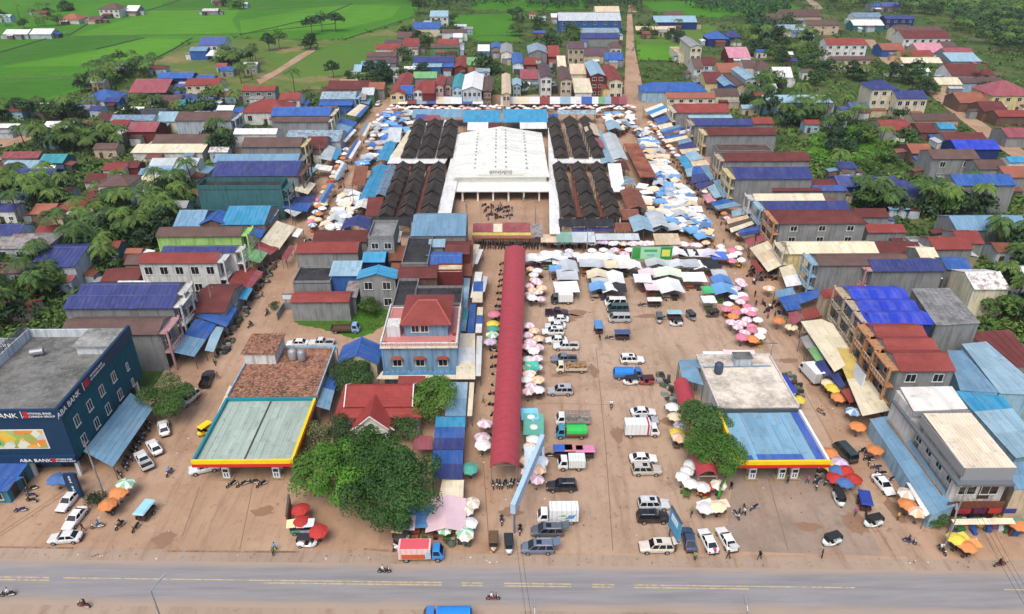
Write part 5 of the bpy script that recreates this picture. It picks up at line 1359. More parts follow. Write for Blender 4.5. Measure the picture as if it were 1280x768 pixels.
mb = MB(); mb.box(-5, 1.0, 1.0, 7, 0, 2.8); mb.build('wall', mat('wall', (70, 130, 150)), r); mb = MB(); mb.slab([(-5.4, .6, 2.9), (1.5, .6, 2.9), (1.5, 7.4, 3.4), (-5.4, 7.4, 3.4)], .1); mb.build('roof', roof_mat('bl', 'x'), r)
for i in range(2): window(r, -3.4 + 2.6 * i, .995, .9, 1.6, 1.2); door(r, 1.0, 2.6 + 2.4 * i, 0, 1.0, 2.1, pi / 2)

# ================================================================ the villa and the tiled office in the middle
def villa():
 Y0 = P(520, 463, 3.4).y; a, b = on_Y(479, 450, Y0), on_Y(571, 450, Y0); W = b.x - a.x; cx = (a.x + b.x) / 2
 zt = on_Y(525, 434, Y0).z; D = P(520, 386, zt).y - Y0
 r = thing('villa', 'blue and white villa with a roof terrace and red hip roof', 'villa', (cx, Y0, 0)); w = W / 2
 bw = mat('wall', (120, 152, 176)); ww = mat('wall', WC['wh']); cw = mat('wall', (226, 212, 190))
 mb = MB(); mb.box(-w, w, 0, D, 0, zt); mb.build('wall', bw, r)
 mb = MB(); mb.box(-w - .2, w + .2, -1.2, D + .2, 3.0, 3.3); mb.build('ledge', mat('wall', (88, 140, 180)), r)
 mb = MB(); mb.box(-w - .3, w + .3, -.5, D + .2, zt, zt + .3); mb.build('terrace_slab', cw, r)
 mb = MB(); mb.box(-w + .2, w - .2, .2, D - .2, zt + .3, zt + .33); mb.build('terrace_floor', mat('paint', (186, 120, 116)), r)
 mb = MB()
 n = 44
 for i in range(n): x = -w + 2 * w * i / (n - 1); mb.box(x - .07, x + .07, -.4, -.26, zt + .3, zt + 1.0)
 mb.build('balustrade', mat('paint', (224, 196, 180)), r)
 mb = MB(); mb.box(-w - .25, w + .25, -.48, -.2, zt + 1.0, zt + 1.15); mb.box(-w - .25, -w, -.2, D, zt + .3, zt + 1.15); mb.box(w, w + .25, -.2, D, zt + .3, zt + 1.15); mb.build('parapet', ww, r)
 for i in range(3):
  x = -w * .62 + w * .62 * i; window(r, x, -.005, 4.4, 1.5, 1.3)
  mb = MB(); m_ = []
  for j in range(6):
   f, g = pi * j / 6, pi * (j + 1) / 6
   mb.slab([(-1.2 * cos(f), -.9, .7 * sin(f)), (-1.2 * cos(g), -.9, .7 * sin(g)), (-1.2 * cos(g), 0, .7 * sin(g) + .1), (-1.2 * cos(f), 0, .7 * sin(f) + .1)], .06)
  mb.build('window_hood', mat('tilex', (150, 74, 60)), r, (x, 0, 5.75))
 for x in (-w, -w * .33, w * .33, w): mb = MB(); mb.box(x - .15, x + .15, -.12, .1, 3.3, zt - .01); mb.build('pilaster', mat('wall', (96, 146, 186)), r)
 # rooftop room
 c0, c1 = on_Y(506, 418, Y0 + 3.2), on_Y(560, 418, Y0 + 3.2); x0, x1 = c0.x - cx, c1.x - cx
 mb = MB(); mb.box(x0, x1, 3.2, D - .8, zt + .33, zt + 3.2); rm = mb.build('roof_room', bw, r)
 for i in range(2): window(r, x0 + 2.0 + 1.7 * i, 3.195, zt + 1.3, 1.3, 1.3)
 mb = MB(); e0, e1, z = x0 - .7, x1 + .7, zt + 3.2; yb = D - .1; A, B, C, E = (e0, 2.4, z), (e1, 2.4, z), (e1, yb, z), (e0, yb, z); S, T = (e0 + 3, (2.4 + yb) / 2, z + 2.0), (e1 - 3, (2.4 + yb) / 2, z + 2.0)
 for q in ([A, B, T, S], [B, C, T], [C, E, S, T], [E, A, S]): mb.slab(q, .12)
 hr_ = mb.build('hip_roof', mat('tilex', RC['r']), r)
 mb = MB()
 for p, q in ((A, S), (B, T), (S, T)): mb.tube(p, q, .14, .14, 5)
 mb.build('ridge', mat('paint', (170, 90, 76)), hr_)
 mb = MB(); mb.box(-w + .6, x0 - .8, 3.0, 6.0, zt + .33, zt + 2.6); mb.build('stair_hut', ww, r); door(r, -w + 1.8, 2.995, zt + .35, .9, 2.0, 0, (200, 206, 210))
 for x, y in ((w - .6, .6), (w - .6, 3.4), (-w + .5, .5)): mb = MB(); mb.lathe([(.2, 0), (.32, .4), (.36, .5)], 8); mb.build('plant_pot', mat('paint', (150, 62, 50)), r, (x, y, zt + .33))
 return r
villa()
quad([(470, 474), (590, 474), (592, 464), (478, 464)], [3.0, 3.0, 3.3, 3.3], 'cr', None, 'cream skirt roof in front of the blue villa', None)
def office():
 he = 4.4; a, b = P(417, 523, he), P(527, 523, he); Y0 = a.y; W = b.x - a.x; w = W / 2; k = .62
 d = on_slope(470, 484, Y0, he, k).y - Y0; hz = he + k * d; D = 2 * d
 r = thing('office_house', 'red tiled office with steep gabled porch behind the big trees', 'house', ((a.x + b.x) / 2, Y0, 0))
 wm = mat('wall', WC['wh']); tm = mat('tilex', (140, 54, 50))
 mb = MB(); mb.box(-w + .7, w - .7, .7, D - .7, 0, he); mb.build('wall', wm, r)
 mb = MB(); roof_gable(mb, -w + 1.6, w - 1.6, 1.4, d, D - 1.4, he + 1.4 * k + .35, hz + .35); mb.build('roof', tm, r)
 mb = MB(); A, B, C, E = (-w, 0, he), (w, 0, he), (w, D, he), (-w, D, he); z2 = he + 1.6 * k
 a2, b2, c2, e2 = (-w + 1.6, 1.6, z2), (w - 1.6, 1.6, z2), (w - 1.6, D - 1.6, z2), (-w + 1.6, D - 1.6, z2)
 for q in ([A, B, b2, a2], [B, C, c2, b2], [C, E, e2, c2], [E, A, a2, e2]): mb.slab(q, .1)
 mb.build('skirt_roof', tm, r)
 gm = mat('paint', (216, 210, 204))
 for s in (-1, 1):
  mb = MB(); x = s * (w - 1.6); mb.face([(x, 1.4, z2), (x, D - 1.4, z2), (x, d, hz + .3)][::s]); mb.build('gable', gm, r)
  mb = MB(); mb.tube((x, 1.3, he + 1.3 * k + .45), (x, d, hz + .5), .12, .12, 5); mb.tube((x, D - 1.3, he + 1.3 * k + .45), (x, d, hz + .5), .12, .12, 5); mb.build('verge', gm, r)
 # porch with steep front gable
 px = (on_Y(468, 530, Y0).x - r.location.x); pw = 2.9; y0 = -3.0; pe = he - .6; pz = he + 2.5
 for t_, (ww_, yy, dz) in enumerate(((pw, y0, 0), (pw + .7, y0 + 1.0, -.9))):
  mb = MB(); ze = pe + dz + .5; zz = pz + dz * .6
  mb.slab([(px - ww_, yy, ze), (px, yy, zz), (px, d * .7, zz), (px - ww_, d * .7 if t_ == 0 else 1, ze)], .12); mb.slab([(px, yy, zz + .003), (px + ww_, yy, ze), (px + ww_, d * .7 if t_ == 0 else 1, ze), (px, d * .7, zz + .003)], .12)
  p_ = mb.build('porch_roof', mat('tiley', (142, 56, 52)), r)
  mb = MB(); mb.tube((px - ww_, yy, ze), (px, yy, zz + .05), .12, .12, 5); mb.tube((px + ww_, yy, ze), (px, yy, zz + .05), .12, .12, 5); mb.build('verge', gm, p_)
 mb = MB(); mb.face([(px - pw + .2, y0 + .3, pe + .3), (px + pw - .2, y0 + .3, pe + .3), (px, y0 + .3, pz - .3)]); mb.box(px - pw + .2, px + pw - .2, y0 + .25, y0 + .5, pe - .5, pe + .35); g = mb.build('pediment', gm, r)
 mb = MB(); mb.disc((px, y0 + .26, pe + 1.0), (0, 1, 0), .55, .08, 14); mb.build('emblem', mat('paint', (72, 92, 60)), g)
 lettering(g, 'តុលាការ', .55, (px, y0 + .22, pe - .3), 0, mat('plain', (60, 56, 50)))
 for s in (-1, 1): mb = MB(); mb.box(px + s * 2.3 - .2, px + s * 2.3 + .2, y0 + .3, y0 + .7, 0, pe - .4); mb.build('column', gm, r)
 door(r, px, .69, 0, 2.0, 2.6)
 for x in (-w + 2.5, -w + 5, w - 2.5): window(r, x, .695, 1.2, 1.3, 1.5)
office()
quad([(496, 486), (530, 486), (532, 470), (498, 470)], [3.6, 3.6, 4.2, 4.2], 'r', 'wh', 'small red roof behind the tiled office', None, 'shed', 'shed')
quad([(516, 562), (541, 562), (541, 545), (518, 545)], [2.8, 2.8, 3.0, 3.0], 'rp', None, 'small faded red roof beside the big tree', None)
quad([(549, 620), (579, 622), (580, 600), (553, 598)], [2.6, 2.6, 2.9, 2.9], 'cr', None, 'cream roof at the lane foot below the blue awnings', None)

# ================================================================ the right block: shophouses, big blue roofs, the cream roofed corner building
R_TABLE = '''
1067 1139 376.5 361.5 10.5 gx rb gy fW,ctn,k.3|royal blue roofed shophouse, upper of three on the right
1080 1152 391.5 376.5 10.5 gx rb gy fW,ctn,k.3|royal blue roofed shophouse, middle of three on the right
1091 1168 406 391.5 10.5 gx rb db fW,ctn,k.3|royal blue roofed shophouse, lower of three on the right
1098 1162 425.5 408 10.5 gx r gy fW,cor_|red tiled shophouse, upper of three on the right
1111 1177 443 424 10.5 gx r gy fW,cor_|red tiled shophouse, middle of three on the right
1125 1196 464.5 442 10.5 gx r gy fW,cor_,w2|red tiled shophouse, lower of three with round gable window
'''
for ln in R_TABLE.strip().splitlines():
 a, label = ln.split('|'); q = a.split()
 o = house(*[float(v) for v in q[:5]], q[5], q[6], q[7], q[8], label, 'three-storey shophouses on the right street')
QB = [([(1047, 366), (1066, 362), (1093, 408), (1081, 413)], [9.6, 11, 11, 9.6], 'rb', None, 'royal blue sloping awning roof over the shophouse front', 'awning'),
      ([(1170, 407), (1226, 404), (1187, 360), (1139, 361)], [10] * 4, 'gr', 'gy', 'flat grey concrete roof house behind the royal blue roofs', 'house'),
      ([(1030, 374), (1081, 364), (1080, 355), (1024, 363)], [7, 7, 7.5, 7.5], 'r', 'tn', 'long red roof strip house above the royal blue roofs', 'house'),
      ([(1265, 459), (1300, 458), (1262, 412), (1207, 415)], [5, 5, 6.5, 6.5], 'dr', 'gy', 'rusty dark red roofed house at the right edge', 'house'),
      ([(1250, 492), (1310, 494), (1233, 427), (1202, 430)], [6.5, 7, 7, 6.5], 'lb', 'lb', 'large pale blue roofed warehouse at the right edge', 'warehouse'),
      ([(1200, 488), (1249, 491), (1203, 438), (1184, 438)], [6, 6.4, 6.4, 6], 'sb', 'lb', 'pale blue roof wing left of the large warehouse', 'warehouse'),
      ([(1270, 573), (1310, 566), (1246, 486), (1194, 489)], [5.4, 5.4, 5.8, 5.8], 'lb+lb+cy', 'lb', 'lower pale cyan roofed warehouse beside the cream roofs', 'warehouse'),
      ([(1165, 645), (1195, 632), (1116, 519), (1087, 524)], [3.0, 4.2, 4.2, 3.0], 'sb+sb+sb', 'lb', 'long weathered pale blue shop roof down the right street', 'shop'),
      ([(1078, 520), (1113, 513), (1041, 405), (1027, 399)], [4.0, 4.3, 4.3, 4.0], 'cr+yl+cr', None, 'long cream concrete awning under the three-storey shophouses', 'awning'),
      ([(1157, 646), (1166, 640), (1142, 605), (1133, 603)], [2.7, 2.9, 2.9, 2.7], 'wh', None, 'white shade awning at the foot of the long pale blue roof', 'awning'),
      ([(1268, 612), (1330, 612), (1322, 576), (1262, 578)], [7, 7, 7.4, 7.4], 'sb', 'tn', 'pale blue roofed tan shop right of the corner building', 'shop'),
      ([(1193, 656), (1270, 655), (1266, 647.5), (1189, 649)], [2.7, 2.7, 3.0, 3.0], 'cr', None, 'cream awning over the corner building shop front', 'awning'),
      ([(1270, 655), (1310, 655), (1306, 648), (1267, 648)], [2.7, 2.7, 3.0, 3.0], 'te', None, 'teal awning at the right edge shop front', 'awning'),
      ([(870, 582), (880, 582), (880, 572), (871, 572)], [2.4, 2.4, 2.6, 2.6], 'wh', None, 'tiny white roof beside the short red vault', 'awning')]
for pts, zs, c, wc, lb, nm in QB: quad(pts, zs, c, wc, lb, None, nm, nm)
def corner_building():
 z2 = 10.4; a = P(1209, 585, z2); b = P(1277, 586, z2); c = P(1150, 520, z2); d = P(1206, 517, z2)
 Y0, Y1 = a.y, c.y; X0, X1 = (a.x + c.x) / 2, (b.x + d.x) / 2; W, D = X1 - X0, Y1 - Y0
 r = thing('corner_building', 'two-storey corner building with beige metal roof and white windowed front', 'building', ((X0 + X1) / 2, Y0, 0)); w = W / 2
 ww = mat('wall', (206, 202, 196)); brn = mat('wall', (112, 66, 50)); gm = mat('metal', (156, 160, 164))
 mb = MB(); mb.box(-w + 1, w - .2, 1.2, D, 0, z2 - .3); mb.build('wall', ww, r)
 rf = MB(); rf.slab([(-w, 0, z2), (w, 0, z2), (w, D, z2 + .5), (-w, D, z2 + .5)], .12)
 for i in range(1, 14): x = -w + W * i / 14; rf.hexa([(x - .04, 0, z2 - .01), (x + .04, 0, z2 - .01), (x + .04, D, z2 + .49), (x - .04, D, z2 + .49)], [(x - .03, 0, z2 + .07), (x + .03, 0, z2 + .07), (x + .03, D, z2 + .57), (x - .03, D, z2 + .57)])
 rf.build('roof', mat('roofx', (214, 200, 176)), r)
 mb = MB(); mb.box(-w, w, -.1, .1, z2 - 2.2, z2 - .02); mb.box(-w - .1, -w + .1, -.1, D, z2 - 1.5, z2 - .02); mb.build('fascia', gm, r)
 mb = MB(); mb.box(-w - .8, w, -1.0, -.1, z2 - 2.6, z2 - 2.2); mb.box(-w - .8, -w - .1, -.1, D + 7, z2 - 2.6, z2 - 2.2); mb.build('eave_ledge', mat('metal', (112, 118, 124)), r)
 mb = MB(); mb.box(-w - .2, w, .4, 1.2, 3.7, z2 - 2.6); f2 = mb.build('upper_front', ww, r)
 for x in (-w + 2.0, w * .42): window(r, x, .395, 5.1, 2.4, 1.6)
 door(r, -w + 4.6, .395, 4.2, 1.5, 2.5)
 mb = MB(); mb.box(-w - .8, w, -.6, .4, 3.3, 3.7); mb.build('balcony_slab', brn, r)
 mb = MB(); mb.box(-w - .8, w, -.6, -.5, 3.7, 4.5); mb.build('balcony_wall', brn, r)
 mb = MB(); mb.box(-w - .2, w, .5, 1.2, 0, 3.3); mb.build('shop_front', mat('wall', (150, 110, 84)), r)
 for i in range(4): mb = MB(); x = -w + 1.2 + (W - 2) * i / 3; mb.box(x - 1.1, x + .9, .44, .5, .1, 2.7); mb.build('shutter', mat('metal', (84, 60, 58)), r)
 for i in range(5): window(r, -w + 1 - .005, 3 + i * 3.0, 5.0, 1.4, 1.6, -pi / 2)
 mb = MB(); mb.box(-w - .6, -w + .9, 1.3, D + 7, 3.0, 3.3); mb.build('balcony_slab', mat('conc', (120, 112, 104)), r)
 mb = MB(); mb.box(-w - .6, -w - .5, 1.3, D + 7, 3.3, 4.3); mb.build('balcony_wall', mat('wall', (170, 150, 130)), r)
 # clothes and goods on the balcony are shown as coloured cloth strips
 for i, cc in enumerate(((150, 50, 60), (90, 40, 70), (180, 60, 50), (60, 70, 130))):
  mb = MB(); x = -w + 1.0 + i * 2.2; mb.box(x, x + 1.8, -.75, -.62, 2.4, 3.25); mb.build('banner', mat('cloth', cc), r)
 # second roof behind
 z3 = 10.2; p = [P(1142, 514, z3), P(1210, 511, z3), P(1190, 483, z3), P(1125, 484, z3)]
 q = thing('corner_building', 'white metal roofed block behind the beige roofed corner building', 'building', (sum(v.x for v in p) / 4, sum(v.y for v in p) / 4, 0)); L = [v - q.location for v in p]
 mb = MB(); mb.slab(L, .12); mb.build('roof', mat('roofx', (222, 218, 208)), q)
 mb = MB(); x0, x1, y0, y1 = L[0].x + .3, L[1].x - .3, L[0].y + .3, L[2].y - .3; mb.box(x0, x1, y0, y1, 0, z3 - .5); mb.build('wall', ww, q)
 mb = MB(); mb.box(L[0].x, L[1].x, L[0].y - .1, L[0].y + .1, z3 - 1.0, z3 - .02); mb.build('fascia', gm, q)
corner_building()

# ================================================================ vehicles (front towards -X at rz = 0)
TYRE = mat('plain', (30, 30, 30)); RIM = mat('metal', (150, 150, 152)); CGLASS = mat('glass', (22, 28, 34)); CHROME = mat('metal', (190, 190, 192)); LAMP = mat('paint', (235, 235, 228)); TAIL = mat('paint', (170, 30, 28)); BLACKP = mat('paint', (40, 40, 42))
def wheel_meshes(R_, w):
 def mk():
  mb = MB(); mb.disc((0, 0, 0), (0, 1, 0), R_, w, 14); return mb.mesh('tyre', [TYRE])
 def mk2():
  mb = MB(); mb.disc((0, 0, 0), (0, 1, 0), R_ * .62, w + .03, 10); return mb.mesh('rim', [RIM])
 return cached(('ty', R_, w), mk), cached(('ri', R_, w), mk2)
def wheel(root, x, y, R_, w):
 a, b = wheel_meshes(R_, w); t = inst('wheel', a, root, (x, y, R_)); inst('rim', b, t)
def loft(mb, st, m=0):
 """stations (x, zbot, ztop, half width) -> closed lower body with rounded shoulders"""
 rows = []
 for x, zb, zt, h in st:
  zm = zb + (zt - zb) * .55
  rows.append([(x, -h * .9, zb), (x, -h, zm), (x, -h * .95, zt - .06), (x, -h * .8, zt), (x, 0, zt + .02), (x, h * .8, zt), (x, h * .95, zt - .06), (x, h, zm), (x, h * .9, zb)])
 n = len(mb.v)
 for r_ in rows: mb.v += r_
 k = len(rows[0])
 for i in range(len(rows) - 1):
  for j in range(k):
   q = (j + 1) % k
   mb.f.append((n + i * k + j, n + (i + 1) * k + j, n + (i + 1) * k + q, n + i * k + q)); mb.m.append(m)
 mb.f.append(tuple(n + j for j in range(k))); mb.m.append(m)
 mb.f.append(tuple(n + (len(rows) - 1) * k + j for j in reversed(range(k)))); mb.m.append(m)
def cabin(mb, x0, x1, x2, x3, zb, zr, hb, hr):
 b = [(x0, -hb, zb), (x3, -hb, zb), (x3, hb, zb), (x0, hb, zb)]; t = [(x1, -hr, zr - .04), (x2, -hr, zr - .04), (x2, hr, zr - .04), (x1, hr, zr - .04)]
 mb.hexa(b, t); mb.hexa(t, [(x1 + .12, -hr + .1, zr), (x2 - .1, -hr + .1, zr), (x2 - .1, hr - .1, zr), (x1 + .12, hr - .1, zr)])
def pane_quad(a, b, c, d, inset, out):
 v = [Vector(p) for p in (a, b, c, d)]; ctr = sum(v, Vector()) / 4; n = (v[1] - v[0]).cross(v[3] - v[0]).normalized()
 if n.dot(out) < 0: n = -n
 w = [p.lerp(ctr, inset) for p in v]; mb = MB(); mb.hexa([p + n * .004 for p in w], [p + n * .02 for p in w]); return mb
SPEC = {  # stations, cabin, wheels (x, r), width
 'sedan': ([(-2.25, .35, .62, .70), (-2.1, .25, .72, .80), (-1.2, .2, .88, .87), (-.6, .2, .95, .88), (1.3, .2, .98, .88), (2.0, .22, .98, .84), (2.25, .35, .85, .74)], (-.95, -.25, 1.05, 1.75, .93, 1.44, .78, .60), (-1.35, 1.35), .32),
 'suv': ([(-2.35, .45, .8, .76), (-2.2, .35, .95, .86), (-1.2, .3, 1.08, .92), (-.6, .3, 1.12, .93), (1.6, .3, 1.15, .93), (2.2, .32, 1.12, .9), (2.35, .45, 1.0, .82)], (-1.0, -.4, 2.0, 2.28, 1.08, 1.78, .85, .70), (-1.4, 1.4), .37),
 'mpv': ([(-2.3, .4, .8, .76), (-2.15, .3, .92, .86), (-1.4, .25, 1.05, .9), (-.8, .25, 1.1, .91), (1.7, .25, 1.12, .91), (2.15, .28, 1.1, .88), (2.3, .42, 1.0, .8)], (-1.35, -.55, 2.05, 2.25, 1.04, 1.74, .84, .70), (-1.4, 1.4), .33),
 'van': ([(-2.35, .4, .85, .74), (-2.25, .3, 1.05, .84), (-1.9, .28, 1.2, .88), (1.9, .28, 1.25, .88), (2.3, .3, 1.22, .86), (2.38, .42, 1.1, .8)], (-2.1, -1.4, 2.2, 2.34, 1.18, 2.0, .85, .74), (-1.5, 1.4), .34),
 'pickup': ([(-2.55, .5, .85, .78), (-2.4, .4, 1.0, .88), (-1.4, .35, 1.1, .92), (-.8, .35, 1.12, .93), (.75, .35, 1.12, .93), (.8, .35, .62, .93), (2.5, .35, .62, .92), (2.55, .42, .6, .9)], (-1.2, -.6, .45, .72, 1.1, 1.76, .84, .68), (-1.6, 1.55), .38),
}
def car_parts(kind):
 st, cb, wx, wr = SPEC[kind]; x0, x1, x2, x3, zb, zr, hb, hr = cb; out = []
 mb = MB(); loft(mb, st); cabin(mb, *cb)
 if kind == 'pickup':
  mb.box(.82, 2.52, -.92, -.86, .6, 1.14); mb.box(.82, 2.52, .86, .92, .6, 1.14); mb.box(2.46, 2.55, -.86, .86, .6, 1.14)
 me = mb.mesh('body', [None], bevel=.03); out.append(('body', me, 1))
 zt, z0 = zr - .04, zb
 F_ = [(x0, -hb, z0), (x0, hb, z0), (x1, hr, zt), (x1, -hr, zt)]; Bk = [(x3, hb, z0), (x3, -hb, z0), (x2, -hr, zt), (x2, hr, zt)]
 out.append(('windshield', pane_quad(*F_, .10, Vector((-1, 0, .5))).mesh('windshield', [CGLASS]), 0)); out.append(('rear_window', pane_quad(*Bk, .14, Vector((1, 0, .5))).mesh('rear_window', [CGLASS]), 0))
 for s in (-1, 1):
  n = 3 if kind in ('van', 'mpv', 'suv') else 2
  for i in range(n):
   f, g = i / n, (i + 1) / n; lb = lambda f: Vector((x0 + (x3 - x0) * f, s * hb, z0)); lt = lambda f: Vector((x1 + (x2 - x1) * f, s * hr, zt))
   out.append(('side_window', pane_quad(lb(f), lb(g), lt(g), lt(f), .13, Vector((0, s, .3))).mesh('side_window', [CGLASS]), 0))
 xf, _, zf, hf = st[1]; xe, _, ze, hx = st[-2]
 for s in (-1, 1):
  mb = MB(); mb.box(xf - .1, xf + .12, s * hf * .72 - .16, s * hf * .72 + .16, zf - .2, zf - .06); out.append(('headlight', mb.mesh('headlight', [LAMP]), 0))
  mb = MB(); mb.box(xe + .0, st[-1][0] + .02, s * hx * .78 - .1, s * hx * .78 + .1, ze - .35, ze - .1); out.append(('taillight', mb.mesh('taillight', [TAIL]), 0))
  mb = MB(); mb.box(x0 + .25, x0 + .42, s * (hb + .06) - .09, s * (hb + .06) + .09, zb - .02, zb + .12); out.append(('mirror', mb.mesh('mirror', [None]), 1))
 mb = MB(); mb.box(st[0][0] - .04, st[0][0] + .12, -st[0][3], st[0][3], st[0][1], st[0][1] + .2); mb.box(st[-1][0] - .12, st[-1][0] + .04, -st[-1][3], st[-1][3], st[-1][1] - .02, st[-1][1] + .18); out.append(('bumper', mb.mesh('bumper', [BLACKP]), 0))
 if kind in ('suv', 'mpv'):
  for s in (-1, 1): mb = MB(); mb.box(x1 + .4, x2 - .2, s * (hr - .06) - .025, s * (hr - .06) + .025, zr - .01, zr + .07); out.append(('roof_rail', mb.mesh('roof_rail', [CHROME]), 0))
  mb = MB(); mb.box(x1 + .35, x1 + 1.1, -.38, .38, zr - .005, zr + .012); out.append(('sunroof', mb.mesh('sunroof', [CGLASS]), 0))
 if kind == 'pickup':
  mb = MB(); mb.box(.85, 2.45, -.85, .85, .63, .66); out.append(('bed_floor', mb.mesh('bed_floor', [VOID]), 0))
 return out
PLACED = []
def car(kind, px, py, deg, rgb, label, group='cars and trucks in the parking ground', cat='car', gate=False):
 parts = cached(('car', kind), lambda: car_parts(kind)); m = mat('car', rgb)
 loc = P(px, py, .6); loc.z = .17
 r = thing({'sedan': 'parked_car', 'suv': 'parked_car', 'mpv': 'parked_car', 'van': 'passenger_van', 'pickup': 'pickup_truck'}[kind], label, {'van': 'van', 'pickup': 'pickup truck'}.get(kind, 'car'), loc, R(deg), group)
 for nm, me, body in parts: inst(nm, me, r, mats=[m] if body else None)
 st, cb, wx, wr = SPEC[kind]
 for x in wx:
  for s in (-1, 1): wheel(r, x, s * (st[3][3] - .1), wr, .24)
 if gate:
  mb = MB(); x, z, h = cb[3], cb[5], cb[7]; mb.hexa([(x - .1, -h, z - .08), (x + .85, -h, z + .25), (x + .85, h, z + .25), (x - .1, h, z - .08)], [(x - .1, -h, z), (x + .85, -h, z + .33), (x + .85, h, z + .33), (x - .1, h, z)]); mb.build('tailgate', m, r)
 return r
def truck(px, py, deg, cabc, boxc, label, box='box', L=4.2, Hb=2.2, tarp=None, group='cars and trucks in the parking ground'):
 loc = P(px, py, 1.0); loc.z = .17
 r = thing('truck', label, 'truck', loc, R(deg), group); cm = mat('car', cabc); t = L + 1.7; x0 = -t / 2
 mb = MB(); loft(mb, [(x0, .5, 1.1, .86), (x0 + .12, .4, 1.25, .92), (x0 + 1.5, .4, 1.3, .92), (x0 + 1.55, .4, 1.3, .92)]); cabin(mb, x0 + .08, x0 + .5, x0 + 1.45, x0 + 1.52, 1.26, 2.1, .88, .8); mb.build('cab', cm, r, bevel=.03)
 F_ = [(x0 + .08, -.88, 1.26), (x0 + .08, .88, 1.26), (x0 + .5, .8, 2.06), (x0 + .5, -.8, 2.06)]; o = pane_quad(*F_, .1, Vector((-1, 0, .4))).build('windshield', CGLASS, r)
 for s in (-1, 1):
  pane_quad((x0 + .35, s * .88, 1.28), (x0 + 1.4, s * .88, 1.28), (x0 + 1.4, s * .8, 2.0), (x0 + .6, s * .8, 2.0), .1, Vector((0, s, .1))).build('side_window', CGLASS, r)
  mb = MB(); mb.box(x0 - .02, x0 + .06, s * .6 - .16, s * .6 + .16, .72, .92); mb.build('headlight', LAMP, r)
  mb = MB(); mb.box(t / 2 - .03, t / 2 + .03, s * .7 - .1, s * .7 + .1, .6, .8); mb.build('taillight', TAIL, r)
 mb = MB(); mb.box(x0 + .2, t / 2, -.45, .45, .45, .7); mb.build('chassis', BLACKP, r)
 xa, xb = x0 + 1.7, t / 2; bm_ = mat('paint', boxc)
 if box == 'box':
  mb = MB(); mb.box(xa, xb, -1.0, 1.0, .75, .75 + Hb); mb.build('cargo_box', bm_, r, bevel=.03)
  mb = MB()
  for i in range(6): x = xa + (xb - xa) * (i + .5) / 6; mb.box(x - .03, x + .03, -1.03, 1.03, .85, .75 + Hb + .02)
  mb.build('box_rib', mat('metal', tuple(int(v * .85) for v in boxc)), r)
  mb = MB()
  for s in (-1, 1): mb.box(xb, xb + .03, s * .5 - .46, s * .5 + .46, .85, .65 + Hb)
  mb.build('rear_door', mat('metal', (200, 200, 200)), r)
 else:
  mb = MB(); mb.box(xa, xb, -.98, .98, .75, .88); mb.build('flatbed', bm_, r)
  for q in ((xa, xb, -1.0, -.94), (xa, xb, .94, 1.0), (xb - .05, xb, -.94, .94)): mb = MB(); mb.box(q[0], q[1], q[2], q[3], .88, 1.35); mb.build('side_board', bm_, r)
  if box == 'rail':
   mb = MB()
   for i in range(8):
    x = xa + (xb - xa) * i / 7
    for s in (-1, 1): mb.box(x - .03, x + .03, s * .97 - .03, s * .97 + .03, 1.35, 2.1)
   for s in (-1, 1):
    for z in (1.6, 1.85, 2.1): mb.box(xa, xb, s * .97 - .025, s * .97 + .025, z - .03, z + .03)
   mb.build('side_rail', mat('metal', (130, 130, 128)), r)
   mb = MB(); rg = random.Random(px)
   for i in range(14): mb.blob((rg.uniform(xa + .4, xb - .4), rg.uniform(-.6, .6), .95), rg.uniform(.25, .45), rg)
   mb.build('load', mat('cloth', (120, 104, 84)), r)
  if box == 'load':
   rg = random.Random(px); mb = MB()
   for i in range(26): mb.blob((rg.uniform(xa + .3, xb - .2), rg.uniform(-.8, .8), 1.0 + rg.uniform(0, .7)), rg.uniform(.25, .5), rg)
   mb.build('load', mat('cloth', (150, 116, 84)), r)
  if tarp:
   mb = MB(); n = 7
   for i in range(n):
    f, g = pi * i / n, pi * (i + 1) / n
    mb.slab([(xa + .1, -1.02 * cos(f), 1.35 + .9 * sin(f) ** .7), (xb - .1, -1.02 * cos(f), 1.35 + .9 * sin(f) ** .7), (xb - .1, -1.02 * cos(g), 1.35 + .9 * sin(g) ** .7), (xa + .1, -1.02 * cos(g), 1.35 + .9 * sin(g) ** .7)], .05)
   mb.build('tarp', mat('cloth', tarp), r)
 for x, rr_ in ((x0 + .8, .4), (t / 2 - 1.0, .4)):
  for s in (-1, 1): wheel(r, x, s * .8, rr_, .26)
 return r
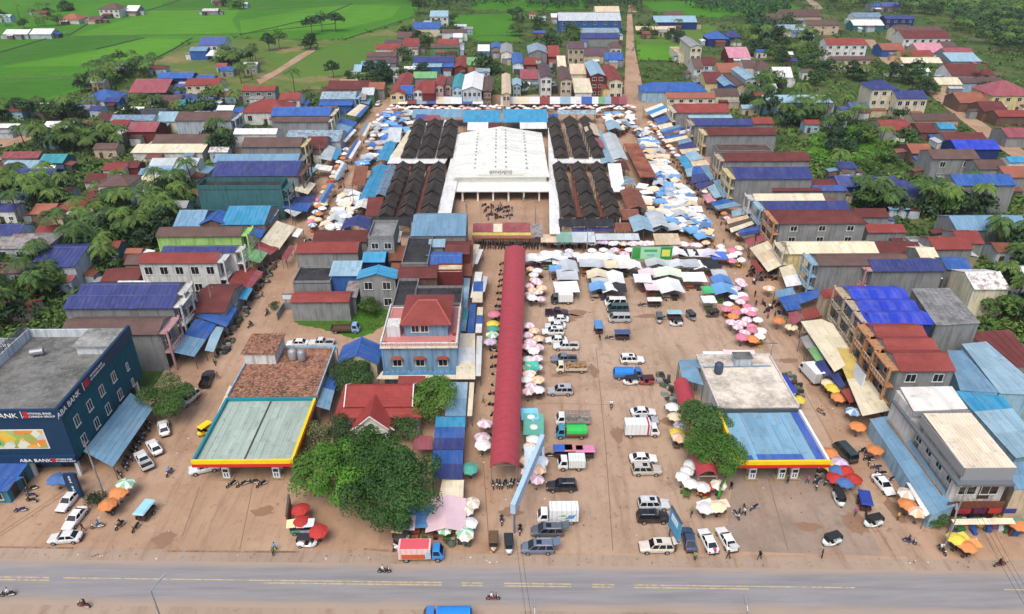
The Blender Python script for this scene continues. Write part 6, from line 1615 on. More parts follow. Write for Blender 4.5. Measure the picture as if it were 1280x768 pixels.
def tuktuk(px, py, deg, rgb, label, roof=(48, 48, 52), group='three-wheeled tuk-tuks'):
 loc = P(px, py, .8); loc.z = .17
 r = thing('tuk_tuk', label, 'tuk-tuk', loc, R(deg), group); bm_ = mat('car', rgb)
 def mk():
  mb = MB(); loft(mb, [(-1.35, .45, .8, .28), (-1.1, .35, .95, .48), (-.6, .3, 1.0, .62), (-.55, .3, .55, .64), (.2, .3, .55, .66), (.25, .3, 1.0, .66), (1.25, .35, 1.0, .66), (1.35, .45, .9, .6)]); return mb.mesh('body', [None], bevel=.02)
 inst('body', cached('tt_body', mk), r, mats=[bm_])
 def mk():
  mb = MB(); mb.hexa([(-.95, -.66, 1.62), (1.35, -.68, 1.62), (1.35, .68, 1.62), (-.95, .66, 1.62)], [(-.8, -.55, 1.8), (1.25, -.58, 1.8), (1.25, .58, 1.8), (-.8, .55, 1.8)])
  mb.box(1.25, 1.33, -.64, .64, 1.0, 1.62); return mb.mesh('canopy', [None], bevel=.04)
 inst('canopy', cached('tt_can', mk), r, mats=[mat('cloth', roof)])
 def mk():
  mb = MB(); mb.hexa([(-1.0, -.5, .98), (-.95, -.5, .98), (-.95, .5, .98), (-1.0, .5, .98)], [(-.86, -.56, 1.6), (-.8, -.56, 1.6), (-.8, .56, 1.6), (-.86, .56, 1.6)]); return mb.mesh('windscreen', [CGLASS])
 inst('windscreen', cached('tt_ws', mk), r)
 def mk():
  mb = MB()
  for x, s in ((-.85, 1), (-.85, -1), (.25, 1), (.25, -1)): mb.tube((x, s * .6, .9), (x, s * .62, 1.65), .03, .03, 5)
  return mb.mesh('pillar', [BLACKP])
 inst('pillar', cached('tt_pl', mk), r)
 def mk():
  mb = MB(); mb.box(-.2, .15, -.5, .5, .55, .8); mb.box(.75, 1.2, -.58, .58, .6, .95); return mb.mesh('seat', [mat('cloth', (60, 30, 28))])
 inst('seat', cached('tt_seat', mk), r)
 wheel(r, -1.1, 0, .24, .14)
 for s in (-1, 1): wheel(r, .9, s * .58, .25, .14)
 mb_ = cached('tt_hl', lambda: (lambda m: (m.disc((-1.37, 0, .72), (1, 0, 0), .1, .06, 8), m.mesh('headlight', [LAMP]))[1])(MB())); inst('headlight', mb_, r)
 return r
def moto_meshes():
 d = {}
 mb = MB(); mb.disc((0, 0, 0), (0, 1, 0), .29, .1, 12); d['wheel'] = mb.mesh('wheel', [TYRE])
 mb = MB(); mb.disc((0, 0, 0), (0, 1, 0), .17, .12, 8); d['rim'] = mb.mesh('rim', [RIM])
 mb = MB(); mb.hexa([(-.42, -.12, .45), (-.2, -.14, .35), (-.2, .14, .35), (-.42, .12, .45)], [(-.58, -.14, .9), (-.4, -.1, .82), (-.4, .1, .82), (-.58, .14, .9)])
 mb.hexa([(-.25, -.12, .33), (.5, -.1, .42), (.5, .1, .42), (-.25, .12, .33)], [(-.15, -.1, .52), (.72, -.08, .7), (.72, .08, .7), (-.15, .1, .52)])
 mb.box(-.1, .25, -.16, .16, .25, .45); d['body'] = mb.mesh('body', [None], bevel=.02)
 mb = MB(); mb.hexa([(-.12, -.13, .6), (.7, -.12, .71), (.7, .12, .71), (-.12, .13, .6)], [(-.08, -.12, .72), (.7, -.1, .8), (.7, .1, .8), (-.08, .12, .72)]); d['seat'] = mb.mesh('seat', [BLACKP], bevel=.02)
 mb = MB(); mb.tube((-.46, -.34, .98), (-.46, .34, .98), .02); mb.tube((-.48, 0, .9), (-.46, 0, .98), .04); mb.tube((-.68, -.07, .29), (-.48, -.07, .8), .025); mb.tube((-.68, .07, .29), (-.48, .07, .8), .025)
 mb.tube((-.46, -.3, .98), (-.46, -.36, 1.15), .012); mb.tube((-.46, .3, .98), (-.46, .36, 1.15), .012); d['handlebar'] = mb.mesh('handlebar', [BLACKP])
 mb = MB(); mb.tube((.1, -.15, .3), (.85, -.2, .38), .05, .06, 6); d['exhaust'] = mb.mesh('exhaust', [CHROME])
 mb = MB(); mb.box(-.66, -.6, -.09, .09, .72, .86); d['headlight'] = mb.mesh('headlight', [LAMP])
 return d
MM = None
MCOLS = [(30, 30, 34), (140, 30, 30), (40, 60, 120), (60, 60, 64), (190, 190, 192), (24, 24, 26), (30, 30, 34)]
N_MOTO = [0]
def moto(loc, deg, label, rgb=None, group='parked motorbikes', simple=False):
 global MM
 if MM is None: MM = moto_meshes()
 rg = random.Random(N_MOTO[0]); N_MOTO[0] += 1
 r = thing('motorbike', label, 'motorbike', loc, R(deg), group); m = mat('car', rgb or rg.choice(MCOLS))
 inst('body', MM['body'], r, mats=[m]); inst('seat', MM['seat'], r); inst('handlebar', MM['handlebar'], r)
 for x in (-.68, .62):
  w = inst('wheel', MM['wheel'], r, (x, 0, .29))
  if not simple: inst('rim', MM['rim'], w)
 if not simple: inst('exhaust', MM['exhaust'], r); inst('headlight', MM['headlight'], r)
 return r
def remorque(px, py, deg, roofc, label, group='motorbike trailers with canopies', bed=(60, 56, 54)):
 """a motorbike pulling a two-wheeled trailer under a flat canopy"""
 loc = P(px, py, .8); loc.z = .17
 r = thing('motorbike_trailer', label, 'trailer', loc, R(deg), group)
 mb = MB(); mb.box(-1.3, 1.5, -.75, .75, .5, .62); mb.box(-1.3, 1.5, -.75, -.7, .62, 1.0); mb.box(-1.3, 1.5, .7, .75, .62, 1.0); mb.box(1.45, 1.5, -.7, .7, .62, 1.0); mb.build('bed', mat('paint', bed), r)
 for x in (-1.2, 1.4):
  for s in (-1, 1): mb = MB(); mb.tube((x, s * .7, .6), (x, s * .72, 1.75), .03, .03, 5); mb.build('post', BLACKP, r)
 mb = MB(); mb.hexa([(-1.55, -.9, 1.75), (1.75, -.9, 1.75), (1.75, .9, 1.75), (-1.55, .9, 1.75)], [(-1.4, -.7, 1.95), (1.6, -.7, 1.95), (1.6, .7, 1.95), (-1.4, .7, 1.95)]); mb.build('canopy', mat('cloth', roofc), r, bevel=.03)
 for s in (-1, 1): wheel(r, .5, s * .85, .32, .12)
 mb = MB(); mb.tube((-1.3, 0, .6), (-2.0, 0, .75), .04); mb.build('hitch', BLACKP, r)
 for s in (-1, 1): mb = MB(); mb.box(-1.1, 1.2, s * .5 - .17, s * .5 + .17, .62, .85); mb.build('bench', mat('cloth', (120, 50, 44)), r)
 m_ = moto_meshes() if MM is None else MM
 for nm in ('body', 'seat', 'handlebar', 'exhaust'): inst('bike_' + nm, m_[nm], r, (-2.5, 0, 0), mats=[mat('car', (40, 40, 44))] if nm == 'body' else None)
 for x in (-3.18, -1.88): w = inst('wheel', m_['wheel'], r, (x, 0, .29)); inst('rim', m_['rim'], w)
 return r
W_ = (226, 226, 224); SV = (170, 172, 174); BK = (30, 32, 36); GY = (92, 100, 112)
MM = moto_meshes()
for k, x, y, d, c, lb in [
 ('pickup', 696, 392, 180, (60, 40, 56), 'dark maroon pickup parked behind the white cars'), ('sedan', 698, 400, 0, W_, 'white sedan, first below the maroon pickup'), ('sedan', 694, 408, 0, (216, 218, 218), 'white hatchback parked second below the maroon pickup'),
 ('suv', 691, 416, 0, W_, 'white off-roader with dark rear in the white car column'), ('sedan', 695, 426, 0, W_, 'white sedan just above the white pickup'), ('pickup', 707, 434, 0, (214, 216, 216), 'white pickup truck with empty dark bed'),
 ('pickup', 705, 450, 0, (110, 122, 138), 'blue-grey pickup beside the loaded cream truck'), ('suv', 700, 490, 0, SV, 'lone silver off-roader in the middle of the parking ground'),
 ('suv', 702, 609, 0, (34, 38, 46), 'black off-roader parked above the white box truck'), ('mpv', 684, 665, 0, (84, 94, 104), 'dark grey minivan with raised tailgate below the box truck'), ('mpv', 672, 686, 0, (104, 118, 138), 'grey-blue minivan with raised tailgate closest to the road'),
 ('van', 772, 388, 0, (60, 84, 80), 'dark green van between two pale vans'), ('van', 774, 400, 0, SV, 'silver van with windows beside the dark green van'), ('van', 769, 380, 0, W_, 'white van at the top of the van group'),
 ('suv', 790, 451, 180, W_, 'white off-roader above the blue tarp truck'), ('sedan', 804, 516, 180, W_, 'white sedan just above the white box truck with red stripe'), ('sedan', 807, 526, 180, SV, 'silver sedan half hidden by the red striped box truck'),
 ('sedan', 804, 574, 180, W_, 'white sedan above the gold-silver off-roader'), ('suv', 808, 589, 180, (188, 184, 174), 'gold-silver off-roader below a white sedan'), ('suv', 817, 632, 180, (196, 198, 200), 'silver off-roader with black roof behind the leaning billboard'),
 ('suv', 816, 648, 180, BK, 'black off-roader behind the leaning billboard'), ('suv', 820, 685, 0, (206, 198, 184), 'cream off-roader with open tailgate beside the road'), ('sedan', 861, 675, -92, (58, 76, 104), 'dark blue sedan parked tail to the road'),
 ('sedan', 885, 677, -82, W_, 'white sedan in the middle of three cars parked tail to the road'), ('sedan', 908, 675, -80, W_, 'white hatchback with open boot beside a white sedan at the road'),
 ('sedan', 1104, 607, 98, W_, 'white sedan on the right street beside orange umbrellas'), ('van', 1056, 567, -78, (36, 58, 56), 'dark green minivan on the right street'),
 ('sedan', 82, 673, 4, (214, 214, 212), 'white sedan closest to the road in the bank yard'), ('sedan', 94, 649, 85, W_, 'white sedan with dark roof in the bank yard'), ('sedan', 86, 627, 84, (216, 218, 218), 'white car beside the navy sign totem'),
 ('pickup', 180, 577, -50, (212, 214, 214), 'white pickup parked along the bank side'), ('sedan', 193, 560, -50, W_, 'white sedan, middle of three cars beside the bank'), ('sedan', 205, 536, -62, W_, 'white sedan, farthest of three cars beside the bank'),
 ('pickup', 259, 475, -84, BK, 'black pickup on the left street'), ('suv', 236, 500, 70, (200, 202, 202), 'pale off-roader behind the round tree'), ('suv', 256, 586, 20, (206, 214, 220), 'white off-roader under the green fuel canopy'),
 ('sedan', 372, 430, 0, W_, 'white sedan behind the mossy roofed shop'), ('pickup', 402, 430, 0, (214, 216, 214), 'white pickup with brown load behind the mossy roof'), ('suv', 473, 131, 80, W_, 'white car at the far end of the left street')]:
 car(k, x, y, d, c, lb, gate=any(w in lb for w in ('tailgate', 'open boot')))
for a in [(714, 460, 0, (222, 214, 190), (190, 180, 160), 'cream truck piled with sacks in the parking ground', 'load'), (716, 525, 0, (220, 222, 222), (150, 150, 148), 'white flatbed truck with railed load', 'rail'),
          (802, 539, 180, (226, 226, 226), (222, 224, 224), 'white box truck facing the fuel station', 'box'), (697, 646, 0, (226, 228, 228), (220, 222, 222), 'white box truck with a blue and green bird mark', 'box'),
          (714, 580, 0, (220, 222, 222), (214, 220, 214), 'small white box van below the pink trailer', 'box', 2.6, 1.5), (1013, 468, -81, (214, 216, 216), (226, 228, 228), 'white box truck on the right street', 'box'), (432, 411, 180, (130, 170, 214), (90, 70, 58), 'old truck with pale blue cab on the grass lot', 'flat'),
          (702, 375, 0, (60, 66, 66), (222, 224, 222), 'truck with white box at the top of the car column', 'box', 3.2, 1.8)]:
 r_ = truck(*a)
 if 'bird mark' in a[5]:
  mb = MB(); mb.face([(.6, -1.035, 1.3), (2.2, -1.035, 1.45), (2.6, -1.035, 2.3)]); mb.face([(1.3, -1.037, 1.7), (2.1, -1.037, 2.1), (1.5, -1.037, 2.1)]); mb.build('bird_mark', mat('paint', (70, 140, 200)), r_)
  mb = MB(); mb.face([(-.2, -1.036, 1.9), (1.2, -1.036, 1.8), (.9, -1.036, 2.2)]); mb.build('bird_mark', mat('paint', (120, 170, 70)), r_)
 if 'facing the fuel' in a[5]:
  mb = MB(); mb.box(-1.02, -.75, -1.06, 1.06, .85, 2.98); mb.build('red_stripe', mat('paint', (170, 40, 70)), r_)
truck(714, 541, 0, (60, 140, 170), (120, 80, 70), 'blue truck with bright green tarpaulin', 'flat', 3.6, tarp=(60, 190, 90)); truck(785, 468, 180, (60, 110, 170), (70, 110, 160), 'truck with bright blue tarpaulin and two tuk-tuks beside', 'flat', 3.8, tarp=(50, 130, 210))
r_ = truck(527, 692, 180, (40, 130, 200), (226, 190, 186), 'blue truck with red and white advertising box on the road', 'box', 4.4, 1.9)
mb = MB(); mb.box(-.6, 2.6, 1.0, 1.04, .9, 1.7); mb.build('advert_panel', mat('paint', (190, 90, 50)), r_); mb = MB(); mb.box(-1.2, -.7, 1.0, 1.05, .9, 2.2); mb.build('advert_panel', mat('paint', (150, 190, 210)), r_)
mb = MB(); mb.box(-1.1, 2.8, -.9, .9, 2.65, 2.68); mb.build('box_top', mat('paint', (206, 90, 100)), r_)
truck(559, 772, 0, (60, 120, 190), (40, 110, 190), 'bright blue truck cut by the lower photo edge', 'flat', 4.4, tarp=(40, 130, 220)); truck(812, 783, 180, (60, 130, 190), (120, 170, 140), 'blue and green truck cut by the lower photo edge', 'flat', 4.6, tarp=(110, 180, 150))
for a in [(384, 678, 175, (222, 222, 220), 'white tuk-tuk with dark roof at the food carts', (52, 50, 52)), (501, 677, 60, (200, 200, 200), 'grey roofed tuk-tuk parked below the big tree', (70, 68, 68)), (617, 679, 90, (130, 96, 50), 'brown tuk-tuk standing beside the road', (96, 76, 56)),
          (636, 682, 92, (180, 190, 192), 'dark roofed tuk-tuk beside the brown one', (46, 52, 54)), (1049, 624, 87, (210, 214, 212), 'white tuk-tuk with black roof beside the crowd of umbrellas', (40, 40, 42)), (1091, 653, 14, (206, 214, 212), 'white tuk-tuk with black roof on the right street', (44, 44, 46)),
          (1039, 676, 18, (204, 212, 210), 'black roofed tuk-tuk alone on the forecourt near the road', (44, 48, 54)), (788, 477, 5, (220, 220, 220), 'white fronted tuk-tuk below the blue tarp truck', (52, 52, 60)), (808, 477, 5, (150, 60, 70), 'maroon tuk-tuk below the blue tarp truck', (90, 50, 56)),
          (824, 399, 85, (150, 156, 160), 'grey tuk-tuk, left of the tuk-tuk group', (90, 94, 98)), (845, 404, 5, (200, 204, 206), 'black and white tuk-tuk in the middle of the tuk-tuk group', (44, 48, 54)), (864, 396, 110, (110, 116, 118), 'grey tuk-tuk, right of the tuk-tuk group', (70, 72, 74)),
          (256, 538, 60, (226, 190, 40), 'yellow roofed tuk-tuk beside the green fuel canopy', (232, 196, 40)), (890, 393, 10, (70, 70, 70), 'dark tuk-tuk beside the round umbrella crowd', (64, 60, 58))]:
 tuktuk(*a[:5], roof=a[5])
for a in [(748, 412, 90, (90, 140, 190), 'blue roofed trailer parked lengthwise'), (777, 421, 0, (70, 90, 130), 'long dark blue canopied trailer beside the vans'), (182, 642, 80, (150, 200, 222), 'pale blue roofed trailer on the left street mouth'), (1080, 630, 76, (50, 70, 150), 'royal blue canopied trailer on the right street'),
          (703, 567, 0, (60, 100, 180), 'trailer with blue canopy at the parking column'), (716, 567, 0, (200, 130, 130), 'trailer with faded red canopy beside blue one'), (730, 568, 0, (196, 124, 158), 'trailer with pink canopy below the green tarp truck'), (842, 396, 0, (150, 190, 200), 'pale canopied trailer in the tuk-tuk group'),
          (817, 380, 0, (224, 226, 224), 'white canopied trailer beside the market tents'), (500, 664, 80, (190, 176, 130), 'cream canopied trailer below the big tree')]:
 remorque(*a)

# ================================================================ people
def person_mesh(pose):
 """one continuous body grown from a skeleton"""
 V, E, RAD = [], [], []
 def add(p, r, par=None):
  V.append(p); RAD.append(r)
  if par is not None: E.append((par, len(V) - 1))
  return len(V) - 1
 sit = pose == 'ride'
 hz = .95 if not sit else .86
 pel = add((0, 0, hz), .15); tor = add((-.02 if sit else 0, 0, hz + .25), .155, pel); che = add((-.05 if sit else 0, 0, hz + .45), .165, tor); nk = add((-.06 if sit else 0, 0, hz + .58), .06, che); hd = add((-.08 if sit else -.01, 0, hz + .70), .105, nk); ht = add((-.08 if sit else -.01, 0, hz + .80), .09, hd)
 for s in (-1, 1):
  sh = add((che and V[che][0], s * .2, hz + .47), .07, che)
  if sit: el = add((-.2, s * .27, hz + .27), .05, sh); ha = add((-.42, s * .28, hz + .18), .04, el)
  elif pose == 'walk': el = add((s * .08, s * .26, hz + .22), .05, sh); ha = add((s * .14 - .06, s * .25, hz - .02), .04, el)
  else: el = add((.03, s * .26, hz + .2), .05, sh); ha = add((-.08, s * .25, hz - .02), .04, el)
  hp = add((0, s * .1, hz - .06), .1, pel)
  if sit: kn = add((-.36, s * .2, hz - .14), .075, hp); an = add((-.26, s * .2, hz - .5), .05, kn); to = add((-.4, s * .2, hz - .54), .045, an)
  else:
   st = .22 * s if pose == 'walk' else .02
   kn = add((-st * .6 - .03, s * .11, .5), .07, hp); an = add((st * -1.0 + .02, s * .11, .09), .05, kn); to = add((st * -1.0 - .14, s * .12, .04), .045, an)
 me = bpy.data.meshes.new('person'); me.from_pydata(V, E, []); o = bpy.data.objects.new('person_tmp', me); COL.objects.link(o)
 md = o.modifiers.new('s', 'SKIN'); sb_ = o.modifiers.new('d', 'SUBSURF'); sb_.levels = 1; sb_.render_levels = 1
 for i, r in enumerate(RAD): me.skin_vertices[0].data[i].radius = (r, r)
 me.skin_vertices[0].data[0].use_root = True
 bpy.context.view_layer.update()
 out = bpy.data.meshes.new_from_object(o.evaluated_get(bpy.context.evaluated_depsgraph_get())); bpy.data.objects.remove(o)
 for _ in range(4): out.materials.append(mat('skin', (150, 108, 84)))
 for p in out.polygons:
  c = p.center; z = c.z - (hz - .95)
  head = z > 1.55
  if head: p.material_index = 3 if (z > 1.72 or c.x > V[hd][0] + .03) else 0
  elif abs(c.y) > .235 and z < 1.25: p.material_index = 0
  elif z > .93 and not (sit and c.x < -.3 and z < 1.0): p.material_index = 1
  elif z < .12 and not sit: p.material_index = 3
  else: p.material_index = 2
  p.use_smooth = True
 return out
PM = {k: person_mesh(k) for k in ('stand', 'walk', 'ride')}
SHIRTS = [(200, 60, 60), (220, 220, 220), (50, 70, 140), (60, 60, 66), (220, 170, 90), (90, 150, 190), (180, 90, 130), (30, 30, 34), (120, 150, 90)]
SN = {(200, 60, 60): 'red', (220, 220, 220): 'white', (50, 70, 140): 'blue', (60, 60, 66): 'grey', (220, 170, 90): 'yellow', (90, 150, 190): 'pale blue', (180, 90, 130): 'pink', (30, 30, 34): 'black', (120, 150, 90): 'green'}
PANTS = [(40, 44, 60), (30, 30, 32), (80, 72, 62), (60, 70, 100)]
prng = random.Random(11)
def person(loc, deg, pose, label, shirt=None, parent_group='people in the streets'):
 s = shirt or prng.choice(SHIRTS)
 o = inst('person', PM[pose], None, loc, R(deg), [mat('skin', (150, 108, 84)), mat('cloth', s), mat('cloth', prng.choice(PANTS)), mat('plain', (28, 24, 22))])
 return tag(o, label.replace('{}', SN[s]), 'person', parent_group)
# riders on the road and in the streets
for i, (x, y, d, sh, lb) in enumerate([(10, 743, 10, (220, 220, 220), 'at the lower left edge of the road'), (105, 757, -10, (60, 60, 66), 'on the road below the bank yard'), (480, 714, 180, (220, 220, 220), 'on the road in front of the blue truck'), (616, 748, 180, (220, 220, 220), 'on the road near the dashed yellow line'),
                             (1250, 706, 190, (30, 30, 34), 'on the road at the right edge'), (122, 658, 20, (90, 150, 190), 'beside the orange cart umbrellas'), (150, 657, 70, (30, 30, 34), 'at the left street mouth'), (1137, 677, 150, (60, 60, 66), 'at the right street mouth'), (627, 651, 90, (60, 60, 66), 'below the long red vault'),
                             (764, 508, 80, (220, 220, 220), 'alone in the parking ground'), (1026, 515, 120, (220, 170, 90), 'on the right street below the white truck'), (313, 407, 70, (30, 30, 34), 'on the left street'), (1177, 688, 100, (220, 220, 220), 'under the street lamp'), (212, 591, 80, (90, 150, 190), 'in front of the green canopy'),
                             (334, 392, 80, (60, 60, 66), 'beside the grey wall on the left street'), (650, 663, 85, (30, 30, 34), 'at the foot of the billboard mast')]):
 p = P(x, y, .5); p.z = .19
 moto(p, d, 'motorbike with a rider ' + lb, group='ridden motorbikes')
 q = p + Matrix.Rotation(R(d), 3, 'Z') @ Vector((.2, 0, -.06)); person(q, d, 'ride', 'person in {} shirt riding a motorbike ' + lb, sh, 'motorbike riders')
WALK = [(869, 696, 'beside the dark blue sedan at the road'), (911, 694, 'behind the white car with open boot'), (950, 695, 'beside the road near the parking exit'), (1028, 693, 'beside the lone tuk-tuk at the road'), (914, 608, 'beside the green sign'), (103, 660, 'between parked cars in the bank yard'), (341, 690, 'crossing at the forecourt edge'), (343, 684, 'at the forecourt edge'),
  (328, 368, 'on the left street by the red roof'), (381, 303, 'at the left street corner'), (357, 327, 'on the left street bend'), (411, 222, 'in the left street crowd'), (430, 232, 'on the left street near tents'), (437, 205, 'on the upper left street'), (440, 204, 'on the upper left street, in a pair'), (1123, 646, 'on the right street near orange umbrellas'), (1000, 404, 'under the blue awnings'),
  (942, 352, 'on the right street beside the tents'), (944, 368, 'on the right street near the umbrellas'), (945, 380, 'walking down the right street'), (953, 378, 'in the middle of the right street'), (962, 384, 'near the orange umbrella'), (936, 320, 'at the market front corner'), (893, 308, 'by the green billboard'), (960, 395, 'beside parked motorbikes'), (655, 560, 'beside the red vault umbrellas'),
  (700, 640, 'beside the box truck'), (640, 470, 'in the lane left of the vault'), (606, 430, 'in the lane'), (604, 500, 'in the lane by cream roofs'), (602, 550, 'in the lane by blue roofs'), (640, 262, 'in the market yard'), (583, 258, 'in the market yard by a pole'), (655, 250, 'in the market yard near the porch'),
  (330, 430, 'behind the mossy roof'), (272, 470, 'by the black pickup'), (893, 690, 'between the white cars at the road'), (1185, 640, 'under the corner building balcony'), (1070, 640, 'beside the royal blue trailer'), (978, 560, 'beside the blue canopy'), (930, 640, 'beside the white umbrella cart'), (865, 640, 'by the billboard'), (985, 600, 'under the blue canopy edge'), (1010, 600, 'by the red umbrellas'),
  (825, 300, 'in the market front crowd'), (850, 260, 'in the right street crowd'), (835, 240, 'in the right street crowd, farther up'), (815, 190, 'in the upper right street crowd'), (805, 170, 'in the upper right street'), (868, 275, 'in the right street crowd below tents'), (885, 290, 'in the right street crowd near the corner'), (905, 300, 'in front of the blue awning')]
for i, (x, y, lb) in enumerate(WALK):
 p = P(x, y, .9); p.z = .17
 person(p, prng.uniform(0, 360), 'walk' if i % 3 else 'stand', 'person in {} shirt ' + ('walking ' if i % 3 else 'standing ') + lb)

# ================================================================ trees
trng = random.Random(3)
def ordn(i):
 T = ['', '', 'twenty', 'thirty', 'forty', 'fifty', 'sixty', 'seventy', 'eighty', 'ninety']; E = dict(enumerate(ORD[:19], 1)); TT = {2: 'twentieth', 3: 'thirtieth', 4: 'fortieth', 5: 'fiftieth', 6: 'sixtieth', 7: 'seventieth', 8: 'eightieth', 9: 'ninetieth'}
 if i < 20: return E[i]
 if i >= 100: return 'hundred and ' + ordn(i - 100) if i > 100 else 'hundredth'
 return TT[i // 10] if i % 10 == 0 else T[i // 10] + '-' + E[i % 10]
def leaf_card(mb, p, n, s, rg):
 n = n.normalized(); a = n.orthogonal().normalized(); a.rotate(Matrix.Rotation(rg.uniform(0, 6.28), 3, n)); b = n.cross(a)
 l, w = s * rg.uniform(.8, 1.3), s * rg.uniform(.45, .7)
 q = p - n * (s * .15)
 mb.face([p - a * l * .5, q + b * w * .5, p + a * l * .5]); mb.face([p - a * l * .5, p + a * l * .5, q - b * w * .5 + n * s * .1])
def crown_mesh(seed, lobes, cards, size, flat=.75, m=None, bot=.35):
 rg = random.Random(seed); mb = MB(); L = []
 for i in range(lobes):
  w = 6.28 * i / lobes + rg.uniform(-.4, .4); d = rg.uniform(.25, .78 if lobes < 15 else .92) if i else 0; z = rg.uniform(-.3, .45) * flat
  L.append((Vector((d * cos(w), d * sin(w), z + (.3 * flat if d < .35 else 0))), (rg.uniform(.30, .50) if lobes < 15 else rg.uniform(.24, .42)) * (10 / lobes) ** .25))
 for i in range(cards):
  c, r = rg.choice(L)
  v = Vector((rg.gauss(0, 1), rg.gauss(0, 1), rg.gauss(.25, 1))).normalized()
  if v.z < -bot: v.z = abs(v.z) * .3; v.normalize()
  rr = r * (rg.uniform(.85, 1.12) if rg.random() < .72 else rg.uniform(.3, .9))
  p = c + Vector((v.x * rr, v.y * rr, v.z * rr * .8))
  leaf_card(mb, p, v + Vector((rg.gauss(0, .45), rg.gauss(0, .45), rg.gauss(.35, .4))), size, rg)
 return mb.mesh('crown', [m or LEAF[0]])
LEAF = [mat('leaf', (50, 76, 34)), mat('leaf', (38, 62, 34)), mat('leaf', (66, 94, 38)), mat('leaf', (44, 70, 40)), mat('leaf', (86, 112, 52))]
PALM = [mat('leaf', (68, 96, 48)), mat('leaf', (86, 112, 50))]
BARK = mat('bark', (96, 80, 64))
CROWN_FAR = [crown_mesh(20 + i, 9, 420, .24, [.7, .85, .75][i % 3]) for i in range(4)]
CROWN_MID = [crown_mesh(40 + i, 12, 1500, .13, [.75, .9, .7][i % 3]) for i in range(3)]
def trunk_mesh(seed, limbs=5):
 rg = random.Random(seed); mb = MB()
 mb.tube((0, 0, 0), (.05, .03, .5), .07, .055, 8, cap=False); mb.tube((.05, .03, .5), (0, 0, 1.0), .055, .04, 8)
 for i in range(limbs):
  w = 6.28 * i / limbs + rg.uniform(-.4, .4); z0 = rg.uniform(.5, .85); mb.tube((.02, .02, z0), (.45 * cos(w), .45 * sin(w), z0 + rg.uniform(.35, .6)), .035, .012, 6)
 return mb.mesh('trunk', [BARK])
TRUNKS = [trunk_mesh(i) for i in range(3)]
NT_ = [0]
def tree(x, y, r, h, label, group=None, near=False, leaf=None, name='tree', loc=None):
 """x, y on the photo: foot of the trunk; r crown radius, h height, metres"""
 NT_[0] += 1; rg = random.Random(NT_[0] * 7)
 p = loc or P(x, y)
 t = thing(name, label, 'tree', p, rg.uniform(0, 6.28), group)
 hc = h - r * .85
 inst('trunk', rg.choice(TRUNKS), t, (0, 0, 0), 0, None, (max(.8, r * .55), max(.8, r * .55), max(1.0, hc)))
 inst('crown', rg.choice(CROWN_MID if near else CROWN_FAR), t, (0, 0, hc), rg.uniform(0, 6), [leaf or rg.choice(LEAF[:4])], (r * rg.uniform(.9, 1.15), r * rg.uniform(.9, 1.15), r * rg.uniform(.85, 1.15)))
 return t
def palm_meshes(seed, n=17, L=1.0):
 rg = random.Random(seed); mb = MB()
 for i in range(n):
  w = 2.4 * i + rg.uniform(-.2, .2); up = rg.uniform(.1, 1.25); ln = L * rg.uniform(.85, 1.1); pts = []
  for k in range(7):
   f = k / 6; pts.append(Vector((cos(w) * ln * f * (1 - .12 * up), sin(w) * ln * f * (1 - .12 * up), ln * (up * .75 * f - (.95 + .5 * up) * f * f * .62))))
  sd = Vector((-sin(w), cos(w), 0))
  for k in range(6):
   wa, wb = (.05 + .17 * sin(pi * min(1, (k + .3) / 6.2))), (.05 + .17 * sin(pi * min(1, (k + 1.3) / 6.2)))
   dr = Vector((0, 0, -.08))
   for s in (-1, 1):
    for j in range(2):                     # leaflets leave gaps between them
     f0, f1 = j / 2, (j + .72) / 2
     a, b = pts[k].lerp(pts[k + 1], f0), pts[k].lerp(pts[k + 1], f1); ww = wa + (wb - wa) * f0
     tip = (pts[k + 1] - pts[k]) * .45
     mb.face([a, b, b + sd * s * ww * ln + tip + dr * rg.uniform(.6, 1.6), a + sd * s * ww * ln + tip + dr * rg.uniform(.6, 1.6)][::s])
 return mb.mesh('crown', [PALM[0]])
PALM_CR = [palm_meshes(i, 15 + 2 * i) for i in range(4)]
def palm_trunk(seed):
 rg = random.Random(seed); mb = MB(); bx, by = rg.uniform(-.12, .12), rg.uniform(-.12, .12); pr_ = Vector((0, 0, 0))
 for k in range(1, 6):
  f = k / 5; q = Vector((bx * f * f, by * f * f, f)); mb.tube(pr_, q, .028 - .010 * (k - 1) / 5, .028 - .010 * k / 5, 7, cap=k == 5); pr_ = q
 return mb.mesh('trunk', [BARK]), pr_
PALM_TR = [palm_trunk(i) for i in range(3)]
def palm(p, h, r, label, group):
 NT_[0] += 1; rg = random.Random(NT_[0] * 5)
 t = thing('palm_tree', label, 'palm tree', p, rg.uniform(0, 6.28), group); me, top = rg.choice(PALM_TR)
 inst('trunk', me, t, (0, 0, 0), 0, None, (7, 7, h)); inst('crown', rg.choice(PALM_CR), t, (top.x * 7, top.y * 7, h), rg.uniform(0, 6), [rg.choice(PALM)], (r, r, r * rg.uniform(.9, 1.2)))
def inside(pt, poly):
 x, y = pt; c = False; j = len(poly) - 1
 for i in range(len(poly)):
  xi, yi = poly[i]; xj, yj = poly[j]
  if (yi > y) != (yj > y) and x < (xj - xi) * (y - yi) / (yj - yi) + xi: c = not c
  j = i
 return c
LR = random.Random(77)
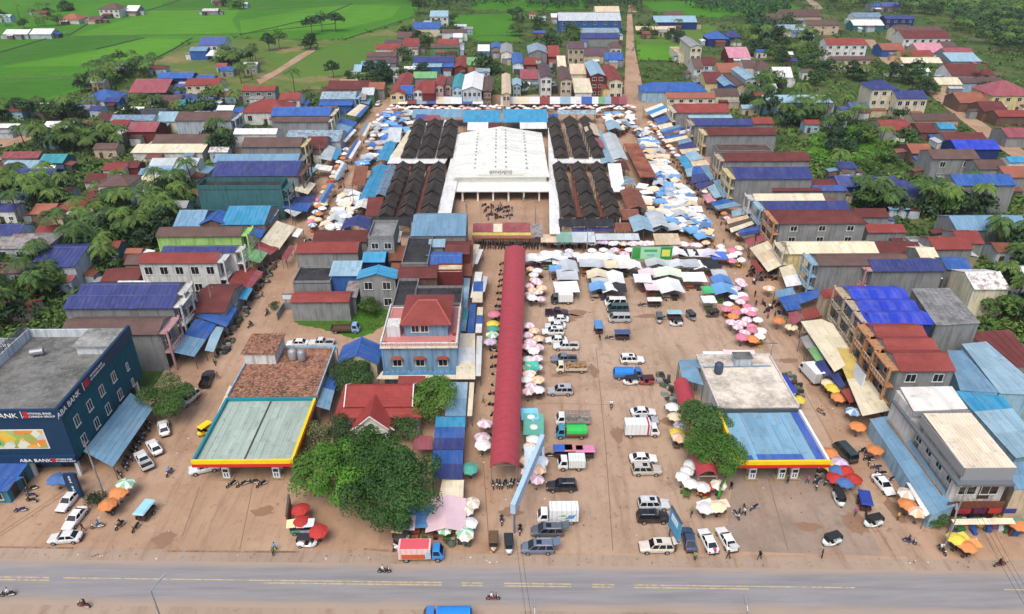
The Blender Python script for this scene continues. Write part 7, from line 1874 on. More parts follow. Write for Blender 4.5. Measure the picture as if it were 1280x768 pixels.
def lean_to(r, X0, X1, Y0, Y1, he):
 for _ in range(3):
  s = LR.choice('FFWE'); L = LR.uniform(2.5, min(7, (X1 - X0) if s == 'F' else max(3, Y1 - Y0))); d = LR.uniform(2, 3.6); h = LR.uniform(2.2, min(3.4, he - .4))
  if s == 'F': a = LR.uniform(X0, max(X0, X1 - L)); bx = (a, a + L, Y0 - d + .4, Y0 + .4)
  else: a = LR.uniform(Y0, max(Y0, Y1 - L)); bx = (X0 - d, X0, a, a + L) if s == 'W' else (X1, X1 + d, a, a + L)
  m = (bx[0] + .5, bx[1] - .5, bx[2] + .3, bx[3] - .6)
  if any(m[0] < q[1] and m[1] > q[0] and m[2] < q[3] and m[3] > q[2] for q in HOUSE_ROOTS if q[:2] != (X0, X1)) or inside(((m[0] + m[1]) / 2, m[2]), DIRT): continue
  c = r.location; x0, x1, y0, y1 = bx[0] - c.x, bx[1] - c.x, bx[2] - c.y, bx[3] - c.y
  z = {'F': (h, h, h + .5, h + .5), 'W': (h, h + .5, h + .5, h), 'E': (h + .5, h, h, h + .5)}[s]
  mb = MB(); mb.slab([(x0, y0, z[0]), (x1, y0, z[1]), (x1, y1, z[2]), (x0, y1, z[3])], .08); mb.build('lean_to_roof', roof_mat(LR.choice(['rs', 'gr', 'lb', 'dr', 'bl', 'lg', 'br', 'wh', 'rp', 'rs', 'sb']), 'x', LR.random() < .4), r)
  mb = MB(); mb.box(x0 + .2, x1 - .2, y0 + .2, y1 - .05, 0, h - .1); mb.build('lean_to_wall', mat('wall', WC[LR.choice(['gy', 'br', 'lg', 'tn', 'dk', 'wh'])]), r)
  HOUSE_ROOTS.append(bx); return
DIRT = [tuple(P(*q).xy) for q in [(-260, 690), (1540, 708), (1540, 640), (1300, 640), (1190, 590), (1130, 490), (1010, 320), (910, 195), (846, 128), (806, 122), (793, 60), (790, 18), (784, 18), (780, 118), (500, 120), (474, 124), (420, 190), (330, 285), (255, 390), (195, 480), (140, 560), (-260, 580)]]
for rt_ in list(ROOTS):
 if not rt_[1]:
  for _ in range(LR.choice([1, 2, 2, 3])): lean_to(rt_[0], *rt_[2:])
FOOT = []
for o_ in HOUSE_ROOTS: FOOT.append(o_)
def free(x, y, m=.5):
 return not any(a - m < x < b + m and c - m < y < d + m for a, b, c, d in FOOT)
def scatter(poly, n, dmin, rg, m=.5, check=True, z=0.0):
 W = [tuple(P(px, py, z).xy) for px, py in poly]; xs = [p[0] for p in W]; ys = [p[1] for p in W]; out = []
 for _ in range(n * 25):
  if len(out) >= n: break
  x, y = rg.uniform(min(xs), max(xs)), rg.uniform(min(ys), max(ys))
  if not inside((x, y), W) or (check and not free(x, y, m)): continue
  if any((x - a) ** 2 + (y - b) ** 2 < dmin * dmin for a, b in out): continue
  out.append((x, y))
 return out
# polygon, palms, broad-leaved trees, where
GROVES = [
 ([(0, 232), (60, 230), (95, 258), (60, 276), (30, 284), (0, 280)], 14, 8, 'left edge below the navy roofed house'),
 ([(100, 262), (170, 235), (245, 225), (248, 262), (215, 290), (185, 315), (130, 300), (95, 285)], 20, 26, 'in the grove left of the lime green shophouse'),
 ([(95, 310), (130, 318), (150, 335), (120, 350), (75, 362), (60, 384), (0, 420), (0, 365), (35, 345)], 12, 18, 'around the grey villa on the left'),
 ([(98, 116), (140, 88), (195, 84), (200, 95), (165, 106), (122, 120)], 16, 9, 'beyond the long red roofed open shed'),
 ([(-10, 142), (60, 140), (130, 146), (130, 152), (60, 152), (-10, 153)], 6, 14, 'in the hedge row at the paddy edge'),
 ([(55, 172), (120, 168), (165, 182), (150, 200), (70, 196), (30, 186)], 12, 8, 'around the red house row on the left'),
 ([(270, 78), (322, 72), (325, 100), (300, 106), (278, 100)], 12, 6, 'beside the blue field warehouse'),
 ([(262, 165), (295, 158), (300, 195), (270, 205), (255, 190)], 5, 10, 'behind the brown roofed shophouse'),
 ([(200, 130), (300, 118), (300, 150), (215, 160), (150, 170), (140, 150)], 5, 12, 'among the blue cluster houses'),
 ([(0, 22), (66, 15), (80, 32), (40, 40), (0, 36)], 7, 6, 'at the farm in the paddies'),
 ([(262, 2), (320, 2), (325, 12), (270, 14)], 5, 5, 'far off at the field corner'),
 ([(440, 92), (490, 88), (500, 106), (470, 108), (430, 104)], 0, 12, 'at the field edge behind the left street'),
 ([(500, 42), (560, 26), (590, 40), (560, 66), (510, 70)], 2, 10, 'among the houses behind the market'),
 ([(640, 22), (690, 24), (724, 40), (722, 52), (660, 50), (640, 40)], 3, 14, 'beside the blue school'),
 ([(795, 38), (850, 42), (850, 54), (800, 52)], 2, 10, 'below the far open shed'),
 ([(905, 50), (960, 42), (960, 75), (940, 78), (905, 58)], 8, 10, 'around the pink roofed house'),
 ([(955, 40), (1005, 44), (1035, 60), (1030, 90), (1060, 95), (1100, 82), (1108, 98), (1085, 124), (1046, 116), (955, 116)], 8, 44, 'in the dense wood left of the cream villa'),
 ([(1190, 14), (1300, 12), (1300, 75), (1255, 70), (1218, 54), (1190, 40)], 55, 6, 'in the palm plantation at the upper right'),
 ([(1040, 6), (1100, 12), (1190, 14), (1190, 20), (1050, 18)], 14, 6, 'along the far right fields'),
 ([(975, 130), (1060, 138), (1086, 156), (1030, 168), (975, 164)], 16, 8, 'in front of the long pale blue warehouse'),
 ([(1035, 175), (1100, 168), (1145, 190), (1130, 215), (1060, 222), (1020, 210)], 2, 12, 'round the overgrown lot'),
 ([(1060, 248), (1110, 244), (1160, 250), (1210, 250), (1245, 262), (1230, 274), (1180, 276), (1120, 272), (1075, 266)], 14, 14, 'in the garden below the blue hip roofed house'),
 ([(1232, 300), (1290, 295), (1290, 335), (1240, 332)], 4, 6, 'at the right edge by the red tiled house'),
 ([(1225, 372), (1290, 350), (1290, 412), (1240, 405)], 5, 14, 'behind the grey concrete roof at the right edge'),
 ([(922, 122), (962, 118), (968, 146), (935, 148)], 6, 4, 'behind the right street red roofs'),
 ([(1120, 68), (1145, 92), (1200, 130), (1190, 140), (1130, 108), (1105, 96)], 2, 12, 'along the dirt path on the right'),
 ([(1200, 106), (1240, 112), (1240, 118), (1205, 116)], 1, 5, 'below the big dark red house'),
 ([(460, 100), (600, 78), (620, 88), (615, 100), (560, 92), (480, 112)], 0, 7, 'between the rear row roofs'),
]
HUTR = ['rs', 'dr', 'br', 'lg', 'bl', 'rp', 'r', 'lb', 'wh', 'gr', 'nb']
def hut(x, y, w, d, he, rc, wc, label):
 r = thing('hut', label, 'hut', (x, y, 0), 0, 'small huts among the trees'); k = .36; FOOT.append((x - w / 2, x + w / 2, y, y + d)); HOUSE_ROOTS.append(FOOT[-1])
 mb = MB(); mb.box(-w / 2 + .3, w / 2 - .3, .3, d - .3, 0, he)
 for s in (-1, 1): mb.face([(s * (w / 2 - .3), .3, he), (s * (w / 2 - .3), d - .3, he), (s * (w / 2 - .3), d / 2, he + k * d / 2 - .12)][::s])
 mb.build('wall', mat('wall', WC[wc]), r); mb = MB(); roof_gable(mb, -w / 2, w / 2, 0, d / 2, d, he, he + k * d / 2); mb.build('roof', roof_mat(rc, 'x', LR.random() < .3), r)
 door(r, -w * .2, .295, 0, 1.0, 2.0); window(r, w * .22, .295, 1.0, 1.1, 1.0)
UNDER = []
for poly, npalm, ntree, where in GROVES:
 if 'plantation' in where or 'far right fields' in where or 'overgrown' in where or 'blue canopy' in where: continue
 for i, (x, y) in enumerate(sorted(scatter(poly, 5 if ntree > 20 else 3, 10, trng, 4.5))):
  rc = LR.choice(HUTR); hut(x, y, LR.uniform(5, 9), LR.uniform(5, 7), LR.uniform(2.6, 4.2), rc, LR.choice(['gy', 'br', 'lg', 'tn', 'wh', 'lb']), 'small %s hut, %s from left %s' % (CN[rc], ordn(i + 1), where))
for gi, (poly, npalm, ntree, where) in enumerate(GROVES):
 for i, (x, y) in enumerate(sorted(scatter(poly, int(npalm * 1.5), 2.8, trng))):
  palm(Vector((x, y, 0)), trng.uniform(5.5, 10), trng.uniform(3.0, 4.2), 'coconut palm, %s from the left %s' % (ordn(i + 1), where), 'coconut palms')
 for i, (x, y) in enumerate(sorted(scatter(poly, int(ntree * .78), 3.8, trng, 1.0))):
  r = trng.uniform(3.2, 5.8); tree(0, 0, r, r * trng.uniform(1.4, 1.9), 'leafy tree, %s from the left %s' % (ordn(i + 1), where), 'trees among the houses', loc=Vector((x, y, 0)))
 UNDER.append(poly)
for x, y, r, h, lb in [(606, 92, 8, 11, 'big round tree behind the white gabled hall'), (390, 44, 5.5, 12, 'dark tree, right of three in the open field'), (403, 40, 6, 13, 'tallest dark tree in the open field clump'), (420, 40, 7, 14, 'dark tree at the right end of the field clump'), (337, 64, 5, 10, 'rounded tree beside the field track'), (350, 62, 5, 11, 'taller tree beside the field track'),
                       (388, 62, 6, 9, 'low spreading tree in the dry field'), (417, 98, 4.5, 9, 'round tree alone behind the left street'), (152, 86, 4.5, 10, 'round dark tree above the palm row by the paddies'), (205, 8, 3, 9, 'lone tree in the far paddies'), (84, 14, 7, 8, 'wide tree behind the orange farmhouse'), (524, 18, 7, 12, 'tree beside the farthest white house'),
                       (557, 46, 4, 8, 'tree beside brown roofed far house'), (530, 62, 5, 9, 'tall tree in the red roof cluster'), (505, 76, 5.5, 9, 'wide tree beside the purple-blue warehouse'), (645, 46, 6, 9, 'tree left of the blue school'), (687, 58, 7, 9, 'broad tree below the blue school'), (655, 120, 3.5, 7, 'small tree in the rear row gap'), (1122, 153, 4, 7, 'dark shrub tree before the cream villa')]:
 tree(x, y, r, h, lb, 'single trees')
for x, y, h, lb in [(369, 118, 11, 'tall palm beside the white red-roofed house'), (105, 332, 10, 'big palm beside the grey villa wing'), (82, 305, 9, 'palm rising behind the grey villa'), (1240, 315, 9, 'palm beside the right edge roofs'), (1270, 400, 10, 'spreading palm at the right edge'), (85, 190, 10, 'palm in front of the red house row'), (140, 188, 9, 'palm beside the cream lean-to')]:
 palm(P(x, y), h, 4.0, lb, 'single palms')
# the large near trees, each with its own crown
def big_tree(x, y, r, h, cards, size, leaf, label, seed, lobes=16, flat=.7, name='tree'):
 p = P(x, y); t = thing(name, label, 'tree', p); hc = h - r * flat * .8
 inst('trunk', TRUNKS[seed % 3], t, (0, 0, 0), 0, None, (r * .6, r * .6, max(1.2, hc)))
 inst('crown', crown_mesh(seed, lobes, cards, size, flat, leaf, .5), t, (0, 0, hc), 0, None, (r, r, r))
 return t
big_tree(430, 622, 6.6, 9.0, 11000, .065, mat('leaf', (70, 112, 36)), 'large bright green tree beside the green fuel canopy', 101, 34)
big_tree(492, 640, 7.6, 9.6, 15000, .058, mat('leaf', (50, 84, 36)), 'large dark green tree overhanging the road side stalls', 102, 40)
big_tree(466, 606, 6.0, 9.4, 9000, .07, mat('leaf', (58, 96, 36)), 'large green tree in the middle of the big tree group', 103, 26)
big_tree(545, 523, 4.7, 7.4, 7000, .08, mat('leaf', (92, 132, 50)), 'bright leafy tree right of the tiled office', 104, 12)
big_tree(447, 492, 4.2, 6.2, 6000, .085, mat('leaf', (60, 90, 44)), 'dark tree behind the tiled office', 105, 10)
big_tree(430, 556, 3.0, 4.6, 2600, .10, mat('leaf', (60, 88, 48)), 'white flowering shrub tree left of the office porch', 106, 8)
big_tree(510, 552, 3.0, 4.6, 2600, .10, mat('leaf', (62, 90, 46)), 'white flowering shrub tree right of the office porch', 107, 8)
big_tree(402, 566, 3.4, 4.6, 2200, .10, mat('leaf', (104, 112, 72)), 'thin olive bush beside the green fuel canopy', 108, 8)
big_tree(219, 521, 4.5, 6.8, 7500, .075, mat('leaf', (62, 92, 40)), 'neat round tree beside the bank awning', 109, 12, .95)
big_tree(876, 553, 4.6, 7.6, 6500, .08, mat('leaf', (60, 92, 44)), 'leafy tree at the upper side of the blue fuel canopy', 110, 11)
big_tree(890, 594, 4.6, 7.8, 7500, .075, mat('leaf', (76, 118, 44)), 'bright leafy tree at the blue canopy corner', 111, 11)
big_tree(1170, 656, 1.9, 2.4, 1600, .14, mat('leaf', (70, 104, 44)), 'low green bush below the long pale blue roof', 112, 7, name='bush')
big_tree(246, 438, 1.4, 2.2, 700, .18, LEAF[0], 'small roadside bush beside the sky blue awnings', 113, 6, name='bush')
big_tree(120, 630, 1.6, 2.2, 900, .16, LEAF[1], 'dark shrub behind the navy sign totem', 114, 7, name='bush')
big_tree(358, 310, 1.3, 2.0, 600, .18, LEAF[2], 'small bush at the left street bend', 115, 6, name='bush'); big_tree(344, 388, 1.3, 2.0, 600, .18, LEAF[0], 'small bush by the grey yard wall', 116, 6, name='bush')
big_tree(464, 394, 3.0, 4.0, 1800, .11, LEAF[2], 'leafy bush in the grass lot beside the villa', 117, 8, name='bush'); big_tree(476, 376, 3.4, 5.0, 2200, .11, LEAF[4], 'bright leafy tree below the cyan gabled house', 118, 9)
# white frangipani flowers sit on two shrubs
# ground cover between the houses: nobody could count it
def bush_into(mb, x, y, r, rg, cards):
 for _ in range(cards):
  v = Vector((rg.gauss(0, 1), rg.gauss(0, 1), abs(rg.gauss(.3, .8)))).normalized(); p = Vector((x, y, .1)) + Vector((v.x * r, v.y * r, v.z * r * .75)) * rg.uniform(.6, 1.05)
  leaf_card(mb, p, v + Vector((rg.gauss(0, .4), rg.gauss(0, .4), .4)), .55 * r, rg)
FW = [[tuple(P(*q).xy) for q in pts] for pts, s in FIELDS[:16]]
PATHW = [[tuple(P(*q).xy) for q in pts] for pts in ([(1078, 48), (1094, 48), (1114, 70), (1162, 98), (1222, 146), (1272, 180), (1330, 222), (1320, 238), (1253, 192), (1203, 156), (1143, 107), (1100, 78)], [(0, 166), (54, 156), (60, 170), (30, 180), (0, 188)])]
mbs = [MB() for _ in range(3)]; urng = random.Random(21); nb_ = 0
for _ in range(20000):
 px_, py_ = urng.uniform(-60, 1340), 8 + 430 * urng.random() ** 1.5
 x, y = P(px_, py_).xy
 if inside((x, y), DIRT) or any(inside((x, y), f) for f in FW) or any(inside((x, y), f) for f in PATHW) or not free(x, y, .3): continue
 nb_ += 1; bush_into(mbs[urng.randrange(3)], x, y, urng.uniform(.8, 2.3) if urng.random() < .85 else urng.uniform(2.3, 3.6), urng, 18 if y < 250 else 13)
 if nb_ > 6500: break
for x, y in scatter([(1015, 162), (1060, 157), (1118, 166), (1150, 196), (1060, 220), (1014, 204)], 150, 1.6, urng): bush_into(mbs[2], x, y, urng.uniform(.5, 1.5), urng, 12)
for q in range(90):
 e = FIELDS[16][0]; k = q % len(e); a_, b_ = P(*e[k]), P(*e[(k + 1) % len(e)]); w_ = a_.lerp(b_, urng.random()); bush_into(mbs[q % 3], w_.x + urng.uniform(-2, 2), w_.y + urng.uniform(-2, 2), urng.uniform(.8, 2.0), urng, 12)
for x, y in scatter([(375, 402), (440, 374), (490, 374), (486, 406), (440, 422), (412, 410)], 150, .8, urng): bush_into(mbs[2], x, y, urng.uniform(.3, .9), urng, 12)
for i, mb in enumerate(mbs): tag(mb.build('undergrowth', LEAF[[0, 2, 4][i]]), 'tangled green undergrowth between the houses, %s shade' % ['mid', 'dark', 'light'][i], 'undergrowth', kind='stuff')
# the far wood along the horizon reads as one mass
mb = MB(); frng = random.Random(5)
for poly, n in (([(480, -8), (700, -8), (990, -10), (1010, 4), (900, 8), (780, 2), (700, 12), (600, 10), (520, 8)], 420), ([(660, 2), (800, 2), (800, 14), (700, 13)], 80), ([(980, -2), (1100, -4), (1180, 2), (1190, 12), (1110, 16), (1050, 8)], 160), ([(1190, 12), (1320, 10), (1320, 70), (1260, 66), (1218, 50), (1195, 30)], 260), ([(850, 8), (985, 8), (985, 24), (930, 28), (900, 18)], 110), ([(930, 28), (990, 26), (990, 44), (940, 44)], 50)):
 for x, y in scatter(poly, n, 3.5, frng, 1):
  r = frng.uniform(2.5, 4.5); h = frng.uniform(3, 6)
  for _ in range(22):
   v = Vector((frng.gauss(0, 1), frng.gauss(0, 1), frng.gauss(.3, .9))).normalized(); p = Vector((x, y, h)) + v * r * frng.uniform(.6, 1.05)
   leaf_card(mb, p, v + Vector((0, 0, .4)), r * .55, frng)
tag(mb.build('forest', LEAF[3]), 'far dark green wood and palm belt along the top of the scene', 'forest', kind='stuff')

# ================================================================ umbrellas, market tents, stalls
UC = dict(w=('white', (222, 222, 220), (222, 222, 220)), pw=('pink and white', (216, 168, 182), (222, 216, 216)), p=('pink', (206, 128, 150), (206, 128, 150)), o=('orange', (208, 134, 82), (208, 134, 82)), r=('red', (178, 60, 54), (178, 60, 54)),
          b=('blue', (76, 108, 160), (76, 108, 160)), t=('teal', (84, 158, 144), (84, 158, 144)), c=('cream', (220, 204, 168), (220, 204, 168)), g=('pale grey', (176, 182, 186), (190, 194, 196)), bw=('blue and white', (110, 160, 206), (224, 226, 226)),
          y=('yellow', (220, 200, 80), (220, 200, 80)), l=('lilac', (190, 170, 200), (210, 196, 214)), cw=('cream and white', (216, 190, 160), (226, 224, 220)), gw=('green and white', (130, 190, 150), (224, 226, 220)), ow=('peach', (226, 178, 140), (230, 206, 184)))
def umb_mesh(seed):
 rg = random.Random(seed); mb = MB(); n = 8; ap = (0, 0, 2.75)
 for i in range(n):
  a, b = 2 * pi * i / n, 2 * pi * (i + 1) / n; md = (a + b) / 2; z0, z1 = 2.12 + rg.uniform(-.05, .05), 2.12 + rg.uniform(-.05, .05)
  p, q, s = (1.32 * cos(a), 1.32 * sin(a), z0), (1.32 * cos(b), 1.32 * sin(b), z1), (1.2 * cos(md), 1.2 * sin(md), 2.24)
  h1, h2 = (.7 * cos(a), .7 * sin(a), 2.52), (.7 * cos(b), .7 * sin(b), 2.52)
  mb.face([ap, h1, h2], i % 2); mb.face([h1, p, s, q, h2], i % 2)
  mb.face([p, (p[0] * 1.01, p[1] * 1.01, p[2] - .16), (s[0] * 1.01, s[1] * 1.01, s[2] - .14), s], i % 2); mb.face([s, (s[0] * 1.01, s[1] * 1.01, s[2] - .14), (q[0] * 1.01, q[1] * 1.01, q[2] - .16), q], i % 2)
 mb.tube((0, 0, 2.7), (0, 0, 2.86), .04, .02, 5)
 return mb.mesh('canopy', [None, None])
UMB = [umb_mesh(i) for i in range(3)]
mb = MB(); mb.tube((0, 0, 0), (0, 0, 2.72), .03, .03, 5); mb.disc((0, 0, .06), (0, 0, 1), .25, .12, 8); UPOLE = mb.mesh('pole', [POSTM])
def table_mesh():
 mb = MB(); mb.box(-.85, .85, -.5, .5, .68, .74)
 for x in (-.75, .75):
  for y in (-.42, .42): mb.box(x - .03, x + .03, y - .03, y + .03, 0, .68)
 return mb.mesh('table', [mat('paint', (110, 84, 62))])
def goods_mesh(seed):
 rg = random.Random(seed); mb = MB()
 for i in range(5):
  x = -.7 + .34 * i; mb.box(x - .14, x + .14, -.4, .05, .74, .84); mb.box(x - .14, x + .14, .1, .42, .74, .9)
  for k in range(3): mb.blob((x + rg.uniform(-.06, .06), -.3 + .14 * k, .86), .1, rg, 0, 5)
 for i in range(3): x = rg.uniform(-1, 1); mb.box(x - .25, x + .25, -1.0, -.65, 0, rg.uniform(.25, .5))
 return mb.mesh('goods', [None])
TAB = table_mesh(); GOODS = [goods_mesh(i) for i in range(4)]
GCOL = [mat('cloth', c) for c in ((150, 60, 50), (70, 110, 50), (190, 150, 60), (60, 70, 120), (180, 170, 160), (110, 60, 80), (50, 50, 54), (200, 110, 60))]
srng = random.Random(9); NU = [0]
def stall(x, y, rz, label, group):
 r = thing('market_stall', label, 'stall', (x, y, .17), rz, group); inst('table', TAB, r); inst('goods', srng.choice(GOODS), r, mats=[srng.choice(GCOL)])['kind'] = 'stuff'
def umbrella(x, y, code, label, group, s=1.0, tilt=.08):
 NU[0] += 1
 nm, c1, c2 = UC[code]
 r = thing('market_umbrella', label, 'umbrella', (x, y, .17), srng.uniform(0, 6.28), group); r.scale = (s, s, srng.uniform(.9, 1.05)); r.rotation_euler = (srng.uniform(-tilt, tilt), srng.uniform(-tilt, tilt), srng.uniform(0, 6.28))
 inst('canopy', srng.choice(UMB), r, mats=[mat('cloth', c1), mat('cloth', c2)]); inst('pole', UPOLE, r)
def umbrellas(spots, codes, where, group, stalls=.6, s=.93, key=None):
 """spots in world; numbered along the row so that each can be pointed at"""
 spots = sorted(spots, key=key or (lambda p: p[1])); cnt = {}
 for i, (x, y) in enumerate(spots):
  c = srng.choice(codes); cnt[c] = cnt.get(c, 0) + 1
  umbrella(x, y, c, '%s umbrella, %s of its colour %s' % (UC[c][0], ordn(cnt[c]), where), group, s * srng.uniform(.9, 1.12))
  if srng.random() < stalls: stall(x + srng.uniform(-.4, .4), y + srng.uniform(-.4, .4), srng.uniform(0, 6.28), 'goods table under the %s umbrella %s' % (ordn(i + 1), where), group + ' tables')
def Z(poly, n, d): return scatter(poly, n, d, srng, 0, False, 2.4)
def line(a, b, n, j=.3):
 p, q = P(*a, 2.4), P(*b, 2.4); return [(p.x + (q.x - p.x) * i / max(1, n - 1) + srng.uniform(-j, j), p.y + (q.y - p.y) * i / max(1, n - 1) + srng.uniform(-j, j)) for i in range(n)]
up = 'up from the road beside the long vault'
umbrellas(Z([(655, 600), (676, 600), (676, 518), (660, 518)], 16, 1.7) + Z([(657, 492), (674, 490), (672, 446), (660, 446)], 12, 1.7) + Z([(658, 441), (675, 440), (672, 405), (661, 405)], 9, 1.7) + Z([(661, 378), (678, 372), (675, 334), (661, 334)], 12, 1.7), ['w', 'pw', 'w', 'pw', 'cw', 'w', 'ow'], up, 'umbrellas right of the long vault')
for x, y, c, lb in [(616, 404, 'y', 'yellow umbrella in the lane left of the vault'), (616, 410, 't', 'teal umbrella in the lane left of the vault'), (615, 417, 'gw', 'pale green umbrella in the lane left of the vault'), (613, 427, 'l', 'lilac umbrella in the lane left of the vault'), (618, 392, 'p', 'red-pink umbrella highest in the lane left of the vault'),
     (606, 530, 'pw', 'pink umbrella, upper of two left of the vault end'), (602, 546, 'pw', 'pink umbrella, lower of two left of the vault end'), (588, 584, 't', 'green umbrella alone at the lane foot'), (603, 555, 'w', 'white umbrella below the two pink ones in the lane'),
     (398, 662, 'r', 'red umbrella at the food carts near the road'), (376, 650, 'r', 'big red umbrella behind the food carts'), (377, 637, 'r', 'small red umbrella under the bright green tree'), (136, 630, 'o', 'orange umbrella nearer the road at the left street mouth'), (147, 614, 'o', 'second orange umbrella at the left street mouth'), (155, 605, 'gw', 'pale umbrella behind the orange ones at the left street'),
     (70, 597, 'b', 'blue umbrella, left of two before the bank'), (84, 597, 'b', 'blue umbrella, right of two before the bank'), (1073, 532, 'o', 'orange umbrella beside the cream awning end'), (1095, 561, 'o', 'orange umbrella in the middle of the right street shops'), (1135, 630, 'o', 'orange umbrella under the white shade awning'), (1148, 640, 'ow', 'peach umbrella at the pale blue roof foot'), (1132, 617, 'cw', 'cream umbrella beside the white shade awning'),
     (1038, 566, 'o', 'orange umbrella at the blue canopy corner'), (1040, 581, 'y', 'yellow umbrella at the blue canopy corner'), (1050, 579, 'l', 'lilac umbrella beside the yellow one'), (1057, 588, 'r', 'red umbrella, upper of three at the blue canopy'), (1045, 595, 'r', 'red umbrella, left of three at the blue canopy'), (1066, 598, 'r', 'red umbrella, right of three at the blue canopy'), (1056, 603, 'b', 'blue umbrella below three red ones'), (1046, 587, 'b', 'blue umbrella among red ones at the blue canopy'),
     (1196, 674, 'y', 'yellow umbrella cart beside the street lamp'), (1209, 682, 'o', 'orange umbrella cart beside the road'), (1275, 655, 'o', 'orange umbrella at the right edge shops'), (882, 633, 'w', 'white umbrella of the left roadside cart'), (898, 632, 'c', 'cream umbrella of the right roadside cart'),
     (848, 546, 'ow', 'peach umbrella beside the red vault and green tree'), (852, 532, 'l', 'lilac umbrella beside the short vault'), (845, 520, 'c', 'cream umbrella beside the short vault'), (841, 508, 'w', 'white umbrella beside the short vault'), (846, 540, 'y', 'yellow patched umbrella beside the short vault'),
     (1035, 478, 'c', 'cream umbrella, upper of two by the white truck'), (1040, 485, 'y', 'yellow umbrella, lower of two by the white truck'), (998, 499, 'y', 'yellow-green umbrella beside the station shop'), (985, 488, 'g', 'grey umbrella beside the station shop'), (1049, 495, 'o', 'orange umbrella by the red awning'), (1068, 515, 'bw', 'blue and white umbrella below the red awning'), (973, 400, 'o', 'orange umbrella under the blue awnings'), (990, 408, 'c', 'cream umbrella under the blue awnings'), (962, 360, 'ow', 'peach umbrella beside motorbikes')]:
 p = P(x, y, 2.4); umbrella(p.x, p.y, c, lb, 'single umbrellas', 1.05)
umbrellas(Z([(580, 672), (592, 670), (592, 624), (580, 624)], 9, 1.6) + Z([(553, 668), (580, 672), (580, 660), (553, 660)], 4, 1.8), ['w', 'cw', 'gw', 'w'], 'in the cluster at the lane foot', 'white umbrellas at the lane foot', .3)
umbrellas(Z([(852, 596), (868, 594), (872, 578), (856, 578)], 6, 1.5) + Z([(862, 612), (898, 612), (898, 600), (862, 598)], 6, 1.7), ['w', 'cw', 'bw', 'w'], 'at the short vault end', 'umbrellas at the short vault end', .3)
umbrellas(Z([(905, 378), (930, 372), (952, 400), (956, 420), (930, 424), (915, 410)], 24, 1.7), ['pw', 'w', 'p', 'pw', 'o', 'w'], 'in the round crowd near the station', 'umbrellas in the round crowd')
umbrellas(Z([(908, 352), (926, 350), (934, 372), (914, 374)], 9, 1.7), ['pw', 'w', 'l'], 'beside the blue gabled tent', 'umbrellas beside the tents')
umbrellas(Z([(900, 312), (925, 308), (930, 325), (905, 328)], 8, 1.8), ['w', 'p', 'w', 'cw'], 'at the market front right corner', 'umbrellas at the corner')
umbrellas(line((700, 301), (870, 306), 26, .9), ['w', 'pw', 'w', 'l', 'w', 'cw'], 'along the market front strip', 'umbrellas along the market front', .2, 1.0, lambda p: p[0])
umbrellas(Z([(670, 315), (722, 312), (722, 318), (670, 320)], 8, 1.9) + Z([(738, 311), (790, 311), (788, 317), (738, 317)], 8, 1.9), ['w', 'pw', 'w', 'g'], 'behind the white tent row', 'umbrellas behind the tents', .2, 1, lambda p: p[0])
umbrellas(line((812, 152), (925, 292), 32, .5), ['ow', 'w', 'pw', 'o', 'w', 'cw'], 'down the east edge of right street', 'umbrellas along the right street edge', .2, .85, lambda p: -p[1])
umbrellas(Z([(796, 160), (812, 160), (850, 225), (893, 290), (905, 312), (880, 306), (845, 280), (826, 235), (806, 190)], 46, 2.2), ['w', 'w', 'g', 'cw', 'c', 'bw', 'w', 'ow', 'pw'], 'in the packed right street market', 'umbrellas packed along the right street', .2, .95, lambda p: -p[1])
umbrellas(Z([(400, 290), (425, 290), (444, 262), (448, 240), (436, 236), (420, 258)], 24, 1.8), ['w', 'cw', 'g', 'w', 'c'], 'at the lower left street corner', 'umbrellas at the left street corner', .2)
umbrellas(Z([(386, 282), (396, 283), (406, 250), (398, 246)], 12, 1.6) + line((405, 240), (432, 186), 10, .6), ['o', 'w', 'p', 'bw', 'r', 'w', 'c'], 'on the shop side of left street', 'umbrellas along the left street shops', .3, .9)
umbrellas(Z([(470, 142), (490, 142), (482, 168), (462, 205), (448, 206), (458, 180)], 14, 2.2), ['w', 'g', 'g', 'w', 'cw', 'bw'], 'in the upper left street market', 'umbrellas in the upper left street', .1, .95)

mb = MB(); rg_ = random.Random(2)                                # beyond three hundred: the farthest row stays one mass
rows = []
for i in range(85):
 p = P(486 + (792 - 486) * i / 84, 133.5 + rg_.uniform(-2.2, 2.5), 2.4); rr_ = rg_.uniform(1.0, 1.35); ci = rg_.choice([0, 0, 1, 0, 2, 1])
 for k in range(8):
  a, b = 2 * pi * k / 8, 2 * pi * (k + 1) / 8; mb.face([(p.x, p.y, 2.8), (p.x + rr_ * cos(a), p.y + rr_ * sin(a), 2.2), (p.x + rr_ * cos(b), p.y + rr_ * sin(b), 2.2)], ci)
 mb.tube((p.x, p.y, .1), (p.x, p.y, 2.75), .04, .04, 4, 3)
tag(mb.build('umbrella_crowd', [mat('cloth', (222, 220, 216)), mat('cloth', (220, 160, 160)), mat('cloth', (224, 190, 160)), POSTM]), 'unbroken row of pale umbrellas along the street behind the market', 'umbrellas', kind='stuff')
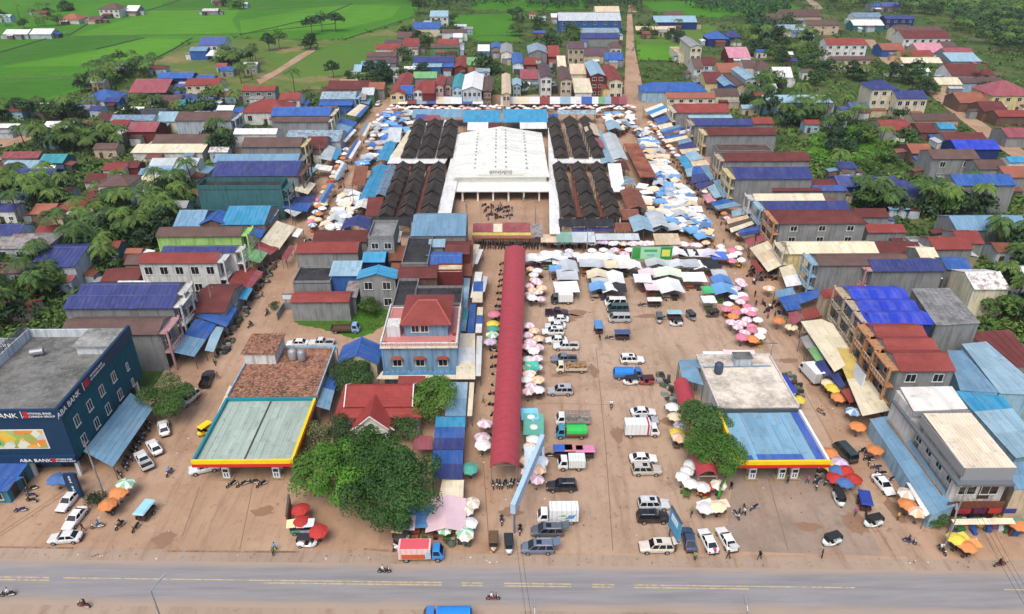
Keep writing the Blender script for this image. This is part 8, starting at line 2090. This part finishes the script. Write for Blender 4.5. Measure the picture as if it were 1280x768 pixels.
# ---- tents: gabled or sagging tarpaulins on four posts, goods below
def tent_mesh(kind, seed):
 rg = random.Random(seed); mb = MB(); n = 6
 def z(u, v):
  if kind == 'gable': return 2.3 + .75 * (1 - abs(2 * u - 1)) - .12 * sin(pi * v) + rg.uniform(-.03, .03)
  return 2.5 - .25 * sin(pi * u) * sin(pi * v) + .18 * (v - .5) + rg.uniform(-.06, .06)
 g = [[((u / n - .5), (v / n - .5), z(u / n, v / n)) for v in range(n + 1)] for u in range(n + 1)]
 for u in range(n):
  for v in range(n): mb.face([g[u][v], g[u + 1][v], g[u + 1][v + 1], g[u][v + 1]])
 for v in range(n):                                           # hanging valance
  for u in (0, n):
   a, b = g[u][v], g[u][v + 1]; mb.face([a, b, (b[0], b[1], b[2] - .25), (a[0], a[1], a[2] - .22)])
 return mb.mesh('tarp', [None])
TENT = {k: [tent_mesh(k, i) for i in range(3)] for k in ('gable', 'flat')}
mb = MB()
for x in (-.47, .47):
 for y in (-.47, .47): mb.box(x - .012, x + .012, y - .012, y + .012, 0, 2.3)
TPOST = mb.mesh('posts', [POSTM])
def tent(x, y, w, d, rz, rgb, kind, label, group, world=False):
 p = Vector((x, y, 0)) if world else P(x, y, 2.5)
 r = thing('market_tent', label, 'tent', (p.x, p.y, .17), rz, group); inst('tarp', srng.choice(TENT[kind]), r, mats=[mat('cloth', rgb)], scale=(w, d, srng.uniform(.95, 1.12)))
 for sx in (-.46, .46):
  for sy in (-.46, .46): inst('post', cached('tp', lambda: (lambda m: (m.tube((0, 0, 0), (0, 0, 2.35), .035, .035, 5), m.mesh('post', [POSTM]))[1])(MB())), r, (sx * w, sy * d, 0))
 for i in range(max(1, int(w / 2.2))):
  stall(p.x + (i + .5 - max(1, int(w / 2.2)) / 2) * 2.0, p.y - d * .2, 0, (ordn(i + 1) + ' ' if w > 4.4 else '') + 'goods table under the ' + label, group + ' tables')
TW, TG, TC, TB, TK = (222, 224, 224), (176, 182, 186), (222, 206, 176), (110, 160, 206), (52, 54, 58)
for x, y, w, d, c, k, lb in [(663, 324, 5, 4, TW, 'gable', 'white tent nearest the vault in the tent row'), (676, 323, 5, 4, TW, 'flat', 'white flat tent, second in the tent row'), (689, 323, 5, 4, TW, 'gable', 'white tent, third in the tent row'), (700, 326, 4, 4, TW, 'flat', 'white tent, fourth in the tent row'), (709, 333, 5, 6, TG, 'gable', 'clear grey tent left of the gap'), (709, 344, 5, 5, TG, 'flat', 'grey tarp tent above the white square tent'), (708, 359, 5.5, 5, TW, 'flat', 'white square tent above the white truck'), (694, 336, 3, 3, TB, 'flat', 'small blue tarp tent in the left tent group'),
                             (734, 323, 5, 4, TW, 'gable', 'white tent, first right of the gap'), (747, 323, 5, 4, TW, 'flat', 'white tent, second right of the gap'), (760, 323, 5, 4, (216, 216, 220), 'gable', 'white tent, third right of the gap'), (775, 324, 5, 4, TW, 'flat', 'white tent before the green billboard'), (737, 331, 5, 4, TG, 'flat', 'grey tarp tent behind the middle group'), (752, 332, 5, 4, TG, 'gable', 'clear grey tent in the middle group'), (768, 331, 5, 4.5, TC, 'flat', 'cream tent in the middle group'), (782, 332, 4, 4.5, TW, 'flat', 'white tent at the right of the middle group'), (793, 333, 3.4, 4, TW, 'gable', 'round white tent edge in the middle group'),
                             (747, 344, 5, 4, TC, 'gable', 'cream topped tent in the second row'), (768, 348, 4.5, 6, TW, 'gable', 'tall white gabled tent in the second row'), (750, 352, 4, 3.5, TG, 'flat', 'grey tent in the second row'), (749, 360, 4.5, 4, TB, 'gable', 'blue and white tent above the white van'), (763, 361, 4, 4, TW, 'gable', 'white tent above the white van'), (773, 362, 3.5, 4, TK, 'flat', 'black tarp tent above the white van'),
                             (846, 318, 5, 4, TW, 'gable', 'white tent right of the green billboard'), (860, 318, 5, 4, TK, 'flat', 'black topped tent right of the green billboard'), (873, 318, 5, 4, TW, 'flat', 'white tent, third right of the billboard'), (887, 318, 5, 4, (206, 200, 216), 'gable', 'lilac-white tent in the right row'), (898, 321, 4, 4, (80, 110, 190), 'flat', 'blue tarp tent in the right row'), (820, 330, 5, 4, TG, 'gable', 'clear grey tent, first under the billboard'), (834, 331, 5, 4, TG, 'flat', 'clear grey tent, second under the billboard'), (848, 331, 5, 4, (190, 196, 200), 'gable', 'clear grey tent, third under the billboard'), (862, 331, 4.5, 4, TG, 'flat', 'clear grey tent, fourth under the billboard'), (876, 332, 4, 4, TW, 'gable', 'white tent before the black one'), (888, 332, 4, 4, TK, 'flat', 'black tent at the right tent row'),
                             (812, 342, 5, 4, (226, 200, 206), 'gable', 'pinkish white tent left of the gabled tents'), (834, 343, 7, 4.5, (206, 220, 196), 'gable', 'pale green rimmed tent'), (838, 359, 5.5, 6.5, TW, 'gable', 'large white gabled tent in the right group'), (818, 357, 4.5, 4.5, (224, 204, 208), 'flat', 'pinkish tent beside the large white gabled tent'), (803, 350, 4, 4, TW, 'flat', 'white tent at the left of the right group'), (867, 348, 5.5, 4.5, TW, 'flat', 'white square tent apart from the right group'), (902, 352, 4.5, 4, (90, 130, 190), 'gable', 'blue tent with green edge'), (905, 363, 5, 5, TB, 'gable', 'pale blue gabled tent'), (899, 342, 3.5, 3.5, TG, 'flat', 'small grey tent above the blue tent'), (886, 375, 3, 3, TW, 'flat', 'small white round tent'), (884, 364, 2.4, 3, (70, 170, 110), 'flat', 'small green tarp tent'),
                             (558, 645, 5.6, 6.5, (222, 192, 200), 'gable', 'pink and white gabled tent at the lane foot'), (526, 648, 5, 4, (90, 140, 190), 'flat', 'blue tarp tent below the dark tree'), (506, 656, 3, 2.6, (222, 200, 206), 'flat', 'pale pink tarp tent below the dark tree'), (900, 447, 6, 3.2, (226, 218, 218), 'flat', 'long white tarp tent behind the station shop'), (925, 446, 6, 3.2, (224, 196, 196), 'flat', 'pinkish white tarp tent behind the station shop'), (948, 452, 4, 3, TW, 'flat', 'white tarp tent at the station shop corner'),
                             (667, 532, 3.4, 5.5, (96, 168, 150), 'flat', 'turquoise tarp tent beside the vault'), (662, 520, 3, 3, (120, 190, 220), 'flat', 'pale blue tarp tent beside the vault'), (668, 574, 3.2, 5, (200, 214, 226), 'flat', 'pale tarp tent near the vault end'), (665, 458, 2.6, 2.6, (70, 180, 160), 'flat', 'small teal tarp tent beside the vault')]:
 tent(x, y, w, d, srng.uniform(-.06, .06), c, k, lb, 'market tents')
def tents(poly, n, d, cols, where, group, sz=(2.6, 4.0)):
 for i, (x, y) in enumerate(sorted(Z(poly, n, d), key=lambda p: -p[1])):
  c = srng.choice(cols); tent(x, y, srng.uniform(*sz), srng.uniform(*sz), srng.uniform(-.5, .5), c, srng.choice(['gable', 'flat', 'flat']), 'tarp tent, %s %s' % (ordn(i + 1), where), group, True)
LT = [TW, TW, TG, TC, (226, 190, 150), TB, (210, 214, 218), (230, 206, 180)]
tents([(797, 165), (810, 165), (846, 225), (888, 288), (878, 300), (842, 278), (824, 235), (804, 192)], 70, 2.4, LT + [TG, TB, (96, 130, 176)], 'down the right street market', 'tents along the right street', (3.0, 4.8))
tents([(402, 288), (424, 288), (442, 262), (446, 242), (436, 238)], 16, 2.5, [TW, TC, TG], 'from the top at left street corner', 'tents at the left street corner')
tents([(474, 142), (520, 140), (512, 160), (486, 186), (465, 206), (452, 206), (462, 178)], 40, 2.4, [TW, TG, TG, TB, (80, 120, 190)], 'in the upper left street market', 'tents in the upper left street', (2.8, 4.4))
tents([(746, 140), (790, 140), (800, 165), (775, 165), (760, 152)], 22, 2.8, [TW, TG, TB, TW, TC], 'at the market rear right corner', 'tents at the rear right corner')
tents([(800, 232), (825, 236), (850, 284), (825, 290), (806, 262)], 16, 3.0, [TW, TB, TG, TC], 'beside the rusty market roofs', 'tents beside the rusty market roofs', (3, 4.5))

# ================================================================ motorbike rows
def bikes(spots, deg, where, group, jit=12, simple=True):
 for i, (x, y) in enumerate(sorted(spots)):
  moto((x, y, .17), deg + srng.uniform(-jit, jit), 'parked motorbike, %s from the left %s' % (ordn(i + 1), where), group=group, simple=simple)
def gl(a, b, n, j=.15):
 p, q = P(*a, .5), P(*b, .5); return [(p.x + (q.x - p.x) * i / max(1, n - 1) + srng.uniform(-j, j), p.y + (q.y - p.y) * i / max(1, n - 1) + srng.uniform(-j, j)) for i in range(n)]
bikes(gl((592, 304), (682, 306), 30), 90, 'in the back row before the market', 'motorbikes in the market front rows'); bikes(gl((592, 309), (672, 310), 24), 85, 'in the front row before the market', 'motorbikes in the market front rows')
bikes(gl((690, 307), (852, 311), 36, .4), 90, 'along the market front strip', 'motorbikes along the market front strip', 30)
bikes(scatter([(604, 258), (636, 256), (640, 274), (610, 277)], 26, 1.0, srng, 0, False), 60, 'in the market yard', 'motorbikes in the market yard', 60)
bikes(gl((628, 330), (611, 560), 24, .5), 10, 'along the lane side of the vault', 'motorbikes along the lane', 40); bikes(gl((616, 606), (650, 604), 9), 80, 'under the vault end', 'motorbikes under the vault end', 20, False)
bikes(scatter([(928, 335), (965, 330), (975, 352), (940, 356)], 22, 1.1, srng, 0, False), 40, 'in the crowd by cream awnings', 'motorbikes by the cream awnings', 60); bikes(scatter([(952, 382), (975, 380), (985, 398), (960, 400)], 9, 1.1, srng, 0, False), 40, 'under blue awnings', 'motorbikes under blue awnings', 60)
bikes(gl((150, 592), (185, 530), 11, .4), 150, 'under the bank side awning', 'motorbikes beside the bank', 20, False); bikes(scatter([(1014, 588), (1040, 584), (1048, 606), (1020, 612)], 9, 1.1, srng, 0, False), 60, 'beside the red umbrellas', 'motorbikes beside the red umbrellas', 60, False)
bikes(gl((30, 636), (42, 610), 4, .6), 10, 'in the bank yard', 'motorbikes in the bank yard', 30, False); bikes(gl((1075, 562), (1100, 590), 5, .5), 30, 'beside orange umbrellas', 'motorbikes beside orange umbrellas', 40, False); bikes(gl((290, 606), (325, 604), 4, .5), 20, 'below the green canopy', 'motorbikes below the green canopy', 40, False)
bikes(gl((920, 645), (940, 636), 4, .5), 70, 'beside the roadside carts', 'motorbikes beside carts', 40, False); bikes(gl((1085, 575), (1160, 650), 6, .6), 30, 'below the pale blue shop roof', 'motorbikes below the shop roof', 50, False); bikes(gl((268, 452), (340, 330), 14, .6), 70, 'along the left street shops', 'motorbikes along the left street', 50)
bikes(gl((385, 300), (470, 150), 16, .8), 60, 'up the left street', 'motorbikes up the left street', 60); bikes(gl((820, 180), (930, 310), 18, .7), 120, 'down the right street', 'motorbikes down the right street', 60)

# ================================================================ carts, boards, poles, wires
def cart(x, y, deg, rgb, top, label):
 p = P(x, y, .6); r = thing('food_cart', label, 'cart', (p.x, p.y, .17), R(deg), 'food carts')
 mb = MB(); mb.box(-.9, .9, -.45, .45, .45, 1.0); mb.build('body', mat('paint', rgb), r, bevel=.02); mb = MB(); mb.box(-.8, .8, -.4, .3, 1.0, 1.5); mb.build('glass_case', DARKG, r)
 mb = MB(); mb.slab([(-1.2, -.8, 2.0), (1.2, -.8, 2.0), (1.2, .7, 2.15), (-1.2, .7, 2.15)], .05); mb.build('roof', mat('cloth', top), r)
 for x_ in (-.85, .85):
  for y_ in (-.4, .4): mb = MB(); mb.tube((x_, y_, .9), (x_, y_, 2.03), .025, .025, 5); mb.build('post', POSTM, r)
 for s in (-1, 1): wheel(r, .3 * s, s * .5, .3, .08)
for a in [(371, 664, 10, (90, 140, 110), (226, 220, 170), 'food cart with cream roof near the road'), (384, 664, 5, (150, 170, 190), (206, 212, 222), 'food cart with pale grey roof near the road'), (880, 640, 20, (70, 60, 60), (222, 222, 216), 'roadside cart under the white umbrella'), (899, 640, 10, (90, 70, 60), (220, 206, 180), 'roadside cart under the cream umbrella'), (1196, 682, 15, (60, 60, 70), (222, 210, 90), 'roadside cart under the yellow umbrella'),
          (1210, 690, 10, (70, 56, 50), (220, 150, 90), 'roadside cart under the orange umbrella'), (140, 637, 60, (80, 60, 60), (220, 150, 100), 'cart under the orange umbrella at left street'), (673, 596, 0, (120, 100, 70), (190, 170, 130), 'small wooden cart at the vault end'), (880, 618, 0, (160, 40, 40), (150, 60, 60), 'red cart at the short vault end'), (1270, 664, 0, (60, 90, 120), (190, 110, 60), 'goods cart at the right edge'), (845, 556, 80, (90, 80, 70), (200, 190, 170), 'cart beside the short vault'), (1012, 430, 60, (90, 70, 60), (190, 190, 190), 'cart under the grey awning')]: cart(*a)
def board(a, b, zlo, zhi, rgb, label, th=.25, mast=True, back=None):
 """a sign board standing over the line a-b on the ground (photo feet), between two heights"""
 p, q = P(*a), P(*b); c = (p + q) / 2; r = thing('billboard', label, 'billboard', c); d = (q - p); L = d.length; rz = math.atan2(d.y, d.x)
 mb = MB(); mb.box(-L / 2, L / 2, -th / 2, th / 2, zlo, zhi); o = mb.build('panel', mat('paint', rgb), r, rz=rz)
 mb = MB(); mb.box(-L / 2 - .1, L / 2 + .1, -th / 2 - .03, th / 2 + .03, zhi, zhi + .12); mb.box(-L / 2 - .1, L / 2 + .1, -th / 2 - .03, th / 2 + .03, zlo - .12, zlo); mb.build('frame', POSTM, r, rz=rz)
 for f in (-.35, .35): mb = MB(); mb.box(f * L - .09, f * L + .09, -.09, .09, 0, zlo - .12); mb.build('post', POSTM, r, rz=rz)
 return r, o, L, rz
r, o, L, rz = board((788, 336), (838, 336), 2.6, 6.0, (150, 200, 160), 'wide green market billboard above the tents')
for x0, x1, c in ((-.5, -.28, (60, 140, 70)), (.2, .5, (30, 130, 60))): mb = MB(); mb.box(x0 * L + .1, x1 * L - .1, -.17, -.126, 2.75, 5.85); mb.build('panel_print', mat('paint', c), o)
mb = MB(); mb.box(.24 * L, .44 * L, -.2, -.171, 3.4, 5.2); mb.build('panel_print', mat('paint', (200, 200, 90)), o); mb = MB(); mb.box(-.2 * L, .12 * L, -.16, -.126, 4.6, 5.2); mb.build('panel_print', mat('paint', (70, 150, 90)), o); mb = MB(); mb.box(-.12 * L, .06 * L, -.16, -.126, 3.5, 4.0); mb.build('panel_print', mat('paint', (120, 160, 190)), o)
r, o, L, rz = board((1060, 492), (1071, 508), 1.6, 7.0, (214, 220, 226), 'tall white billboard with a dark bird on the right street')
mb = MB(); mb.face([(-.9, .13, 5.2), (.4, .13, 5.6), (1.0, .13, 6.4), (.2, .13, 5.0), (-.3, .13, 4.2)]); mb.face([(-1.2, .135, 3.0), (1.2, .135, 3.0), (1.2, .135, 3.3), (-1.2, .135, 3.3)]); mb.build('bird_print', mat('paint', (60, 66, 74)), o)
r, o, L, rz = board((834, 672), (846, 694), 2.6, 6.0, (70, 150, 190), 'blue leaning billboard among parked cars')
mb = MB(); mb.box(-L * .3, L * .3, -.18, -.126, 4.4, 5.4); mb.build('panel_print', mat('paint', (200, 220, 230)), o)
r, o, L, rz = board((897, 628), (906, 610), .9, 3.2, (60, 170, 70), 'bright green sign board beside the blue fuel station'); mb = MB(); mb.box(-L * .2, L * .2, -.16, -.126, 1.5, 2.5); mb.build('panel_print', mat('paint', (220, 220, 120)), o)
r, o, L, rz = board((1037, 448), (1042, 453), .4, 3.0, (40, 140, 60), 'small green sign kiosk on the cream awning')
board((356, 386), (376, 386), 2.4, 3.6, (200, 214, 224), 'white sign board before the red roofed grey house')
board((361, 660), (364, 634), .3, 2.4, (150, 50, 44), 'red sign fence beside the food carts')
# the mast with a long edge-on hoarding at the vault end
p0 = P(645, 672); r = thing('billboard', 'tall edge-on pale blue hoarding on a steel mast at the vault end', 'billboard', p0)
a = P(641, 640, 5.0) - p0; b = P(678, 552, 5.0) - p0; d = (b - a); d.z = 0; n = Vector((-d.y, d.x, 0)).normalized() * .35
mb = MB(); a.z = b.z = 0; mb.hexa([a - n + Vector((0, 0, 4.6)), a + n + Vector((0, 0, 4.6)), b + n + Vector((0, 0, 4.6)), b - n + Vector((0, 0, 4.6))][::-1], [a - n + Vector((0, 0, 6.4)), a + n + Vector((0, 0, 6.4)), b + n + Vector((0, 0, 6.4)), b - n + Vector((0, 0, 6.4))][::-1]); mb.build('panel', mat('paint', (166, 194, 214)), r)
for f in (.05, .95): q = a.lerp(b, f); mb = MB(); mb.tube((q.x, q.y, 0), (q.x, q.y, 4.6), .16, .14, 8); mb.build('mast', mat('metal', (120, 130, 142)), r)
mb = MB()
for i in range(8):
 q0, q1 = a.lerp(b, i / 8), a.lerp(b, (i + 1) / 8); mb.tube((q0.x - .5, q0.y, 4.7), (q1.x - .5, q1.y, 6.2), .04, .04, 4); mb.tube((q0.x - .5, q0.y, 6.2), (q1.x - .5, q1.y, 4.7), .04, .04, 4)
mb.build('lattice', mat('metal', (96, 100, 104)), r)
def pole(x, y, h, label, name='utility_pole', arm=True, r_=.14):
 p = P(x, y); r = thing(name, label, 'pole', p, 0, 'utility poles'); mb = MB(); mb.tube((0, 0, 0), (0, 0, h), r_, r_ * .6, 8); mb.build('shaft', mat('conc', (150, 146, 140)), r)
 if arm:
  mb = MB(); mb.box(-.9, .9, -.06, .06, h - .7, h - .58); mb.build('crossarm', POSTM, r)
  for x_ in (-.8, 0, .8): mb = MB(); mb.lathe([(.05, 0), (.08, .06), (.04, .16)], 6); mb.build('insulator', mat('paint', (200, 196, 186)), r, (x_, 0, h - .58))
 return p + Vector((0, 0, h - .5))
LP_ = [pole(x, y, 8.5, 'utility pole, %s from the bank along the left street' % ORD[i]) for i, (x, y) in enumerate([(214, 470), (270, 400), (330, 340), (366, 282), (403, 212), (434, 164)])]
RP_ = [pole(x, y, 8.5, 'utility pole, %s from the road along the right street' % ORD[i]) for i, (x, y) in enumerate([(1188, 660), (1110, 540), (1040, 430), (975, 345), (925, 280), (886, 228), (848, 176)])]
MP_ = [pole(x, y, 8.0, lb) for x, y, lb in ((584, 284, 'utility pole left of the market yard'), (669, 284, 'utility pole right of the market yard'), (733, 322, 'utility pole among the white tents'), (803, 150, 'utility pole at the market rear right corner'), (443, 262, 'utility pole among the left corner umbrellas'), (958, 470, 'utility pole beside the station shop'))]
pole(131, 622, 11.0, 'slim white pole before the bank', 'flag_pole', False, .16)
def wires(pts, label, off=(-.7, 0, .7)):
 r = thing('power_line', label, 'power line', (pts[0].x, pts[0].y, 0))
 for o_ in off:
  mb = MB()
  for a, b in zip(pts, pts[1:]):
   pr_ = None
   for k in range(9):
    f = k / 8; q = a.lerp(b, f) + Vector((o_, 0, -1.2 * 4 * f * (1 - f) * .5)) - r.location
    if pr_ is not None: mb.tube(pr_, q, .022, .022, 3, cap=False)
    pr_ = q
  mb.build('wire', VOID, r)
wires(LP_, 'power line strung along the left street poles'); wires(RP_, 'power line strung along the right street poles'); wires([RP_[0], P(1300, 775, 7.0)], 'dark cable crossing the road at the right'); wires([P(648, 676, 6.5), P(664, 790, 8.0)], 'pair of cables crossing the road below the hoarding mast', (-.3, .3))
def lamp(x, y, h, reach, az, label):
 p = P(x, y); r = thing('street_lamp', label, 'street lamp', p, R(az)); mb = MB(); mb.tube((0, 0, 0), (0, 0, h), .12, .07, 8); mb.build('pole', STEEL, r)
 mb = MB(); mb.tube((0, 0, h), (reach, 0, h + .5), .1, .08, 6); mb.build('arm', STEEL, r); mb = MB(); mb.hexa([(reach - .1, -.2, h + .42), (reach + 1.1, -.16, h + .6), (reach + 1.1, .16, h + .6), (reach - .1, .2, h + .42)], [(reach - .1, -.15, h + .56), (reach + 1.1, -.1, h + .7), (reach + 1.1, .1, h + .7), (reach - .1, .15, h + .56)]); mb.build('lamp_head', STEEL, r)
lamp(207, 790, 7.5, 1.2, 62, 'pale street lamp with long arm at the lower photo edge'); lamp(1178, 690, 6.0, 1.8, 60, 'street lamp beside the roadside carts'); lamp(668, 790, 3.4, .6, 90, 'small blue-topped lamp below the road marking'); lamp(930, 784, 3.0, .6, 90, 'small lamp at the road beside the lower edge')
def heap(x0, y0, x1, y1, n, label, cols):
 rg = random.Random(n); a, b = P(x0, y0), P(x1, y1); r = thing('goods_heap', label, 'heap', (a + b) / 2)
 mb = MB()
 for i in range(n):
  p = a.lerp(b, rg.random()) - r.location + Vector((rg.gauss(0, .7), rg.gauss(0, .7), .17)); w, d, h = rg.uniform(.2, .6), rg.uniform(.2, .6), rg.uniform(.3, 1.1)
  (mb.box(p.x - w, p.x + w, p.y - d, p.y + d, p.z, p.z + h, i % len(cols)) if i % 3 else mb.blob(p + Vector((0, 0, .4)), w + .1, rg, i % len(cols)))
 mb.build('goods', [mat('cloth', c) for c in cols], r)['kind'] = 'stuff'
GH = [(84, 96, 84), (120, 116, 106), (60, 62, 60), (150, 150, 146), (96, 70, 56)]
for q in [(826, 470, 842, 520, 46, 'grey green heap of carts and sacks beside the short vault'), (985, 470, 1000, 500, 26, 'heap of pale goods beside the station shop wall'), (1190, 662, 1278, 660, 60, 'colourful goods along the corner building shop front'), (1000, 410, 1060, 505, 50, 'dark goods lined under the right street awnings'), (275, 445, 345, 325, 60, 'dark goods lined under the left street awnings'), (565, 676, 590, 678, 14, 'sacks and baskets at the lane foot')]:
 heap(*q, GH if 'colour' not in q[5] else [(60, 90, 150), (170, 60, 60), (200, 160, 60), (70, 120, 80), (200, 200, 200)])
# yard wall round the grass lot
r = thing('yard_wall', 'low grey block wall round the grass lot', 'wall', P(400, 390)); 
for a, b in (((347, 402), (356, 388)), ((356, 388), (444, 388))):
 p, q = P(*a) - r.location, P(*b) - r.location; d = (q - p).normalized(); n = Vector((-d.y, d.x, 0)) * .1; k = max(2, int((q - p).length / 2.4))
 for i in range(k):
  s, e = p.lerp(q, i / k), p.lerp(q, (i + .98) / k); mb = MB(); u = Vector((0, 0, 2.0)); mb.hexa([s - n, e - n, e + n, s + n], [s - n + u, e - n + u, e + n + u, s + n + u]); mb.build('wall_panel', mat('wall', WC['gy']), r)

# ================================================================ the slight haze of the humid air
mb = MB(); mb.box(-3600, 3600, -350, 5600, -1.0, 84.0)
hz = mb.mesh('haze', []); hm = bpy.data.materials.new('haze'); hm.use_nodes = True; ht = hm.node_tree; ht.nodes.clear()
ho = ht.nodes.new('ShaderNodeOutputMaterial'); hv = ht.nodes.new('ShaderNodeVolumePrincipled'); hv.inputs['Color'].default_value = (.80, .88, .96, 1); hv.inputs['Density'].default_value = .00009; hv.inputs['Anisotropy'].default_value = .2
ht.links.new(hv.outputs[0], ho.inputs['Volume']); hz.materials.append(hm)
tag(inst('haze', hz), 'thin pale haze over the whole town', 'haze', kind='stuff')

# ================================================================ mud patches and litter on the open ground
PM_ = NT('wet_mud'); PUD = PM_.done(PM_.mix(lin((128, 99, 78)), lin((148, 118, 94)), PM_.noise(PM_.coord(), 1.2, 5)), .35, 0, .4)
grg = random.Random(31)
for x, y, rx, ry in [(708, 398, 3.2, 1.6), (722, 392, 2.4, 1.2), (985, 452, 1.8, 1.0), (810, 396, 2.6, .9), (800, 352, 2.2, 1.0), (700, 470, 1.8, .6), (742, 465, .9, 2.2), (772, 545, 1.0, 2.4), (835, 528, 1.4, 1.0), (205, 676, 1.5, 1.4), (1070, 655, 1.6, 2.6), (1010, 660, 1.8, 1.0), (330, 640, 1.6, 1.0), (250, 500, .8, 2.6), (640, 640, 1.6, 1.2), (930, 560, .8, 1.6), (1120, 640, 1.2, 2.2)]:
 c = P(x, y); k = 26; ph = [grg.uniform(0, 6.28) for _ in range(4)]
 pts = [(c.x + rx * cos(2 * pi * i / k) * (1 + .22 * sin(3 * 2 * pi * i / k + ph[0]) + .14 * sin(5 * 2 * pi * i / k + ph[1]) + .1 * sin(9 * 2 * pi * i / k + ph[2])), c.y + ry * sin(2 * pi * i / k) * (1 + .2 * sin(2 * 2 * pi * i / k + ph[3]) + .14 * sin(7 * 2 * pi * i / k + ph[1]))) for i in range(k)]
 sheet('mud_patch_ground', pts, .1815, PUD, True)
mb = MB(); n_ = 0
for poly, n in (([(655, 325), (905, 330), (1000, 470), (1160, 690), (612, 690), (640, 560)], 420), ([(0, 685), (0, 610), (200, 500), (330, 330), (380, 330), (260, 560), (215, 688)], 200), ([(590, 690), (600, 330), (620, 330), (612, 690)], 90), ([(900, 320), (960, 330), (1130, 560), (1250, 690), (1150, 692), (1000, 470)], 160), ([(0, 690), (1280, 704), (1280, 712), (0, 698)], 120)):
 for x, y in scatter(poly, n, .2, grg, 0, False):
  s = grg.uniform(.04, .14); a = grg.uniform(0, 6.28); u, v = (s * cos(a), s * sin(a)), (-s * .6 * sin(a), s * .6 * cos(a))
  mb.slab([(x - u[0] - v[0], y - u[1] - v[1], .22), (x + u[0] - v[0], y + u[1] - v[1], .24), (x + u[0] + v[0], y + u[1] + v[1], .23), (x - u[0] + v[0], y - u[1] + v[1], .25)], .02, grg.choice([0, 1, 1, 2, 2, 3]))
tag(mb.build('litter', [mat('plain', (214, 212, 206)), mat('plain', (96, 74, 58)), mat('plain', (150, 130, 110)), mat('plain', (90, 130, 170))]), 'scattered paper and plastic litter on the bare ground', 'litter', kind='stuff')
